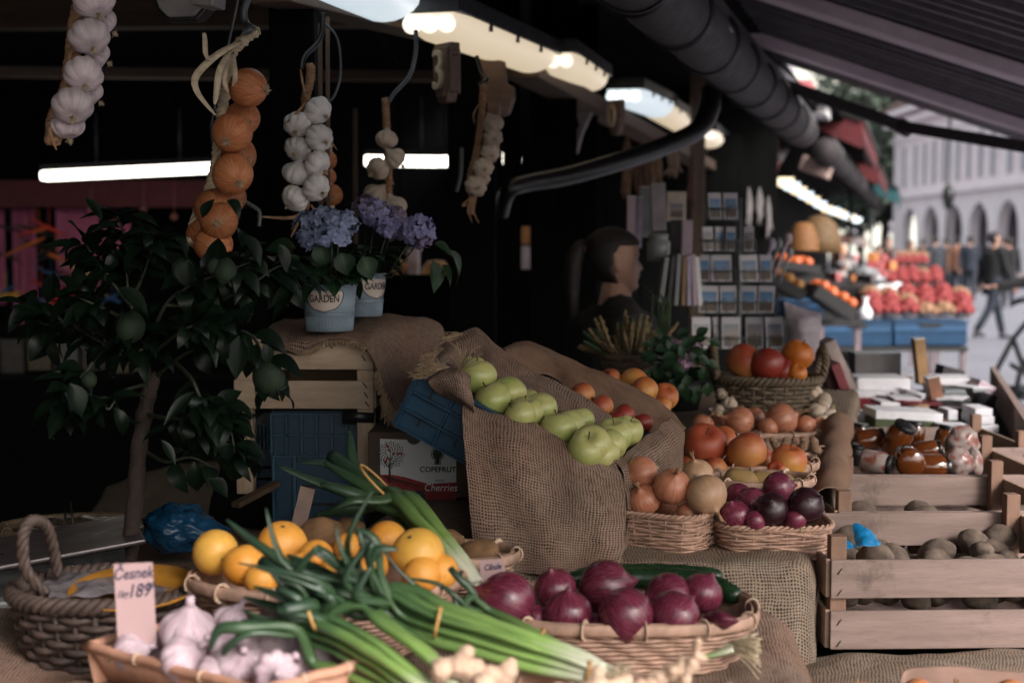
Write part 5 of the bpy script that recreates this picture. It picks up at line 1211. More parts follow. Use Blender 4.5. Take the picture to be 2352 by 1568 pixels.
# lining lump at the left end with loose threads
m = MB(); m.loft([[P(985, 862, 2.50), P(1010, 850, 2.49), P(1045, 848, 2.48), P(1075, 862, 2.47)], [P(990, 880, 2.47), P(1020, 868, 2.45), P(1055, 872, 2.44), P(1085, 900, 2.44)], [P(1005, 900, 2.48), P(1035, 900, 2.45), P(1065, 912, 2.44), P(1088, 930, 2.44)], [P(1030, 918, 2.5), P(1055, 925, 2.48), P(1075, 935, 2.47), P(1088, 950, 2.46)]], 40, 34, .006, 24, 9)
o = m.build('burlap_tuft', BUR, thick=.002); tag(o, 'bunched burlap corner at the left end of the apple crate', 'cloth')
fringe([(975, 865, 2.49), (1000, 850, 2.48), (1030, 842, 2.48)], (-1, -.3, .15), 200, .03, parent=o, mat=FR, seed=11)
fringe([(1050, 860, 2.45), (1060, 845, 2.46)], (.5, -.3, .7), 16, .055, parent=o, mat=FR, seed=12)
# right end of the lining, wrapping round to the back
rows = [[P(1400, 1050, 2.42), P(1432, 1045, 2.44), P(1470, 1010, 2.52), P(1520, 975, 2.62), P(1545, 960, 2.7)],
        [P(1425, 1075, 2.40), P(1455, 1068, 2.42), P(1500, 1030, 2.5), P(1540, 1000, 2.6), P(1568, 985, 2.7)],
        [P(1434, 1110, 2.39), P(1462, 1105, 2.42), P(1510, 1070, 2.5), P(1550, 1035, 2.6), P(1572, 1015, 2.7)],
        [P(1436, 1200, 2.36), P(1465, 1200, 2.42), P(1510, 1180, 2.5), P(1545, 1150, 2.6), P(1570, 1120, 2.7)],
        [P(1425, 1290, 2.32), P(1455, 1285, 2.4), P(1500, 1270, 2.5), P(1540, 1240, 2.6), P(1570, 1200, 2.7)]]
cloth(rows, 50, 50, BUR, 'burlap folded round the right end of the apple crate', .006, 18, 6)
# second crate lining
rows = [[P(1150, 800, 2.9), P(1185, 785, 2.98), P(1240, 790, 3.0), P(1300, 815, 2.98), P(1400, 865, 2.94), P(1480, 905, 2.9), P(1545, 945, 2.86), P(1572, 985, 2.80)],
        [P(1165, 815, 2.86), P(1195, 800, 2.93), P(1245, 805, 2.95), P(1300, 835, 2.92), P(1400, 885, 2.88), P(1475, 925, 2.84), P(1535, 965, 2.80), P(1560, 1000, 2.74)],
        [P(1200, 870, 2.84), P(1235, 860, 2.88), P(1270, 870, 2.9), P(1330, 905, 2.86), P(1410, 950, 2.82), P(1470, 980, 2.78), P(1515, 1005, 2.74), P(1540, 1030, 2.7)]]
cloth(rows, 80, 30, BUR2, 'soft brown burlap edge of the second apple crate behind', .006, 14, 7)
pile([(1085, 848, 34, 2.60, (-.2, 1, .2)), (1096, 866, 45, 2.55, (-.3, 1, -.1)), (1133, 920, 45, 2.50, (-.2, 1, -.3)), (1168, 905, 43, 2.54, (.35, -.45, .85)), (1128, 895, 25, 2.62, None, APO), (1210, 948, 40, 2.48, (-.1, 1, .1)), (1240, 940, 41, 2.53, (.1, 1, -.2)), (1195, 955, 38, 2.46), (1215, 930, 36, 2.6), (1283, 985, 42, 2.46, (0, 1, .1)), (1305, 980, 40, 2.50), (1330, 968, 36, 2.55, (.2, 1, 0)), (1358, 1020, 46, 2.42, (-.2, .75, .7)), (1345, 1035, 42, 2.41, (0, .9, .5)), (1398, 1025, 42, 2.45, (.5, -.6, .7)), (1410, 1000, 44, 2.48, (-.2, 1, .1)), (1440, 990, 38, 2.52, (.1, 1, .2)), (1385, 1045, 40, 2.43, (.7, -.6, .6))], 'apple', APG, 'green apple', 'in the tilted crate')
pile([(1338, 908, 30, 2.74), (1382, 935, 29, 2.72), (1432, 955, 28, 2.72, None, RED), (1415, 968, 24, 2.68, None, RED), (1476, 972, 24, 2.72, None, RED), (1460, 990, 20, 2.68, None, RED), (1402, 872, 26, 3.1, None, APR), (1458, 885, 40, 3.1, None, APO), (1480, 898, 34, 3.02, None, APO), (1527, 910, 32, 3.08, None, APO), (1520, 935, 26, 3.0, None, APO)], 'apple', APR, 'red or orange peach', 'around the second crate', cat='peach')
# ================================================ cherries box
CARD = plain('brown_carton', (.075, .05, .035), .8, .15, 20); CWH = plain('white_carton_print', (.66, .66, .68), .6, .05); CRED = plain('red_carton_print', (.30, .014, .018), .6, .1); CGR = plain('green_print', (.015, .035, .02), .6)
bc = P(845, 992, 2.78); bw, bh = px(235, 2.78), px(152, 2.78)
t = empty('cherry_box', bc, (0, 0, -.03), 'carton of fresh cherries with a tree picture, under the tilted crate', 'carton')
m = MB(); m.box((bw / 2, .15, -bh / 2), (bw, .3, bh)); m.build('carton', CARD, t, bevel=.002)
s_ = px(1, 2.78)
def fc(x, y, o_=0): return V(((x - 845) * s_, -.0012 - o_, -(y - 992) * s_))
def face(pts, mat, name, o_=0):
    m = MB(); m.add([fc(a, b, o_) for a, b in pts], [tuple(range(len(pts)))], None, False); return m.build(name, mat, t)
face([(873, 1007), (873, 1092), (920, 1095), (960, 1105), (985, 1112), (1010, 1110), (1048, 1108), (1048, 1012)][::-1], CWH, 'white_panel')
face([(873, 1090), (900, 1090), (930, 1095), (960, 1104), (985, 1111), (1010, 1109), (1048, 1107), (1048, 1148), (873, 1145)], CRED, 'red_panel', .0004)
m = MB()
for i in range(7): m.tube([fc(880 + i * 4, 1092 + i, .0009), fc(905 + i * 12, 1112 + i, .0009), fc(930 + i * 22, 1146, .0009)], s_ * .8, 4)
m.build('furrow', CARD, t)
m = MB(); rr = random.Random(2)
def disc(m, x, y, r, o_, n=10, sx=1, ang=0):
    pts = []
    for k in range(n):
        a = 2 * PI * k / n; u, v = math.cos(a) * r * sx, math.sin(a) * r; pts.append(fc(x + u * math.cos(ang) - v * math.sin(ang), y + u * math.sin(ang) + v * math.cos(ang), o_))
    m.add(pts, [tuple(range(n))], None, False)
for i in range(95):
    a = i * 2.4; r = 33 * math.sqrt((i + 6) / 101); disc(m, 896 + r * math.cos(a), 1044 + r * math.sin(a) * .95, 2.9, .0006, 8, .45, a + 1)
m.build('leaf_print', CGR, t)
m = MB()
for i in range(26): a = i * 2.1; r = 25 * math.sqrt(rr.random()); disc(m, 898 + r * math.cos(a), 1040 + r * math.sin(a), 2.2, .0009)
m.build('cherry_print', CRED, t)
m = MB(); m.tube([fc(894, 1108, .0008), fc(895, 1070, .0008), fc(897, 1030, .0008)], [s_ * 3, s_ * 2.2, s_ * .6], 5)
for a, b in (((895, 1075), (876, 1052)), ((895, 1072), (914, 1050)), ((896, 1060), (885, 1035)), ((896, 1058), (908, 1032))): m.tube([fc(*a, .0008), fc(*b, .0008)], [s_ * 1.4, s_ * .4], 4)
m.build('trunk_print', CARD, t)
m = MB(); disc(m, 951, 1003, 17, .0012, 20); disc(m, 961, 1142, 17, .0012, 20); build_each(m, 'hand_hole', BLACK, t)
m = MB(); disc(m, 1005, 1042, 15, .0006, 20); m.add([fc(998, 1050, .0006), fc(1012, 1050, .0006), fc(1013, 1066, .0006), fc(997, 1066, .0006)], [(0, 1, 2, 3)], None, False); m.build('emblem', CGR, t)
m = MB(); m.tube([fc(1005 + 12 * math.cos(a), 1042 + 12 * math.sin(a), .0009) for a in [2.1 + i * (2 * PI - 1.06) / 20 for i in range(21)]] + [fc(1010, 1065, .0009)], s_ * 1, 4); m.tube([fc(999, 1053, .0009), fc(1000, 1065, .0009)], s_ * 1, 4); m.build('emblem_outline', CWH, t)
def ftext(txt, x, y, size, mat, o_=.001, shear=0, bold=0, sx=1):
    M4 = Matrix.Translation(fc(x, y, o_)) @ Euler((PI / 2, 0, 0)).to_matrix().to_4x4(); return text_mesh(txt, size * s_, mat, 'lettering', t, M4, shear, .0001, bold, sx)
ftext('COPEFRUT', 1006, 1083, 17, CGR, bold=s_ * .5, sx=1.0); ftext('Cherries', 1012, 1127, 24, WHITE, shear=.18, sx=.9); ftext('FRESH', 1012, 1106, 8, CARD)
# standing blue crate behind the leeks
def flat_crate(x0, y0, x1, y1, d, label, mat=BLUEP):
    c = P(x0, y1, d); t = empty('plastic_crate', c, None, label, 'crate'); q = lambda x, y, o_=0: P(x, y, d) - c + V((0, -o_, 0))
    W_, H_ = px(x1 - x0, d), px(y1 - y0, d)
    m = MB(); m.box(V((W_ / 2, .1, H_ / 2)), (W_, .2, H_)); m.build('body', mat, t)
    m = MB(); n = 6
    for i in range(n + 1): m.box(V((W_ * i / n, -.006, H_ * .62 + H_ * .36 / 2)), (.004, .014, H_ * .36))
    for f in (.62, .80, .98): m.box(V((W_ / 2, -.006, H_ * f)), (W_, .014, .004))
    m.box(V((W_ * .02, -.006, H_ * .3)), (.006, .014, H_ * .62)); m.box(V((W_ * .25, -.006, H_ * .3)), (.006, .014, H_ * .62))
    m.build('rib', bpy.data.materials['blue_crate_rib'] if 'blue_crate_rib' in bpy.data.materials else plain('blue_crate_rib', (.022, .075, .125), .4), t)
    m = MB()
    for i in range(6): m.box(V((W_ * (.38 + .1 * i), -.002, H_ * .36)), (.02, .006, .005)); m.box(V((W_ * (.38 + .1 * i), -.002, H_ * .2)), (.02, .006, .005))
    build_each(m, 'slot', BLACK, t)
    return t
flat_crate(628, 942, 835, 1210, 2.95, 'dark blue plastic crate standing on end under the pale wooden crate')
flat_crate(575, 970, 628, 1130, 3.3, 'second blue crate in the shadow left of the standing one')
m = MB(); m.tube([P(788, 955, 2.9), P(860, 958, 2.9)], px(18, 2.9), 14); o = m.build('cloth_roll', BLACK); tag(o, 'black roll behind the top of the standing blue crate', 'roll')
m = MB(); m.bar(P(540, 1160, 2.8), P(635, 1110, 2.9), .02, .01); o = m.build('wooden_stick', BROWN); tag(o, 'thin brown stick leaning in the dark behind the leeks', 'stick')
m = MB(); m.box(P(696, 1165, 2.6), (px(34, 2.6), .003, px(95, 2.6)), Euler((0, .25, 0)).to_matrix()); o = m.build('price_card', plain('beige_card', (.32, .22, .18), .8)); tag(o, 'beige card tilted behind the leek leaves', 'card')
# ================================================ spring onions and leeks
t = NT('spring_onion_skin'); u = t.n('SeparateXYZ', {0: t.uv()}); nz = t.noise(30, t.obj(), 3)
v_ = t.math('ADD', u.outputs[1], t.math('MULTIPLY', t.math('SUBTRACT', nz, .5), .12))
c1 = t.mix(t.rng(v_, .06, .22), (.62, .62, .48), (.24, .38, .10)); c2 = t.mix(t.rng(v_, .25, .5), c1, (.05, .10, .035)); c3 = t.mix(t.rng(v_, .55, .95), c2, (.021, .045, .027))
st = t.math('SINE', t.math('MULTIPLY', u.outputs[0], 75.0)); c3 = t.mix(t.rng(st, -1, 1, 0, .22), c3, (.012, .035, .014))
SCAL = t.set(c3, .36, t.math('ADD', nz, t.math('MULTIPLY', st, .1)), .25, .001)
BAND = plain('rubber_band', (.45, .25, .08), .6)
def bunch(name, label, root, neck, tips, r0, r1, d_tip_r, seed, nst=None, bands=(), cat='spring onions', roots=True):
    "stalks run from root via neck points and fan out to the tips"
    rr = random.Random(seed); O = P(*root[0]); t = empty(name, O, None, label, cat)
    if cat == 'spring onions' and len(tips) > 6:
        tips = tips + [[(a + rr.gauss(0, 14) + q_ * 8, b + rr.gauss(0, 12) + q_ * 10, c) for q_, (a, b, c) in enumerate(tp)] for tp in tips]
    for k, tip in enumerate(tips):
        jit = V((rr.gauss(0, 1), rr.gauss(0, 1), rr.gauss(0, 1))) ; pts = []
        for i, q in enumerate(root + neck):
            s = r0 * (.9 if i == 0 else 1.5 + .35 * i); pts.append(P(*q) - O + V((jit.x * s * .8, jit.y * s * .6, jit.z * s * .8)))
        tl = [P(*q) - O for q in tip]
        c = cr(pts + tl, 34); n = 34
        rad = [r0 * (.9 + .25 * math.exp(-((i - 2) / 2.5) ** 2)) + (r1 - r0) * min(1, i / 16) for i in range(n)]
        rad = [q * (1 if i < 26 else max(.06, 1 - ((i - 26) / 8) ** 1.7)) * rr.uniform(.97, 1.03) for i, q in enumerate(rad)]
        if rr.random() < .35: rad = rad[:30]; c = c[:30]; 
        kk = rr.randrange(14, 24); ph = rr.uniform(0, 9)
        c = [p + V((noise.noise(p * 19 + V((ph, 0, 0))), noise.noise(p * 19 + V((0, ph, 0))), noise.noise(p * 19 + V((0, 0, ph))))) * .0032 * min(1, i / 10) for i, p in enumerate(c)]
        rad = [q * (1 - .45 * math.exp(-((i - kk) / 1.1) ** 2) * (k % 2)) for i, q in enumerate(rad)]
        m = MB(); m.tube(c, rad, 9, flat=.5 if k % 3 else .85); m.build('stalk', SCAL, t)
        if roots and k % 2 == 0:
            m = MB(); e = c[0]; dv = (c[0] - c[2]).normalized()
            for j in range(10): m.tube([e, e + (dv + V((rr.gauss(0, .4), rr.gauss(0, .4), rr.gauss(0, .4)))) * .012, e + (dv + V((rr.gauss(0, .6), rr.gauss(0, .6), rr.gauss(0, .6) - .4))) * .025], [.0007, .0006, .0003], 3)
            m.build('root', ROOT, t)
    for (x, y, d, ang, rx) in bands:
        m = MB(); c0 = P(x, y, d) - O; a = V((math.cos(ang), 0, math.sin(ang))); b = V((0, 1, 0)); R_ = px(rx, d)
        m.tube([c0 + a * math.cos(q) * R_ + b * math.sin(q) * R_ * .8 for q in [2 * PI * i / 28 for i in range(28)]], .0022, 6, closed=True, flat=.5, flat_up=(0, -1, 0)); m.build('rubber_band', BAND, t)
    return t
bunch('leek_bunch', 'bunch of leeks with thick green stalks leaning against the crates', [(1100, 1345, 1.98), (1040, 1275, 2.02)], [(985, 1215, 2.08), (930, 1160, 2.14)],
    [[(850, 1110, 2.2), (780, 1060, 2.25), (715, 1015, 2.28)], [(860, 1130, 2.18), (800, 1090, 2.2), (745, 1060, 2.22)], [(880, 1120, 2.2), (820, 1075, 2.25), (800, 990, 2.3)], [(860, 1150, 2.15), (800, 1130, 2.15), (735, 1110, 2.15)], [(850, 1120, 2.22), (770, 1070, 2.25), (690, 1062, 2.25)], [(840, 1140, 2.2), (760, 1120, 2.2), (640, 1072, 2.2)], [(850, 1160, 2.18), (790, 1170, 2.18), (720, 1185, 2.2)], [(880, 1150, 2.12), (810, 1150, 2.1), (760, 1170, 2.1)]], .007, .0135, .004, 3, bands=((872, 1112, 2.17, 2.35, 62),), cat='leeks', roots=False)
bunch('spring_onion_bunch', 'front bunch of spring onions tied with a rubber band, tips over the oranges', [(1385, 1548, 1.56), (1300, 1520, 1.58), (1180, 1485, 1.6)], [(1010, 1430, 1.64), (930, 1395, 1.66)],
    [[(800, 1360, 1.68), (620, 1300, 1.7), (505, 1200, 1.72)], [(820, 1340, 1.66), (660, 1300, 1.66), (612, 1165, 1.66)], [(820, 1330, 1.66), (740, 1260, 1.64), (640, 1235, 1.64)], [(800, 1370, 1.65), (680, 1370, 1.64), (600, 1300, 1.64)], [(830, 1320, 1.68), (800, 1240, 1.66), (860, 1120, 1.66)], [(840, 1340, 1.66), (790, 1280, 1.64), (770, 1205, 1.64)], [(800, 1380, 1.66), (690, 1350, 1.62), (700, 1240, 1.6)], [(860, 1330, 1.64), (850, 1250, 1.62), (905, 1225, 1.62)], [(810, 1390, 1.64), (720, 1330, 1.6), (545, 1290, 1.6)], [(850, 1370, 1.66), (720, 1300, 1.68), (660, 1270, 1.7)], [(880, 1360, 1.64), (830, 1230, 1.63), (810, 1180, 1.63)], [(860, 1380, 1.63), (790, 1330, 1.6), (830, 1260, 1.6)]], .0055, .0092, .003, 5, bands=((1005, 1428, 1.62, 1.35, 36), (1350, 1540, 1.56, 1.3, 24)))
bunch('spring_onion_bunch', 'lower bunch of spring onions running down to the bottom edge', [(1060, 1640, 1.5), (980, 1580, 1.52), (900, 1520, 1.56)], [(820, 1470, 1.6), (760, 1440, 1.62)],
    [[(690, 1410, 1.64), (620, 1390, 1.66), (560, 1372, 1.68)], [(690, 1430, 1.62), (630, 1430, 1.62), (555, 1400, 1.62)], [(700, 1400, 1.64), (650, 1370, 1.64), (580, 1350, 1.64)], [(680, 1440, 1.6), (560, 1440, 1.58), (500, 1445, 1.58), (480, 1490, 1.58)], [(720, 1400, 1.62), (690, 1350, 1.6), (640, 1330, 1.6)], [(700, 1420, 1.6), (650, 1410, 1.6), (600, 1420, 1.6)], [(720, 1390, 1.6), (660, 1400, 1.58), (590, 1385, 1.58)], [(760, 1390, 1.62), (740, 1350, 1.6), (690, 1330, 1.6)]], .0058, .0088, .003, 8, bands=((718, 1415, 1.6, 1.9, 34),))
bunch('spring_onion_bunch', 'rear bunch of spring onions with thin tips curving over the citrus basket', [(1420, 1545, 1.66), (1320, 1500, 1.7), (1230, 1455, 1.74)], [(1140, 1410, 1.78)],
    [[(1080, 1350, 1.78), (1050, 1320, 1.78), (995, 1255, 1.8)], [(1070, 1390, 1.76), (1010, 1340, 1.76), (925, 1330, 1.76)], [(1060, 1380, 1.74), (1020, 1350, 1.74), (1000, 1370, 1.74)], [(1080, 1370, 1.76), (1060, 1400, 1.74), (1040, 1360, 1.74)], [(1060, 1400, 1.74), (960, 1350, 1.72), (880, 1260, 1.72)]], .0045, .0062, .002, 12, bands=((1240, 1462, 1.73, 1.1, 22),))
bunch('leek_end', 'two white leek ends with stringy roots poking out beside the front basket', [(1688, 1485, 1.9)], [(1600, 1505, 1.92)], [[(1560, 1520, 1.95), (1520, 1530, 2.0)], [(1550, 1530, 1.93), (1500, 1545, 1.96)]], .0085, .009, .003, 15, cat='leeks', roots=False)
m = MB(); rr = random.Random(9)
for k in range(90):
    p = P(1688 + rr.uniform(-4, 6), 1484 + rr.uniform(-14, 16), 1.89); dv = V((1, rr.gauss(0, .4), rr.gauss(-.15, .35))); m.tube(cr([p, p + dv * .015, p + dv * .03 + V((0, 0, -.008 * rr.random()))], 5), .0008, 3)
o = m.build('leek_roots', ROOT); tag(o, 'pale stringy leek roots spread on the burlap', 'roots')
# ================================================ garlic tray, tag, mound
cloth([[(-.72, 1.2, .93), (-.62, 1.2, .965), (-.56, 1.2, 1.01), (-.4, 1.2, 1.015), (-.1, 1.2, 1.015), (.0, 1.2, .98)], [(-.72, 1.5, .94), (-.63, 1.5, .965), (-.57, 1.5, 1.01), (-.4, 1.5, 1.02), (-.1, 1.5, 1.015), (.0, 1.5, .98)], [(-.72, 1.75, .94), (-.62, 1.75, .965), (-.54, 1.75, 1.005), (-.4, 1.75, 1.015), (-.1, 1.75, 1.0), (.0, 1.75, .97)], [(-.72, 1.86, .94), (-.6, 1.86, .95), (-.5, 1.86, .97), (-.4, 1.86, .97), (-.1, 1.86, .96), (0, 1.86, .95)]], 60, 50, BUR, 'burlap covered mound under the garlic tray', .008, 12, 11)
TR = plain('orange_veneer', (.48, .25, .165), .6, .2, 30)
tl, tn, tr_ = P(197, 1482, 1.75), P(600, 1588, 1.5), P(876, 1510, 1.6); tb = tl + tr_ - tn
O = (tl + tr_) / 2; t = empty('veneer_tray', O, None, 'shallow orange wood veneer tray heaped with garlic', 'tray')
cs = [tl, tn, tr_, tb]
for i in range(4):
    a, b = cs[i] - O, cs[(i + 1) % 4] - O; inn = -((a + b) / 2).normalized() * .02; m = MB(); n = 14
    m.surf([[a.lerp(b, k / n) + V((0, 0, .0)) for k in range(n + 1)], [a.lerp(b, k / n) + inn - V((0, 0, .05)) for k in range(n + 1)]]); m.build('side', TR, t, thick=.002)
    m = MB(); m.tube([a.lerp(b, k / n) + V((0, 0, .0012 * math.sin(k * 1.3))) for k in range(n + 1)], .0062, 8, flat=1.0, flat_up=(0, 0, 1)); m.build('rim', TR, t)
    m = MB(); q = a.lerp(b, .5); dn = (b - a).normalized(); o2 = dn.cross(V((0, 0, 1)))
    for f in (.33, .7): q = a.lerp(b, f); m.tube([q + o2 * math.cos(s) * .0065 + V((0, 0, math.sin(s) * .0065)) for s in [2 * PI * k / 10 for k in range(10)]], .0016, 5, closed=True)
    m.build('cane_tie', BIND, t)
m = MB(); m.add([c - O - (c - O).normalized() * .02 - V((0, 0, .05)) for c in cs], [(0, 1, 2, 3)]); m.build('bottom', TR, t)
pile([(432, 1452, 66, 1.72, (.12, 1, .2)), (300, 1500, 46, 1.72, (.9, .3, 0)), (422, 1515, 56, 1.64, (.7, .6, .3)), (640, 1478, 84, 1.68, (.3, .9, .3)), (752, 1468, 60, 1.68, (-.5, .8, -.2)), (548, 1520, 58, 1.63, (.3, .6, .7)), (715, 1522, 56, 1.64, (-.4, .5, .8)), (635, 1545, 52, 1.59, (.2, .3, 1)), (530, 1430, 44, 1.76), (350, 1480, 34, 1.75), (490, 1545, 40, 1.62, (.8, .4, .5)), (520, 1490, 46, 1.68), (790, 1500, 38, 1.66)], 'garlic', GARP, 'pinkish white garlic bulb', 'in the veneer tray')
PINKC = plain('pink_card', (.46, .31, .31), .8, .05, 10); PEN = plain('pen_ink', (.015, .018, .06), .6)
def pricecard(x0, y0, x1, y1, d, label, lines, yaw=0, tiltx=0, roll=0, mat=PINKC):
    c = P((x0 + x1) / 2, y1, d); w_, h_ = px(x1 - x0, d), px(y1 - y0, d); t = empty('price_card', c, (tiltx, roll, yaw), label, 'price card')
    m = MB(); m.box((0, 0, h_ / 2), (w_, .0008, h_)); m.build('card', mat, t)
    for txt, fx, fy, sz in lines:
        M4 = Matrix.Translation((fx * w_, -.0007, fy * h_)) @ Euler((PI / 2, 0, 0)).to_matrix().to_4x4() @ Matrix.Rotation(.04, 4, 'Z'); text_mesh(txt, sz * w_, PEN, 'handwriting', t, M4, .35, .00015, .0003, .8)
    return t
pricecard(272, 1290, 360, 1485, 1.72, 'pink handwritten garlic price card standing in the veneer tray', [('Česnek', -.02, .82, .42), ('1kg', -.32, .60, .26), ('189', .10, .60, .5), ('00', .42, .70, .2)], yaw=.05, roll=-.035)
pricecard(1106, 1285, 1163, 1345, 1.98, 'small pink handwritten price card before the small bamboo basket', [('Cibule', 0, .62, .34), ('19,50', .12, .15, .36)], yaw=-.1, tiltx=-.15, roll=-.1)
# ginger basket at the bottom edge
basket(1270, 1610, 1.52, .155, .085, .05, 'bamboo basket of ginger cut by the bottom edge', 'bamboo', BAMB, e=2.4, taper=.85)
def ginger(x, y, d, s, ang, label, seed):
    rr = random.Random(seed); c = P(x, y, d); m = MB(); nodes = [(V((0, 0, 0)), .016)]
    dr_ = V((math.cos(ang), rr.uniform(-.2, .2), math.sin(ang)))
    p = V((0, 0, 0))
    for i in range(4):
        p = p + (dr_ + V((rr.gauss(0, .3), rr.gauss(0, .3), rr.gauss(0, .25)))).normalized() * .022 * s; nodes.append((p.copy(), rr.uniform(.012, .018)))
        if rr.random() < .75:
            sd_ = V((rr.gauss(0, 1), rr.gauss(0, .6), rr.gauss(.3, 1))).normalized(); nodes.append((p + sd_ * .022 * s, rr.uniform(.008, .012))); nodes.append((p + sd_ * .011 * s, rr.uniform(.011, .014)))
    for q, r in nodes:
        r *= s; m.blob(lambda th, ph: (lambda u: q + u * r * (1 + .14 * noise.noise(u * 2 + q * 60) + .03 * math.sin(u.z * 18)))(V((math.sin(th) * math.cos(ph), math.sin(th) * math.sin(ph), math.cos(th)))), 12, 16)
    o = m.build('ginger', GING, loc=c); md = o.modifiers.new('r', 'REMESH'); md.mode = 'VOXEL'; md.voxel_size = .0016; md.use_smooth_shade = True
    return tag(o, label, 'ginger')
ginger(1015, 1535, 1.5, .8, -.25, 'long smooth ginger finger at the left end of the bottom basket', 2)
ginger(1110, 1568, 1.46, .8, -.1, 'knobbly ginger root cut by the bottom edge, left of centre', 3)
ginger(1395, 1590, 1.5, .6, -.2, 'ginger root with pale cut face at the middle of the bottom edge', 5)
ginger(1575, 1560, 1.5, .42, 1.4, 'upright ginger knob in front of the red onion basket', 7)
ginger(1470, 1585, 1.5, .55, .4, 'ginger root leaning left of the upright ginger knob', 9)
ginger(1570, 1592, 1.46, .65, .05, 'low ginger root at the right end of the bottom basket', 11)
ginger(1280, 1590, 1.46, .7, .1, 'small ginger piece in the middle of the bottom basket', 12)
# ================================================ scale, bag, wicker contents
t = empty('kitchen_scale', P(120, 1440, 2.35), (0, 0, .35), 'digital market scale behind the dark wicker basket', 'scale')
m = MB(); m.box((-.02, .06, .035), (.30, .22, .055)); m.build('body', plain('scale_grey', (.10, .11, .105), .5), t, bevel=.006)
m = MB(); m.box((.0, .07, .125), (.30, .24, .008), Euler((.0, -.12, 0)).to_matrix()); m.build('platform', plain('steel_plate', (.10, .085, .085), .35, .1, 8, Metallic=.6), t, bevel=.003)
m = MB(); m.box((.0, .07, .09), (.24, .18, .05), Euler((.0, -.12, 0)).to_matrix()); m.build('platform_base', BLACKM, t, bevel=.004)
m = MB(); m.box((.10, -.052, .05), (.09, .004, .035)); m.build('keypad', BLACK, t, bevel=.002)
m = MB(); m.box((.115, -.0555, .062), (.025, .003, .012)); m.build('red_key', REDP, t)
m = MB(); m.box((-.13, -.052, .03), (.03, .003, .05)); m.build('sticker', plain('cream_sticker', (.5, .48, .4), .6), t)
m = MB()
def bagfn(th, ph):
    u = V((math.sin(th) * math.cos(ph), math.sin(th) * math.sin(ph), math.cos(th))); r = 1 + .16 * noise.noise(u * 2.2) - .10 * abs(noise.noise(u * 5 + V((3, 0, 0)))) - .05 * abs(noise.noise(u * 11))
    return V((u.x * .064, u.y * .055, u.z * .047)) * r + (V((.03, 0, -.012)) if u.x > .6 and u.z < .2 else V((0, 0, 0)))
m.blob(bagfn, 60, 80); o = m.build('plastic_bag', plain('dark_blue_film', (.008, .055, .125), .25, .3, 25, .4, .002), loc=P(408, 1212, 2.6)); tag(o, 'crumpled dark blue plastic bag right of the lemon tree trunk', 'plastic bag')
CLEAR = plain('clear_film', (.16, .14, .15), .18, .3, 20, .6, .003)
crumple([[P(100, 1330, 2.1), P(160, 1305, 2.12), P(230, 1302, 2.12), P(330, 1305, 2.12), P(430, 1330, 2.08)], [P(95, 1350, 2.0), P(160, 1335, 2.0), P(230, 1330, 2.0), P(330, 1338, 2.0), P(440, 1350, 2.0)], [P(110, 1372, 1.93), P(170, 1368, 1.92), P(240, 1362, 1.92), P(330, 1365, 1.92), P(430, 1372, 1.93)]], 50, 26, .009, 26, CLEAR, 'clear plastic bags lying in the dark wicker basket', seed=3)
m = MB(); m.lathe([(.001, 0), (.075, .001), (.088, .008), (.09, .01), (.088, .011), (.07, .005), (.001, .004)], 40); o = m.build('plate', plain('orange_plate', (.36, .16, .02), .5), loc=P(310, 1362, 1.97), rot=(.12, .0, 0)); tag(o, 'orange plate edge showing in the dark wicker basket', 'plate')
crumple([[P(60, 1195, 3.0), P(150, 1185, 3.0), P(240, 1185, 3.0), P(330, 1190, 3.0)], [P(50, 1212, 2.92), P(150, 1208, 2.92), P(240, 1206, 2.92), P(330, 1210, 2.92)], [P(70, 1222, 2.85), P(150, 1225, 2.85), P(240, 1225, 2.85), P(320, 1222, 2.85)]], 50, 26, .008, 26, plain('clear_film_brown', (.10, .075, .05), .15, .3, 20, .6, .003), 'clear film crumpled inside the old bamboo tray', seed=6)
for x, y, z in ((150, 1150, 1222), (158, 1150, 1222)):
    pass
m = MB(); m.tube([P(148, 1225, 2.7), P(151, 1150, 2.72), P(160, 1150, 2.72), P(172, 1225, 2.7)], px(3, 2.7), 6); o = m.build('cord', BLACKM); tag(o, 'thin black cord loop above the scale', 'cord')
m = MB(); m.loft([[(-.92, 3.2, 1.0), (-.84, 3.2, 1.03), (-.76, 3.2, 1.05), (-.66, 3.2, 1.06)], [(-.92, 3.05, .96), (-.84, 3.05, .96), (-.76, 3.05, .96), (-.66, 3.05, .96)]], 20, 12, .004, 9); o = m.build('burlap_cloth', plain('dusty_board', (.10, .075, .05), .9), thick=.003); tag(o, 'dim tan cloth sloping up behind the lemon tree trunk', 'cloth')
# ================================================ people
SKIN = plain('skin', (.40, .22, .16), .55, .1, 20, .1); HAIR = plain('brown_hair', (.009, .006, .005), .7, .3, 60, .5); HAIRD = plain('dark_hair', (.015, .011, .009), .5, .3, 60, .5)
SHOE = plain('dark_shoe', (.012, .012, .013), .5); EYE = plain('eye_white', (.45, .43, .42), .3); IRIS = plain('iris', (.02, .015, .01), .3)
HS = [(.000, .060, .030, .018), (.006, .076, .012, .032), (.018, .084, -.010, .044), (.032, .082, -.030, .052), (.046, .083, -.050, .058), (.060, .083, -.066, .062), (.075, .082, -.080, .066), (.095, .081, -.092, .070), (.112, .079, -.098, .072), (.130, .084, -.101, .073), (.150, .085, -.101, .073), (.170, .080, -.097, .070), (.190, .064, -.086, .060), (.206, .040, -.064, .044), (.216, .012, -.036, .024), (.220, -.008, -.014, .003)]
def hs(z, k):
    for a, b in zip(HS, HS[1:]):
        if z <= b[0]: f = (z - a[0]) / (b[0] - a[0]); return a[k] + (b[k] - a[k]) * f
    return HS[-1][k]
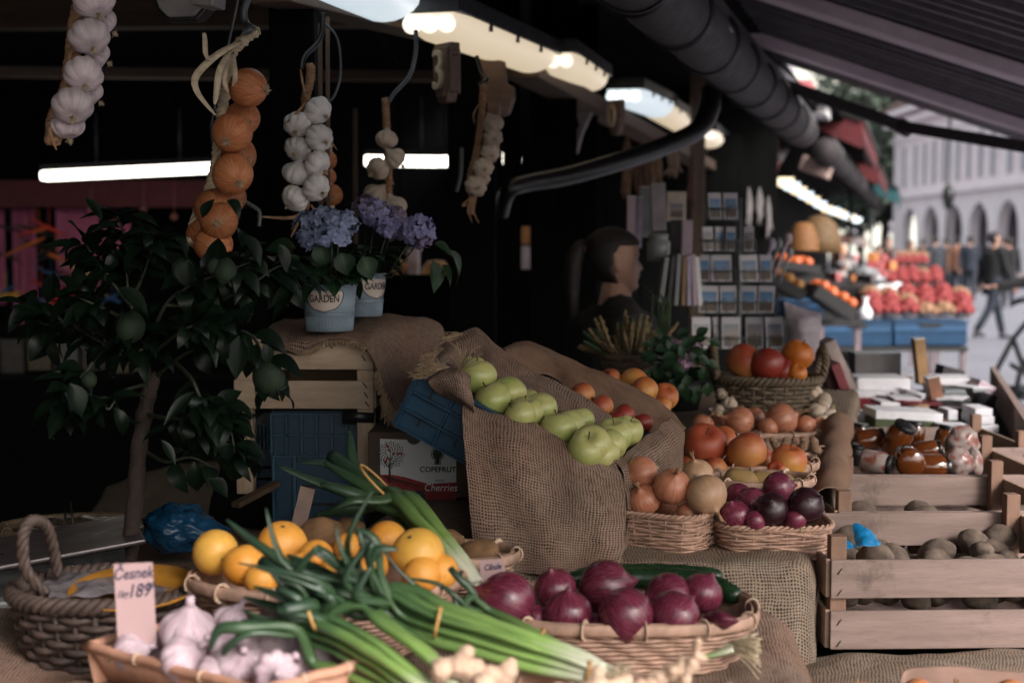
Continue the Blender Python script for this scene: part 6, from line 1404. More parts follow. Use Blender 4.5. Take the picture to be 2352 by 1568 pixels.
def head_rows(s=1, off=0, zmin=0, zmax=.22, nz=44, na=48, feat=True):
    rows = []
    for j in range(nz + 1):
        z = zmin + (zmax - zmin) * j / nz; fr, bk, w_ = hs(z, 1), hs(z, 2), hs(z, 3); cx = (fr + bk) / 2; a_ = (fr - bk) / 2; row = []
        for i in range(na):
            q = 2 * PI * i / na; c, s_ = math.cos(q), math.sin(q); x = cx + math.copysign(abs(c) ** .92, c) * a_; y = math.copysign(abs(s_) ** .92, s_) * w_
            if feat:
                qq = q if q < PI else q - 2 * PI; g = lambda m_, sd: math.exp(-((qq - m_) / sd) ** 2)
                nose = max(0, 1 - abs(z - .082) / .018) * .024 if z < .082 else max(0, 1 - (z - .082) / .038) * .022
                x += nose * g(0, .17); x += .006 * g(0, .32) * (math.exp(-((z - .052) / .005) ** 2) + math.exp(-((z - .063) / .004) ** 2)); x -= .004 * g(0, .3) * math.exp(-((z - .0575) / .002) ** 2)
                x -= .004 * g(0, .3) * math.exp(-((z - .036) / .006) ** 2)
                for sg in (-1, 1): x -= .010 * g(sg * .48, .20) * math.exp(-((z - .112) / .011) ** 2)
                x += .003 * g(0, .7) * math.exp(-((z - .128) / .008) ** 2)
            row.append(V(((x + math.copysign(off, c) * abs(c)) * s, (y + math.copysign(off, s_) * abs(s_)) * s, (z + off * (z - .1) / .12) * s)))
        rows.append(row)
    return rows
def hand(m, wrist, dv, palmn, s=1.0, curl=.5):
    "palm, four unequal curled fingers and a thumb leaving the side of the palm"
    y = dv.normalized(); z = (palmn - y * palmn.dot(y)).normalized(); x = y.cross(z)
    m.tube([wrist, wrist + y * .03 * s, wrist + y * .07 * s, wrist + y * .09 * s], [.024 * s, .034 * s, .038 * s, .030 * s], 10, flat=.42, flat_up=z)
    for k, L in enumerate((.068, .078, .073, .058)):
        b = wrist + y * .083 * s + x * (k - 1.5) * .019 * s; p = [b - y * .02 * s, b]; a = 0
        for q in (.42, .32, .26): a += curl * .5; p.append(p[-1] + (y * math.cos(a) + z * math.sin(a)) * L * q * s)
        m.tube(p, [.0085 * s, .009 * s, .0085 * s, .0078 * s, .006 * s], 7)
    b = wrist + y * .02 * s - x * .028 * s; m.tube([b, b - x * .022 * s + y * .025 * s + z * .01 * s, b - x * .03 * s + y * .05 * s + z * .018 * s], [.012 * s, .010 * s, .007 * s], 7)
def person(x, d, Ht, yaw, label, jac, tro, hair=HAIRD, stride=.0, arms=((.05, .1), (.05, -.1)), far=True, long_hair=False, pony=False, group=None, vox=.009, coat=.52, lean=0, pos=None):
    c = P(x, 560, d) if pos is None else V(pos); t = empty('person', (c.x, c.y, 0), (0, 0, yaw), label, 'person', group); k = Ht / 1.72
    # local +x is the facing direction
    hip, sh, nk = .93 * k, 1.42 * k, 1.47 * k; hz = Ht - .222 * k; lx = lean
    legs = []
    for sg in (-1, 1):
        st = stride * sg; a = V((0, .09 * k * sg, hip)); kn = V((st * .55 + .05 * abs(st), .09 * k * sg, .50 * k)); an = V((st * 1.0 - (.12 if st < 0 else 0) * (abs(stride) > 0), .09 * k * sg, .09 * k + (.05 if st < 0 else 0))); legs.append((a, kn, an))
    body = MB(); jk = MB(); tr = MB(); so_ = MB()
    sx = lx
    body.tube([(0, 0, hip - .05), (sx * .4, 0, 1.1 * k), (sx * .9, 0, 1.3 * k), (sx, 0, sh)], [.13 * k, .12 * k, .14 * k, .10 * k], 16)
    body.tube([(sx, 0, sh - .02), (sx + .005, 0, nk + .03), (sx + .01, 0, hz + .05 * k)], [.07 * k, .054 * k, .052 * k], 12)
    jk.tube([(0, 0, coat * Ht - .06), (sx * .3, 0, .62 * Ht), (sx * .7, 0, .74 * Ht), (sx, 0, .81 * Ht), (sx, 0, .845 * Ht)], [.17 * k, .155 * k, .175 * k, .17 * k, .075 * k], 20, flat=1.12, flat_up=(0, 1, 0))
    for (a, kn, an) in legs:
        body.tube([a, kn, an], [.08 * k, .055 * k, .038 * k], 10); tr.tube([a + V((0, 0, .06)), a.lerp(kn, .5), kn, kn.lerp(an, .5), an + V((0, 0, .01))], [.105 * k, .09 * k, .066 * k, .062 * k, .05 * k], 12)
        so_.tube([an + V((-.04, 0, -.05)), an + V((.03, 0, -.045)), an + V((.12, 0, -.055)), an + V((.17, 0, -.062))], [.045, .048, .042, .022], 10, flat=.8, flat_up=(0, 0, 1))
    for sg, arm in zip((-1, 1), arms):
        s0 = V((sx, .19 * k * sg, sh - .03))
        if not isinstance(arm[0], tuple): el = V((sx + arm[1] * .6, .235 * k * sg, 1.12 * k)); wr = V((sx + arm[1] * 1.5 + .05, .24 * k * sg, .87 * k))
        else: el, wr = V(arm[0]), V(arm[1])
        body.tube([s0, el, wr], [.045 * k, .038 * k, .027 * k], 10); dv = (wr - el).normalized(); hand(body, wr, dv, V((-dv.z if abs(dv.z) < .9 else 0, -sg, 0)) if not isinstance(arm[0], tuple) else V((0, 0, 1)), k, .6)
        jk.tube([V((sx, .08 * k * sg, sh - .0)), s0 + V((0, 0, .0)), s0.lerp(el, .5), el, el.lerp(wr, .5), wr - dv * .0], [.08 * k, .075 * k, .06 * k, .055 * k, .048 * k, .042 * k], 12)
    M4 = Matrix.Translation((sx, 0, hz)) @ Matrix.Scale(k, 4)
    rows = [[M4 @ p for p in r] for r in head_rows()]
    body.surf(rows, closed_u=True); body.surf([[M4 @ V((.045, 0, .002))] * 48, rows[0]], closed_u=True)
    for sg in (-1, 1): body.blob(lambda th, ph: M4 @ V((-.004 + .016 * math.sin(th) * math.cos(ph) - .004 * math.cos(th), sg * (.072 + .008 * math.sin(th) * math.sin(ph)), .098 + .030 * math.cos(th))), 10, 12)
    o = body.build('body', SKIN, t); md = o.modifiers.new('r', 'REMESH'); md.mode = 'VOXEL'; md.voxel_size = vox; md.use_smooth_shade = True
    o = jk.build('jacket', jac, t); md = o.modifiers.new('r', 'REMESH'); md.mode = 'VOXEL'; md.voxel_size = .012; md.use_smooth_shade = True
    tr.build('trousers', tro, t); build_each(so_, 'shoe', SHOE, t)
    m = MB()
    hr = []
    for j in range(34):
        z = .03 + .1915 * j / 33; fr, bk, w_ = hs(z, 1), hs(z, 2), hs(z, 3); row = []
        zf = .150   # hairline
        for i in range(48):
            q = 2 * PI * i / 48; cc, s_ = math.cos(q), math.sin(q); cx, a_ = (fr + bk) / 2, (fr - bk) / 2
            ff = max(0, min(1, (cc + .38) / .5)); lim = .02 + .135 * ff * ff * (3 - 2 * ff)
            g_ = max(0, min(1, (z - lim + .006) / .022)); off = -.014 + .023 * g_ * g_ * (3 - 2 * g_)
            row.append(M4 @ V((cx + math.copysign(abs(cc) ** .92, cc) * (a_ + off), math.copysign(abs(s_) ** .92, s_) * (w_ + off), z + (.008 * max(0, (z - .15) / .07) if off > 0 else 0))))
        hr.append(row)
    m.surf(hr, closed_u=True)
    if pony:
        e = [M4 @ V(q) for q in ((-.09, 0, .155), (-.125, -.01, .16), (-.15, -.02, .10), (-.155, -.02, 0), (-.145, -.03, -.12), (-.13, -.03, -.24))]; 
        rh = random.Random(3); ee = cr(e, 24)
        m.tube(ee, [k * (.010 + .020 * math.sin(PI * min(1, i / 19))) for i in range(24)], 12)
        for q in range(46):
            a0, r0_ = rh.uniform(0, 6.3), rh.uniform(.2, 1); w0 = rh.uniform(-.3, .3)
            m.tube([p + V((math.cos(a0 + w0 * i * .1), math.sin(a0 + w0 * i * .1), 0)) * r0_ * k * (.012 + .014 * math.sin(PI * min(1, i / 19))) for i, p in enumerate(ee)], [.0035 if i < 20 else .003 - .0006 * (i - 20) for i in range(24)], 4)
        for q in range(60):
            a0 = rh.uniform(-1.3, 1.3); m.tube([M4 @ V((hs(z_, 1) * 0 + x_, math.sin(a0) * hs(z_, 3) * 1.12, z_ + .006)) for x_, z_ in ((.055 * math.cos(a0) + .01, .185), (.0, .205 if abs(a0) < .6 else .17), (-.06, .19 if abs(a0) < .6 else .16), (-.105, .165))], [.001, .0016, .0016, .001], 3)
    if long_hair: m.tube([M4 @ V((-.06, 0, .12)), M4 @ V((-.08, 0, 0)), M4 @ V((-.08, 0, -.1))], [.07, .075, .04], 12)
    m.build('hair', hair, t)
    if pony: m = MB(); m.tube([M4 @ V((-.112, math.cos(a) * .021, .158 + math.sin(a) * .021)) for a in [2 * PI * i / 16 for i in range(16)]], .005 * k, 6, closed=True); m.build('hair_tie', plain('pink_hair_tie', (.4, .2, .18), .7), t)
    for sg in (-1, 1):
        m = MB(); ec = V((.0665, sg * .031, .112)); m.blob(lambda th, ph: M4 @ (ec + V((math.sin(th) * math.cos(ph), math.sin(th) * math.sin(ph), math.cos(th))) * .0115), 8, 10); e = m.build('eye', EYE, t)
        m = MB(); m.blob(lambda th, ph: M4 @ (ec + V((.009, sg * .002, 0)) + V((math.sin(th) * math.cos(ph) * .6, math.sin(th) * math.sin(ph), math.cos(th))) * .0055), 6, 8); m.build('iris', IRIS, e)
        m = MB(); m.tube([M4 @ V((.074, sg * .016, .128)), M4 @ V((.075, sg * .034, .132)), M4 @ V((.062, sg * .05, .127))], .0028 * k, 5); m.build('eyebrow', hair, t)
    m = MB(); m.tube([M4 @ V((.081, .02, .0575)), M4 @ V((.0895, 0, .0585)), M4 @ V((.081, -.02, .0575))], .0034 * k, 6); m.build('lips', plain('lip', (.28, .09, .08), .5) if 'lip' not in bpy.data.materials else bpy.data.materials['lip'], t)
    return t
BLK = plain('black_cloth', (.008, .008, .009), .9); DKG = plain('dark_grey_cloth', (.03, .034, .042), .9); NAVY = plain('navy_cloth', (.015, .02, .032), .9); BRJ = plain('brown_jacket', (.16, .07, .04), .8); REDJ = plain('red_jacket', (.42, .06, .07), .8)
person(1405, 4.65, 1.60, .12, 'young woman in black with a brown ponytail, looking right behind the stall', BLK, BLK, HAIR, pony=True, vox=.0035, pos=(P(1412, 560, 4.65).x, P(1412, 560, 4.65).y, 0))
person(2148, 36, 1.76, 1.9, 'person in a dark grey coat seen from behind, left of the walkers', DKG, NAVY, stride=.12, coat=.48)
person(2199, 38, 1.74, 1.4, 'person in a brown jacket walking away between two dark coats', BRJ, NAVY, HAIR, stride=.15)
person(2228, 37, 1.76, 1.3, 'person in a navy coat beside the brown jacket', NAVY, NAVY, stride=.15)
person(2284, 23, 1.74, .35, 'walker in a black coat striding across the square', BLK, NAVY, HAIR, stride=.27, coat=.45)
for i_, (x_, d_, h_, yw, jc, st_, lb) in enumerate(((2172, 42, 1.72, 1.8, DKG, .1, 'small far walker in a grey coat between the first two walkers'), (2318, 34, 1.70, 1.2, BLK, .14, 'far walker in black to the right of the striding walker'), (2306, 44, 1.75, 2.2, DKG, .12, 'far walker in dark grey near the beige building'), (2120, 44, 1.70, 1.5, BLK, .1, 'farthest walker in black left of the grey coat'))):
    person(x_, d_, h_, yw, lb, jc, NAVY, stride=st_)
person(2092, 30, 1.62, -1.2, 'seller in dark clothes standing behind the far red fruit', NAVY, BLK)
person(2040, 32, 1.70, -1.0, 'far person in dark clothes at the end of the stalls, left of the seller', BLK, BLK)
person(2018, 27, 1.52, -1.4, 'person in a red jacket among the far stalls', REDJ, BLK)
ps = P(2470, 560, 12.6)
person(2470, 12.6, 1.72, PI, 'person at the right edge in black, reaching a hand towards the fruit', BLK, BLK, HAIR, pos=(ps.x, ps.y, 0), vox=.006, arms=((( .28, -.21, 1.22), (.62, -.2, 1.17)), (.05, .1)))
# stroller
sp_ = P(2374, 560, 12.2); t = empty('stroller', (sp_.x, sp_.y, 0), (0, 0, .1), 'black pushchair cut by the right edge', 'pushchair')
m = MB()
for y in (-.22, .22): m.tube([(-.26, y, .16), (-.20, y, .45), (-.06, y, .72), (.18, y, 1.0), (.34, y, 1.02)], .024, 8); m.tube([(.25, y, .14), (.05, y, .45), (-.06, y, .72)], .024, 8); m.tube([(-.22, y, .30), (.16, y, .30)], .012, 6)
m.build('frame', BLACKM, t)
for x_, r in ((-.27, .10), (.26, .13)):
    for y in (-.24, .24): m = MB(); m.tube([(x_ + math.cos(a) * r, y, r + .02 + math.sin(a) * r) for a in [2 * PI * i / 24 for i in range(24)]], .02, 8, closed=True); w_ = m.build('wheel', BLACK, t); m = MB(); m.tube([(x_, y - .03, r + .02), (x_, y + .03, r + .02)], .03, 10); m.build('hub', GREYM, w_)
m = MB(); m.loft([[(-.1, -.2, .5), (-.1, 0, .47), (-.1, .2, .5)], [(.1, -.2, .48), (.1, 0, .45), (.1, .2, .48)], [(.2, -.2, .9), (.22, 0, .9), (.2, .2, .9)]], 14, 14, .01, 5); m.build('seat', BLK, t, thick=.03)
m = MB(); m.loft([[(.22, -.22, .85), (.26, 0, .88), (.22, .22, .85)], [(.12, -.23, 1.05), (.13, 0, 1.12), (.12, .23, 1.05)], [(-.1, -.22, 1.0), (-.12, 0, 1.08), (-.1, .22, 1.0)]], 14, 14, 0); m.build('canopy', DKG, t, thick=.012)
m = MB(); m.box((0, 0, .27), (.34, .36, .1)); m.build('basket', DKG, t, bevel=.02)
# ================================================ helper: box from photo rectangle
def pbox(name, x0, y0, x1, y1, d, dep, mat, label, cat, yaw=0, roll=0, pitch=0, group=None, bevel=.0015, top=None, side=None, parent=None):
    c = P((x0 + x1) / 2, (y0 + y1) / 2, d); c.y += dep / 2; m = MB(); w_, h_ = px(x1 - x0, d), px(y1 - y0, d)
    m.box((0, 0, 0), (w_, dep, h_)); o = m.build(name, mat, parent, loc=c, rot=(pitch, roll, yaw), bevel=bevel)
    if top:
        m = MB(); m.box((0, 0, h_ / 2 + .001), (w_ * 1.01, dep * 1.01, .003)); m.build('cover', top, o)
    if not parent: tag(o, label, cat, group)
    return o
# ================================================ postcards
t = NT('postcard_picture'); u = t.n('SeparateXYZ', {0: t.uv()}); oi = t.n('ObjectInfo').outputs['Random']
vec = t.n('CombineXYZ', {0: t.math('MULTIPLY', u.outputs[0], 7.0), 1: t.math('MULTIPLY', oi, 40.0), 2: 0.0}).outputs[0]
sk = t.math('ADD', t.math('MULTIPLY', t.noise(1.5, vec, 5, .8), .5), .22)
f = t.rng(t.math('SUBTRACT', u.outputs[1], sk), -.01, .01)
skyc = t.mix(t.rng(t.math('FRACT', t.math('MULTIPLY', oi, 7.3)), .45, .55), t.mix(u.outputs[1], (.25, .34, .46), (.04, .14, .30)), t.mix(u.outputs[1], (.42, .30, .24), (.16, .17, .22))); v2 = t.n('CombineXYZ', {0: u.outputs[0], 1: u.outputs[1], 2: oi}).outputs[0]
bl = t.mix(t.rng(t.noise(22, v2, 3), .4, .6), (.025, .02, .025), (.20, .13, .09)); PICT = t.set(t.mix(f, bl, skyc), .3)
CARDW = plain('card_white', (.42, .40, .44), .35, .05)
rk = P(1700, 830, 4.62); t = empty('postcard_rack', (rk.x, rk.y, rk.z - .25), None, 'revolving wire rack full of postcards in the middle of the stalls', 'rack'); ro = V((rk.x, rk.y, rk.z - .25))
m = MB(); m.tube([(0, .06, 0), (0, .06, .78)], .012, 8); m.build('pole', GREYM, t)
m = MB(); m.lathe([(.16, 0), (.15, .012), (.02, .02)], 24, Matrix.Translation((0, .06, 0))); m.build('base', GREYM, t)
ROWS = [(442, 505, ((1626, 1659), (1661, 1696))), (520, 578, ((1613, 1640), (1642, 1664), (1666, 1690), (1708, 1732))), (584, 648, ((1607, 1630), (1632, 1682), (1698, 1742), (1744, 1774))), (655, 720, ((1604, 1651), (1653, 1693), (1700, 1738), (1740, 1779))), (727, 802, ((1588, 1634), (1638, 1654), (1657, 1702), (1712, 1754), (1757, 1802), (1806, 1824)))]
for j, (ya, yb, xs) in enumerate(ROWS):
    m = MB(); z1 = (P(1700, yb, 4.55) - ro).z; a, b = P(xs[0][0] - 4, yb, 4.53) - ro, P(xs[-1][1] + 4, yb, 4.53) - ro
    m.tube([a, b], .0022, 5); m.tube([a + V((0, 0, .035)), b + V((0, 0, .035))], .0022, 5)
    for k in range(9): q = a.lerp(b, k / 8); m.tube([q, q + V((0, 0, .035)), q + V((0, .05, .05))], .0016, 4)
    m.build('wire_pocket', GREYM, t)
    for i, (xa, xb) in enumerate(xs):
        c = P((xa + xb) / 2, (ya + yb) / 2, 4.55 + .02 * (i % 2)); w_, h_ = px(xb - xa - 2, 4.55), px(yb - ya - 2, 4.55); cd = MB(); cd.box((0, .004, 0), (w_, .008, h_))
        o = cd.build('postcard', CARDW, loc=c, rot=(-.1, rr_.uniform(-.03, .03), rr_.uniform(-.3, .3))); tag(o, 'postcard %s from the left in the %s row of the wire rack' % (ordn(i), ('top', 'second', 'third', 'fourth', 'bottom')[j]), 'postcard', 'postcards in the rack')
        m = MB(); m.add([V((-w_ * .40, -.0012, -h_ * .42)), V((w_ * .40, -.0012, -h_ * .42)), V((w_ * .40, -.0012, h_ * .28)), V((-w_ * .40, -.0012, h_ * .28))], [(0, 1, 2, 3)], [(0, 0), (1, 0), (1, 1), (0, 1)], False); m.build('picture', PICT, o)
# calendars and boxed souvenirs left of the rack
PNK = plain('pale_pink_card', (.50, .38, .44), .5, .06); GRC = plain('grey_tin', (.20, .21, .22), .35, .15, 20); MAR = plain('maroon_cover', (.12, .012, .02), .45); MAR2 = plain('red_cover', (.17, .015, .022), .4); LAV = plain('lavender_card', (.40, .35, .46), .6); OLV = plain('olive_green_cover', (.045, .06, .02), .6); DGC = plain('dark_cover', (.03, .028, .032), .5); TANC = plain('tan_cover', (.25, .15, .08), .6)
def pb(*a, **k): return pbox(*a, **k)
pb('calendar', 1441, 452, 1461, 545, 4.85, .02, PNK, 'narrow pink calendar with dark lower half, leftmost above the woman', 'calendar', top=WHITE); pb('calendar', 1463, 450, 1475, 570, 4.9, .02, LAV, 'slim lavender calendar beside the pink one', 'calendar', roll=.02)
pb('souvenir_box', 1472, 430, 1496, 545, 4.9, .05, GRC, 'grey tin box, left one of the tall pair behind the woman', 'box', top=WHITE); pb('souvenir_box', 1497, 422, 1530, 530, 4.8, .05, plain('pinkish_grey_card', (.30, .26, .28), .5), 'tall pinkish grey box, highest behind the woman', 'box', roll=-.04, top=GRC)
o = pb('framed_card', 1532, 440, 1576, 508, 5.1, .01, plain('cream_card', (.48, .42, .34), .5), 'cream framed card with a small brown picture', 'card'); m = MB(); m.add([V((-.022, -.007, -.04)), V((.022, -.007, -.04)), V((.022, -.007, .01)), V((-.022, -.007, .01))], [(0, 1, 2, 3)], [(0, 0), (1, 0), (1, 1), (0, 1)]); m.build('picture', PICT, o)
pb('booklet', 1540, 505, 1565, 590, 4.9, .03, DGC, 'dark booklet under the cream framed card', 'booklet'); pb('booklet', 1567, 505, 1590, 592, 4.85, .03, PNK, 'pale pink booklet under the cream framed card', 'booklet', roll=.02)
m = MB(); m.lathe([(0, 0), (.036, 0), (.038, .06), (.03, .07), (.032, .075), (.032, .09), (0, .091)], 24); o = m.build('tin_jar', GRC, loc=P(1512, 600, 4.6)); tag(o, 'round grey tin standing right of the woman', 'tin')
for i, (x, mt_, lb) in enumerate(((1520, GRC, 'grey'), (1537, DGC, 'dark'), (1552, GRC, 'second grey'), (1566, TANC, 'tan'), (1578, LAV, 'lavender'), (1590, PNK, 'pale pink'), (1600, WHITE, 'white'))):
    pb('booklet', x, 590 - i % 3 * 3, x + 10, 702, 4.5, .10, mt_, lb + ' booklet spine in the slanting row right of the woman', 'booklet', roll=.13 - i * .035)
for i, (x, y, x2, y2) in enumerate(((1745, 640, 1775, 560), (1760, 645, 1790, 560), (1775, 640, 1812, 548), (1790, 650, 1815, 580))):
    m = MB(); m.tube([P(x, y, 5.6), P(x2, y2, 5.6)], .006, 6); m.blob(lambda th, ph: P(x2, y2, 5.6) + V((math.sin(th) * math.cos(ph) * .014, math.sin(th) * math.sin(ph) * .008, math.cos(th) * .024)), 8, 10); o = m.build('wooden_spoon', [LAV, GRC, PNK, GRC][i]); tag(o, 'long pale stick leaning right of the postcards, %s one' % ordn(i), 'stick')
m = MB(); m.loft([[P(1800, 690, 4.5), P(1840, 705, 4.5), P(1880, 715, 4.5)], [P(1805, 740, 4.48), P(1845, 750, 4.44), P(1885, 745, 4.48)], [P(1815, 810, 4.48), P(1850, 820, 4.45), P(1880, 830, 4.5)]], 24, 24, .012, 14); o = m.build('paper_bag', plain('grey_tissue', (.26, .22, .25), .6), thick=.001); tag(o, 'crumpled greyish bag hanging right of the postcard rack', 'bag')
# ================================================ books on the far part of the table
c = P(2080, 960, 4.6); t = empty('book_table', (c.x, c.y, 0), (0, 0, YAW), 'low table under the piles of books', 'table')
m = MB(); m.box((0, .1, c.z - .04), (.62, 2.1, .04)); m.build('tabletop', DARKW, t, bevel=.003)
for sx in (-.27, .27):
    for sy in (-.8, 1.0): m = MB(); m.box((sx, sy, (c.z - .06) / 2), (.05, .05, c.z - .06)); m.build('leg', DARKZ, t)
m = MB(); m.box((.325, .1, c.z + .02), (.02, 2.1, .12)); m.build('edge_board', WD, t)
pb('book', 1968, 868, 2092, 900, 4.7, .17, PAPER, 'white thick book on top of the red pile', 'book', bevel=.008); pb('book', 1965, 898, 2100, 914, 4.65, .18, PAPER, 'pale book second in the red pile', 'book'); pb('book', 1962, 914, 2103, 938, 4.63, .18, MAR2, 'dark red book in the middle of the pile', 'book'); pb('book', 1970, 938, 2112, 962, 4.6, .18, MAR, 'maroon book at the bottom of the pile', 'book')
pb('book', 1905, 850, 1925, 945, 4.4, .14, MAR, 'maroon book leaning left, outer one', 'book', roll=-.32); pb('book', 1928, 832, 1950, 942, 4.35, .14, MAR2, 'red book leaning against the picture book', 'book', roll=-.38)
o = pb('picture_book', 1918, 778, 1945, 905, 4.6, .12, plain('picture_cover', (.34, .26, .24), .4, .5, 14), 'colourful picture book leaning behind the red ones', 'book', roll=-.42); pb('book', 1948, 830, 1962, 912, 4.7, .1, DGC, 'slim dark book beside the picture book', 'book', roll=-.42)
pb('book', 1964, 812, 2070, 868, 5.0, .10, plain('grey_box_card', (.10, .09, .095), .5), 'grey slipcase standing behind the white book', 'book', top=GRC)
pb('wooden_case', 2106, 778, 2130, 880, 4.9, .05, plain('golden_brown_case', (.30, .17, .07), .5), 'tall golden brown case standing among the books', 'case', roll=-.12, top=PAPER); pb('wooden_case', 2140, 865, 2168, 970, 4.5, .05, plain('rust_case', (.18, .07, .035), .5), 'rust brown slanting case in the middle of the books', 'case', roll=-.2, top=PAPER)
pb('book', 2080, 900, 2125, 920, 4.6, .1, PAPER, 'small white book beside the slanting case', 'book', roll=.2); pb('book', 2130, 868, 2240, 886, 5.0, .16, PAPER, 'white book on the right hand pile', 'book'); pb('book', 2150, 886, 2240, 905, 5.0, .16, GRC, 'grey book second in the right hand pile', 'book'); pb('book', 2155, 905, 2245, 938, 4.95, .16, plain('taupe_cover', (.22, .18, .19), .6), 'taupe book low in the right hand pile', 'book')
pb('book', 2245, 880, 2285, 905, 4.9, .14, PNK, 'pinkish book sliding off the right hand pile', 'book', roll=.5); pb('book', 2262, 905, 2288, 935, 4.85, .1, DGC, 'dark book at the far right of the pile', 'book', roll=.3); pb('box', 2165, 845, 2215, 868, 5.3, .1, DGC, 'dark open box behind the right hand pile', 'box', roll=.25)
pb('book', 1940, 948, 2006, 966, 4.15, .12, PAPER, 'white book block behind the jars at left', 'book', roll=.12); pb('book', 1938, 968, 2020, 990, 4.1, .12, plain('grey_green_card', (.22, .23, .2), .6), 'grey green book under the left white block', 'book', roll=.12)
o = pb('book', 2012, 946, 2166, 965, 4.05, .15, PAPER, 'long white book block with bright edges behind the jars', 'book', roll=.05); pb('book', 2010, 966, 2150, 995, 4.03, .15, OLV, 'olive green book under the long white block', 'book', roll=.05)
pb('book', 2178, 942, 2200, 965, 4.2, .1, PAPER, 'small upright white block right of the long one', 'book'); pb('book', 2165, 978, 2235, 992, 3.95, .1, PAPER, 'small white book above the patterned bags', 'book', roll=.04)
for i, (x0_, y0_, x1_, y1_, mt_) in enumerate(((2240, 938, 2280, 955, PAPER), (2238, 956, 2284, 974, PAPER), (2246, 976, 2294, 1002, PAPER), (2250, 1003, 2296, 1024, MAR))): pb('book', x0_, y0_, x1_, y1_, 4.15, .12, mt_, ['white book topmost in the stack at the table edge', 'white book second in the stack at the table edge', 'white book third in the stack at the table edge', 'maroon book at the bottom of the stack at the table edge'][i], 'book')
m = MB(); a = P(2268, 1024, 4.15); m.box((a.x, a.y + .06, a.z - .012), (.09, .16, .02)); o = m.build('shelf_bracket', DARKW); tag(o, 'small ledge holding the stack at the table edge', 'shelf')
rr = random.Random(91); BM_ = [PAPER, DGC, MAR, GRC, PAPER, DGC, TANC]
for i in range(22):
    x_, y_ = rr.uniform(1975, 2215), rr.uniform(868, 940); w_ = rr.uniform(26, 70); hh_ = rr.uniform(6, 15); d_ = 5.15 - (y_ - 868) * .011
    pb('book', x_, y_ - hh_, x_ + w_, y_, d_, .12, BM_[i % 7], 'small book or packet scattered between the book piles', 'book', roll=rr.uniform(-.12, .12), yaw=rr.uniform(-.5, .5), group='packets scattered between the book piles', top=PAPER if i % 3 == 0 else None)
# ================================================ jars of honey
t_ = NT('amber_honey'); AMB = t_.set((.13, .035, .008), .12, Transmission_Weight=.25, IOR=1.45, Coat_Weight=.6); LID = plain('black_lid', (.012, .012, .012), .3, Metallic=.2)
PATT = NT('patterned_bag'); vz = PATT.n('TexVoronoi', {'Vector': PATT.obj(), 'Scale': 55}).outputs['Color']; PATT = PATT.set(PATT.mix(PATT.rng(PATT.noise(45, PATT.obj(), 3), .45, .6), (.26, .21, .19), (.17, .05, .035)), .3)
def jar(x, y, r, d, up, label, lidm=LID, body=AMB):
    c = P(x, y, d); q = W3(up).normalized().to_track_quat('Z', 'Y'); R_ = px(r, d); t = empty('honey_jar', c, None, label, 'jar'); t.rotation_mode = 'QUATERNION'; t.rotation_quaternion = q
    m = MB(); m.lathe([(.0005, -R_ * 1.2), (R_ * .85, -R_ * 1.2), (R_, -R_ * 1.0), (R_, R_ * .7), (R_ * .8, R_ * 1.0), (R_ * .78, R_ * 1.15)], 28); m.build('glass', body, t)
    m = MB(); m.lathe([(R_ * .84, R_ * 1.02), (R_ * .86, R_ * 1.35), (R_ * .8, R_ * 1.4), (.0005, R_ * 1.4)], 28); m.build('lid', lidm, t)
    return t
JY = cz(1092, 3.2)
jar(2085, 1058, 33, 3.22, (.05, .05, -1), 'round amber jar lying with its base towards the camera'); jar(2012, 1062, 27, 3.2, (.85, -.1, .5), 'cream wrapped jar with black lid at the left front', LID, PATT); jar(2062, 1008, 30, 3.45, (.3, .7, .3), 'dark amber jar behind the round lying one'); jar(1995, 1010, 26, 3.5, (1, .2, 0), 'dark amber jar lying at the back left')
jar(2140, 1072, 30, 3.25, (1, 0, .1), 'low amber jar lying sideways right of the round one'); jar(2130, 1035, 24, 3.4, (1, .2, .2), 'jar with shiny lid in the middle of the crate'); jar(2170, 1010, 24, 3.6, (.2, .8, 0), 'jar standing behind the middle jars'); jar(1965, 1045, 18, 3.4, (.2, 1, .2), 'small black jar at the left corner', LID, BLACKM); jar(2100, 1000, 24, 3.7, (.1, 1, 0), 'amber jar standing at the back of the crate'); jar(1975, 1000, 20, 3.7, (.1, 1, 0), 'small dark jar at the back left corner')
for i, (x, y, d, w_, h_) in enumerate(((2200, 1062, 3.25, .036, .034), (2210, 1020, 3.4, .04, .045), (2235, 1065, 3.3, .022, .036))):
    m = MB(); m.blob(lambda th, ph: (lambda u: V((u.x * w_, u.y * .03, u.z * h_)) * (1 + .14 * noise.noise(u * 2.5 + V((i, 0, 0)))))(V((math.sin(th) * math.cos(ph), math.sin(th) * math.sin(ph), math.cos(th)))), 24, 30); o = m.build('sweet_bag', PATT, loc=P(x, y, d)); tag(o, 'shiny bag with red and cream print, %s' % ('front one', 'back one', 'rightmost one')[i], 'bag')
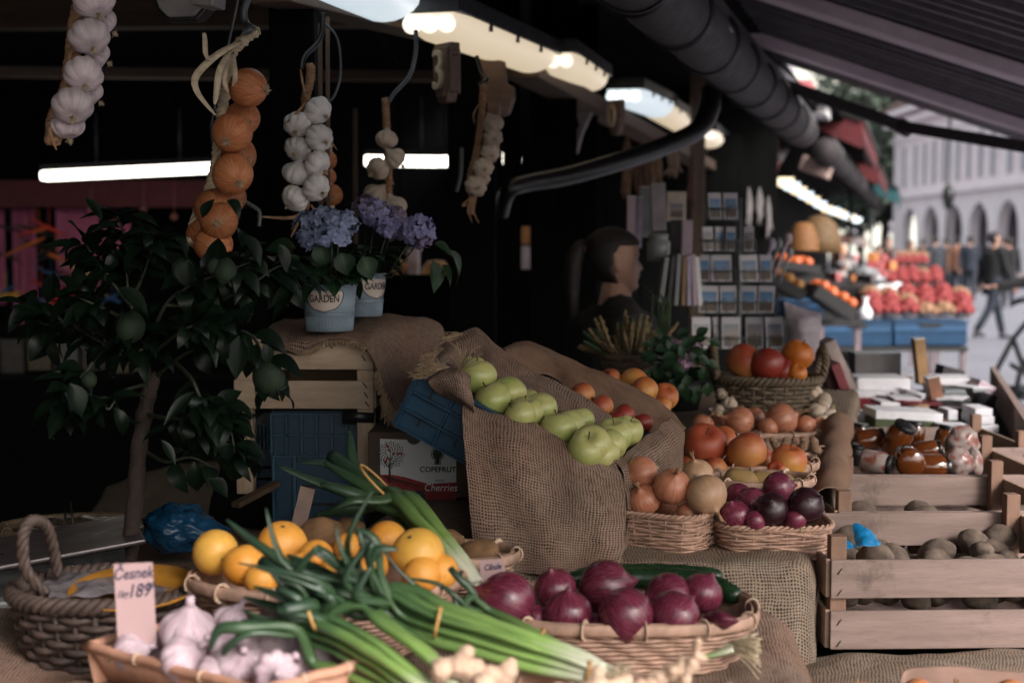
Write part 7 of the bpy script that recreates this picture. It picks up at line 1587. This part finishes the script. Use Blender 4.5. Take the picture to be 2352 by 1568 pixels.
# ================================================ heather, flowers, garlic heap
t = empty('heather_plant', P(1445, 830, 3.9), None, 'brownish heather with upright plumes in a dark wicker pot', 'plant'); O = P(1445, 830, 3.9)
HE = plain('heather_plume', (.17, .12, .06), .9, .4, 60); HG = plain('heather_green', (.03, .05, .02), .8); rr = random.Random(4)
m = MB(); mg = MB()
for i in range(60):
    x0_ = 1445 + rr.gauss(0, 22); x1_ = x0_ + (x0_ - 1445) * 1.0 + rr.gauss(0, 10); y1_ = rr.uniform(700, 780) + abs(x1_ - 1450) * .35; dd = 3.9 + rr.uniform(-.05, .05); n = 12
    c = cr([P(x0_, 815, dd) - O, P((x0_ + x1_) / 2, (815 + y1_) / 2, dd) - O, P(x1_, y1_, dd) - O], n); (m if i % 4 else mg).tube(c, [.001 + .0055 * math.sin(PI * max(0, (k - 2)) / (n - 2)) * (1 + .5 * math.sin(k * 2.9)) for k in range(n)], 6)
    for k in range(3, n, 1): q = c[k]; (m if i % 4 else mg).blob(lambda th, ph: q + V((math.sin(th) * math.cos(ph), math.sin(th) * math.sin(ph), math.cos(th))) * .005 + V((rr.uniform(-.003, .003), 0, 0)), 3, 5)
m.build('plume', HE, t); 
for i in range(14): x0_ = 1520 + rr.gauss(0, 14); mg.tube([P(x0_, 800, 3.95) - O, P(x0_ + rr.gauss(0, 8), 700, 3.95) - O, P(x0_ + rr.gauss(0, 18), 650 + rr.uniform(0, 50), 3.95) - O], [.004, .003, .0005], 4)
mg.build('foliage', HG, t)
c = P(1560, 940, 3.7); t = empty('potted_flower', c, None, 'dark leafy potted plant with pinkish mauve flowers beside the heather', 'plant')
m = MB(); m.lathe([(.0005, 0), (.05, 0), (.065, .08), (.06, .08)], 24); m.build('pot', BLACKM, t)
hydrangea(t, c, .08, [(1550, 800, 3.65, 22, 16, 3), (1590, 795, 3.7, 18, 18, 3), (1575, 830, 3.62, 14, 14, 3)], HB, 40, 31, ls=.6, big=tuple((rr.uniform(1490, 1630), rr.uniform(770, 900), 3.65 + rr.uniform(-.08, .1), rr.gauss(0, 1), rr.gauss(0, .8), .04, .026, .8) for _ in range(80)))
pile([(1868, 905, 22, 3.7), (1890, 925, 24, 3.68), (1875, 948, 24, 3.66), (1900, 950, 20, 3.7), (1885, 968, 20, 3.6), (1862, 880, 16, 3.75), (1660, 905, 16, 3.7), (1675, 930, 20, 3.66), (1690, 950, 18, 3.6), (1650, 945, 16, 3.62)], 'garlic', GARB, 'pale garlic bulb', 'around the tall dark basket')
# ================================================ far fruit stalls
def stall_table(x0, x1, y, d, dep, label, mat=BLACK):
    a, b = P(x0, y, d), P(x1, y, d); w_ = b.x - a.x; t = empty('stall_table', ((a.x + b.x) / 2, a.y, 0), None, label, 'table'); m = MB(); m.box((0, dep / 2, a.z - .02), (w_, dep, .04)); m.build('tabletop', mat, t)
    for sx in (-1, 1):
        for yy in (.05, dep - .05): m = MB(); m.box((sx * (w_ / 2 - .03), yy, (a.z - .04) / 2), (.04, .04, a.z - .04)); m.build('leg', plain('pinkish_leg', (.16, .12, .13), .6) if 'pinkish_leg' not in bpy.data.materials else bpy.data.materials['pinkish_leg'], t)
    return t
stall_table(1888, 2224, 796, 11.8, 1.0, 'far table carrying the bright blue crates')
def blue_box(x0, x1, y0, y1, d, dep, label, mat=BLUEL):
    c = P((x0 + x1) / 2, y1, d); w_, h_ = px(x1 - x0, d), px(y1 - y0, d); t = empty('plastic_crate', c, None, label, 'crate')
    m = MB(); m.box((0, dep / 2, h_ / 2), (w_, dep, h_)); m.build('body', mat, t, bevel=.01)
    m = MB()
    for i in range(14): m.box((-w_ / 2 + w_ * (i + .5) / 14, -.008, h_ * .3), (w_ / 60, .02, h_ * .5))
    m.box((0, -.01, h_ * .97), (w_ * 1.01, .03, h_ * .06)); m.box((0, -.01, h_ * .6), (w_, .02, h_ * .03)); m.build('rib', mat, t)
    m = MB(); m.box((0, -.006, h_ * .82), (w_ * .28, .016, h_ * .14)); m.build('hand_slot', BLACK, t)
    return t
blue_box(1892, 2047, 738, 795, 11.8, .42, 'bright blue plastic crate, left one of the far pair'); blue_box(2052, 2222, 736, 793, 11.8, .42, 'bright blue plastic crate, right one of the far pair'); blue_box(1800, 1890, 690, 725, 9.6, .4, 'blue crate in the shade under the tilted black fruit boxes')
PUN = plain('clear_punnet', (.5, .42, .38), .4); SR = plain('strawberry_red', (.24, .025, .025), .5, .2, 40); SY = plain('creamy_peach', (.28, .15, .08), .5, .2, 40)
def heap_mesh(name, n, R_, br, mat, seed, up=.5):
    rr = random.Random(seed); m = MB()
    for i in range(n):
        a = i * 2.4; q = math.sqrt((i + .5) / n); p = V((math.cos(a) * R_ * q, math.sin(a) * R_ * q, up * R_ * (1 - q * q) + rr.uniform(-.2, .2) * br)); s = br * rr.uniform(.85, 1.15)
        m.blob(lambda th, ph: p + V((math.sin(th) * math.cos(ph), math.sin(th) * math.sin(ph), math.cos(th) * 1.1)) * s, 6, 8)
    return m.mesh(name, mat)
hmR = [heap_mesh('strawberries', 26, .085, .026, SR, k, .9) for k in range(3)]; hmY = heap_mesh('apricots', 22, .08, .026, SY, 5, .6)
pm = MB(); pm.lathe([(.0005, 0), (.06, 0), (.085, .05), (.088, .05)], 12); PMm = pm.mesh('tub', PUN)
def punnet(x, y, d, k, label, group, s=1):
    t = empty('fruit_punnet', P(x, y, d), None, label, 'punnet', group); t.scale = (s, s, s); link('tub', PMm, t); o = link('fruit', hmY if k == 3 else hmR[k % 3], t, (0, 0, .05)); return t
for j, (yy, dd) in enumerate(((728, 11.85), (708, 12.15), (690, 12.5))):
    for i in range(6): punnet(2005 + i * 41 - j * 3, yy + (i % 2) * 2, dd, 3 if (i + j * 2) % 5 == 4 else i + j, 'punnet heaped with red strawberries above the bright blue crates', 'strawberry punnets on the blue crates', 1.05)
stall_table(2030, 2165, 672, 17, 1.2, 'farther table of red fruit')
for j in range(2):
    for i in range(5): punnet(2042 + i * 26, 655 - j * 14, 17.2 + j * .4, 0 if j == 0 else i, 'punnet of red fruit on the farther table', 'punnets on the farther table', 1.15)
stall_table(2040, 2130, 625, 23, 1.2, 'farthest table of fruit before the walkers')
for j in range(2):
    for i in range(5): punnet(2050 + i * 17, 610 - j * 14, 23.2 + j, 0 if j == 0 else 3, 'tiny punnet on the farthest fruit table', 'punnets on the farthest table', 1.2)
def tilt_box(x0, y0, x1, y1, hpx, d, label, fm, n, seed, dep=.4, fr=.036):
    A, B = P(x0, y0, d), P(x1, y1, d); ex = (B - A); L = ex.length; ex.normalize(); ez = ex.cross(V((0, -1, 0))).normalized(); ez = ez if ez.z > 0 else -ez; ey = V((0, 1, 0)); R = Matrix((ex, ey, ez)).transposed(); h_ = px(hpx, d)
    t = empty('fruit_box', A, None, label, 'crate')
    for c_, s_ in (((L / 2, 0, -h_ / 2), (L, .012, h_)), ((L / 2, dep, -h_ / 2), (L, .012, h_)), ((0, dep / 2, -h_ / 2), (.012, dep, h_)), ((L, dep / 2, -h_ / 2), (.012, dep, h_)), ((L / 2, dep / 2, -h_), (L, dep, .01))):
        m = MB(); m.box(R @ V(c_), s_, R); m.build('side', BLKP, t)
    rr = random.Random(seed)
    return t, lambda a, b, c: A + R @ V((a, b, c)), L
def fill(fn, L, dep, kind, mat, r, label, group, seed):
    rr = random.Random(seed); k = 0
    for i in range(int(L / (r * 1.9))):
        for j in range(int(dep / (r * 1.9))):
            p = fn(r + i * r * 1.95 + rr.uniform(-.2, .2) * r, r + j * r * 1.95, r * .1 + rr.uniform(0, .5) * r); o = link(kind, body_mesh(kind, mat, k % 4), None, p, (rr.uniform(0, 6), rr.uniform(0, 6), 0)); s = r / .04; o.scale = (s, s, s); k += 1; tag(o, label, kind if kind != 'apple' else 'peach', group)
AC = fruit('persimmon_skin', (.55, .13, .035), (.5, .1, .03), None, .4)
t, fn, L = tilt_box(1885, 655, 1972, 712, 28, 8.8, 'black box of bright orange persimmons, tilted', AC, 0, 1); fill(fn, L, .4, 'orange', AC, .034, 'bright orange fruit in the right tilted black box', 'orange fruit in the right black box', 3)
t, fn, L = tilt_box(1778, 625, 1852, 668, 24, 7.8, 'black box of mixed peaches, tilted', APO, 0, 2); fill(fn, L, .36, 'apple', APO, .032, 'peach in the left tilted black box', 'peaches in the left black box', 4)
t, fn, L = tilt_box(1795, 598, 1885, 610, 18, 9.4, 'low box of orange fruit behind the tilted ones', ORD, 0, 3); fill(fn, L, .36, 'orange', AC, .036, 'orange fruit in the low box behind', 'orange fruit in the low box', 5)
stall_table(1775, 1985, 735, 9.2, 1.2, 'dark table below the tilted black fruit boxes')
m = MB(); m.lathe([(.0005, 0), (.05, 0), (.05, .06), (.02, .10), (.015, .14), (.03, .16), (.0005, .16)], 20); o = m.build('white_bottle', WHITE, loc=P(1987, 732, 10.4)); tag(o, 'white bottle standing left of the strawberries', 'bottle')
for i, (x, y, d, w_) in enumerate(((2030, 668, 13.5, .10), (2058, 664, 13.8, .11), (2005, 640, 14, .09), (1985, 625, 14.5, .1))):
    m = MB(); m.blob(lambda th, ph: (lambda u: u * w_ * (1 + .3 * noise.noise(u * 2 + V((i * 3, 0, 0)))))(V((math.sin(th) * math.cos(ph) * 1.3, math.sin(th) * math.sin(ph), math.cos(th) * .6))), 14, 18); o = m.build('plastic_bag', WHITE if i < 2 else GRC, loc=P(x, y, d)); tag(o, 'crumpled %s plastic bag on the far stall, %s from the right' % (('white', 'white', 'grey', 'grey')[i], ordn((1, 0, 2, 3)[i])), 'plastic bag')
# clutter on the far stalls
rr = random.Random(44); CL = [plain('clut_' + n_, c_, .6) for n_, c_ in (('a', (.35, .3, .3)), ('b', (.2, .1, .08)), ('c', (.45, .12, .12)), ('d', (.5, .46, .42)), ('e', (.1, .08, .09)), ('f', (.55, .2, .06)))]
for i in range(34):
    x = rr.uniform(1900, 2045); y = rr.uniform(560, 650); d = 12 + (650 - y) * .15 + rr.uniform(0, 1); w_ = rr.uniform(10, 24); hh_ = rr.uniform(8, 24)
    pb('goods_box', x, y - hh_, x + w_, y, d, .25, CL[i % 6], 'blurred box of goods on the far stalls', 'box', yaw=rr.uniform(-.4, .4), group='blurred boxes on the far stalls')
c = P(2000, 650, 14); t = empty('stall_counter', (c.x - .1, c.y, 0), (0, 0, YAW), 'long dark counter under the far goods', 'counter'); m = MB(); m.box((-.3, 2, c.z / 2), (.9, 7, c.z)); m.build('body', BLACK, t, bevel=.01)
c = P(1882, 580, 10.2); m = MB(); m.lathe([(.0005, .27), (.06, .26), (.12, .20), (.15, .10), (.16, 0), (.155, 0), (.14, .10)], 28); o = m.build('hat', plain('golden_straw', (.11, .06, .02), .7, .3, 40), loc=c); tag(o, 'golden brown straw dome hanging at the far stall', 'hat')
c = P(1845, 575, 10.0); m = MB(); m.lathe([(.0005, .2), (.06, .19), (.10, .10), (.11, 0)], 24); o = m.build('hat', plain('amber_straw', (.16, .065, .015), .7, .3, 40), loc=c); tag(o, 'smaller amber straw dome left of the golden one', 'hat')
for i, (x, ya, yb, w_, mt_) in enumerate(((1440, 310, 450, 18, 'a'), (1475, 330, 470, 22, 'b'), (1505, 320, 440, 16, 'a'), (1545, 340, 400, 18, 'c'), (1590, 350, 470, 12, 'b'), (1690, 440, 560, 8, 'd'), (1720, 430, 520, 8, 'd'), (1745, 430, 510, 10, 'd'), (1765, 450, 540, 8, 'd'))):
    mt2 = bpy.data.materials.get('dried_' + mt_) or plain('dried_' + mt_, {'a': (.20, .11, .06), 'b': (.12, .06, .035), 'c': (.28, .19, .12), 'd': (.14, .13, .13)}[mt_], .85, .4, 40)
    d = 6.8 if x < 1600 else 9.6; O = P(x, ya, d); m = MB(); rr2 = random.Random(i)
    for k in range(9): m.tube(cr([V((0, 0, 0)), P(x + rr2.gauss(0, w_ * .3), (ya + yb) / 2, d) - O, P(x + rr2.gauss(0, w_ * .5), yb + rr2.uniform(-15, 10), d) - O], 10), [.003 + .010 * math.sin(PI * q / 9) * rr2.uniform(.5, 1.1) for q in range(10)], 6)
    o = m.build('dried_bundle', mt2, loc=O); tag(o, 'dried bundle hanging under the far strip lights, %s from the left' % ordn(i), 'bundle')
# ================================================ the neighbouring stall seen behind at the left
o = pb('red_valance', -200, 414, 560, 476, 8.7, .05, REDD, 'long dark red valance of the neighbouring stall', 'valance')
for i, (x0_, x1_, y0_, y1_) in enumerate(((28, 82, 478, 745), (128, 228, 478, 660), (232, 300, 500, 600), (-60, 10, 480, 700))):
    c = P(x0_, y0_, 8.9); n = 26; w_ = px(x1_ - x0_, 8.9); h_ = px(y1_ - y0_, 8.9); m = MB(); m.surf([[V((w_ * k / n, .02 * math.sin(k * 1.9), -h_ * j / 6)) for k in range(n + 1)] for j in range(7)]); o = m.build('curtain', PINK, loc=c, thick=.004); tag(o, 'pink curtain strip in the neighbouring stall, %s from the left' % ordn((1, 2, 3, 0)[i]), 'curtain')
TC = [plain('toy_' + n_, c_, .5) for n_, c_ in (('red', (.6, .04, .02)), ('yellow', (.6, .32, .03)), ('orange', (.6, .14, .02)), ('blue', (.02, .08, .2)), ('dark', (.02, .015, .012)))]
rr = random.Random(77)
for i in range(30):
    x, y = rr.uniform(0, 130) if i < 22 else rr.uniform(120, 330), rr.uniform(520, 700); d = 8.2 + rr.uniform(-.2, .2); c = P(x, y, d); an = rr.uniform(-.6, .6); L = rr.uniform(.04, .13); mt_ = TC[rr.choice((0, 1, 2, 4, 4, 3))]
    m = MB(); m.tube([V((-L, 0, -L * an)), V((-L * .3, 0, -L * .2 * an)), V((L * .6, 0, L * .5 * an)), V((L, 0, L * an))], [.005, .022, .016, .003], 8, flat=.5); m.tube([(0, 0, .02), (0, 0, .12)], .002, 4); o = m.build('hanging_toy', mt_, loc=c); tag(o, 'small bright hanging toy before the pink curtains', 'toy', 'toys before the pink curtains')
m = MB(); m.tube([P(5, 590, 8.0), P(50, 570, 8.0), P(80, 556, 8.0), P(102, 546, 8.0)], [.01, .022, .02, .008], 8, flat=.5); o = m.build('toy_wing', TC[2]); tag(o, 'long orange and yellow toy wing at the left edge', 'toy')
m = MB(); m.tube(cr([P(140, 600, 7.9), P(190, 625, 7.9), P(250, 628, 7.9), P(310, 590, 7.9)], 20), [.008 + .028 * math.sin(PI * q / 19) for q in range(20)], 10, flat=.5); o = m.build('wooden_boat', plain('tan_wood_toy', (.42, .22, .1), .6)); tag(o, 'curved tan wooden shape hanging behind the lemon tree', 'ornament')
o = pb('goods_shelf', -100, 760, 330, 775, 8.2, .5, DARKW, 'dim shelf in the neighbouring stall', 'shelf'); 
for i in range(6): pb('carton', -60 + i * 62, 780, -8 + i * 62, 850 + (i % 2) * 10, 8.1, .3, plain('dim_carton_%d' % i, ((.12, .11, .11), (.06, .05, .045), (.10, .08, .05))[i % 3], .7), 'dim carton %s from the left on the low shelf' % ordn(i), 'carton')
m = MB()
c = P(120, 900, 8.0); t = empty('low_counter', (c.x, c.y, 0), None, 'black low counter of the neighbouring stall', 'counter'); m.box((0, 0, P(0, 860, 8).z / 2), (4.2, .5, P(0, 860, 8).z)); m.build('body', DARKW, t)
for i, x in enumerate((330, 400, 210)):
    m = MB(); m.tube([P(x, 420, 8.6), P(x, 470 + 18 * (i % 2), 8.6)], .003, 5); q = P(x, 480 + 18 * (i % 2), 8.6); m.blob(lambda th, ph: q + V((math.sin(th) * math.cos(ph), math.sin(th) * math.sin(ph), math.cos(th))) * .022, 10, 12); o = m.build('bauble', plain('dusky_bauble%d' % i, (.3, .1, .08), .3)); tag(o, 'small round bauble under the red valance, %s' % ('middle one', 'right one', 'left one')[i], 'bauble')
# goods glimpsed between the posts
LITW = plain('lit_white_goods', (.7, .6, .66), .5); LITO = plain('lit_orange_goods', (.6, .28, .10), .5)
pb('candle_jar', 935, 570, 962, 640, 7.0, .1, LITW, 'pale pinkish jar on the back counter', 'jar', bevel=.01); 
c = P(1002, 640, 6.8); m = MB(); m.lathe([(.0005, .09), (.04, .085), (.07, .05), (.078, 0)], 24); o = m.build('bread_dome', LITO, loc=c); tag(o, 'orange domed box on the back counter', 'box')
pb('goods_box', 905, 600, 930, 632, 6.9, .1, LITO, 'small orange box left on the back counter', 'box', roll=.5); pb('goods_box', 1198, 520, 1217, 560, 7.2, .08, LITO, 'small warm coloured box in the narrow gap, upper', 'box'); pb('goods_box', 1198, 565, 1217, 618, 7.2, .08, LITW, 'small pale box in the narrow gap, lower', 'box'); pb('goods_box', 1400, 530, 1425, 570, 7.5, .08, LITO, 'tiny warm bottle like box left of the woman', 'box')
m = MB(); a, b = P(880, 645, 6.9), P(1330, 645, 6.9); m.box(((a.x + b.x) / 2, a.y + .1, a.z - .02), (b.x - a.x, .5, .03)); o = m.build('back_shelf', DARKW); tag(o, 'dark shelf holding the glimpsed goods', 'shelf')
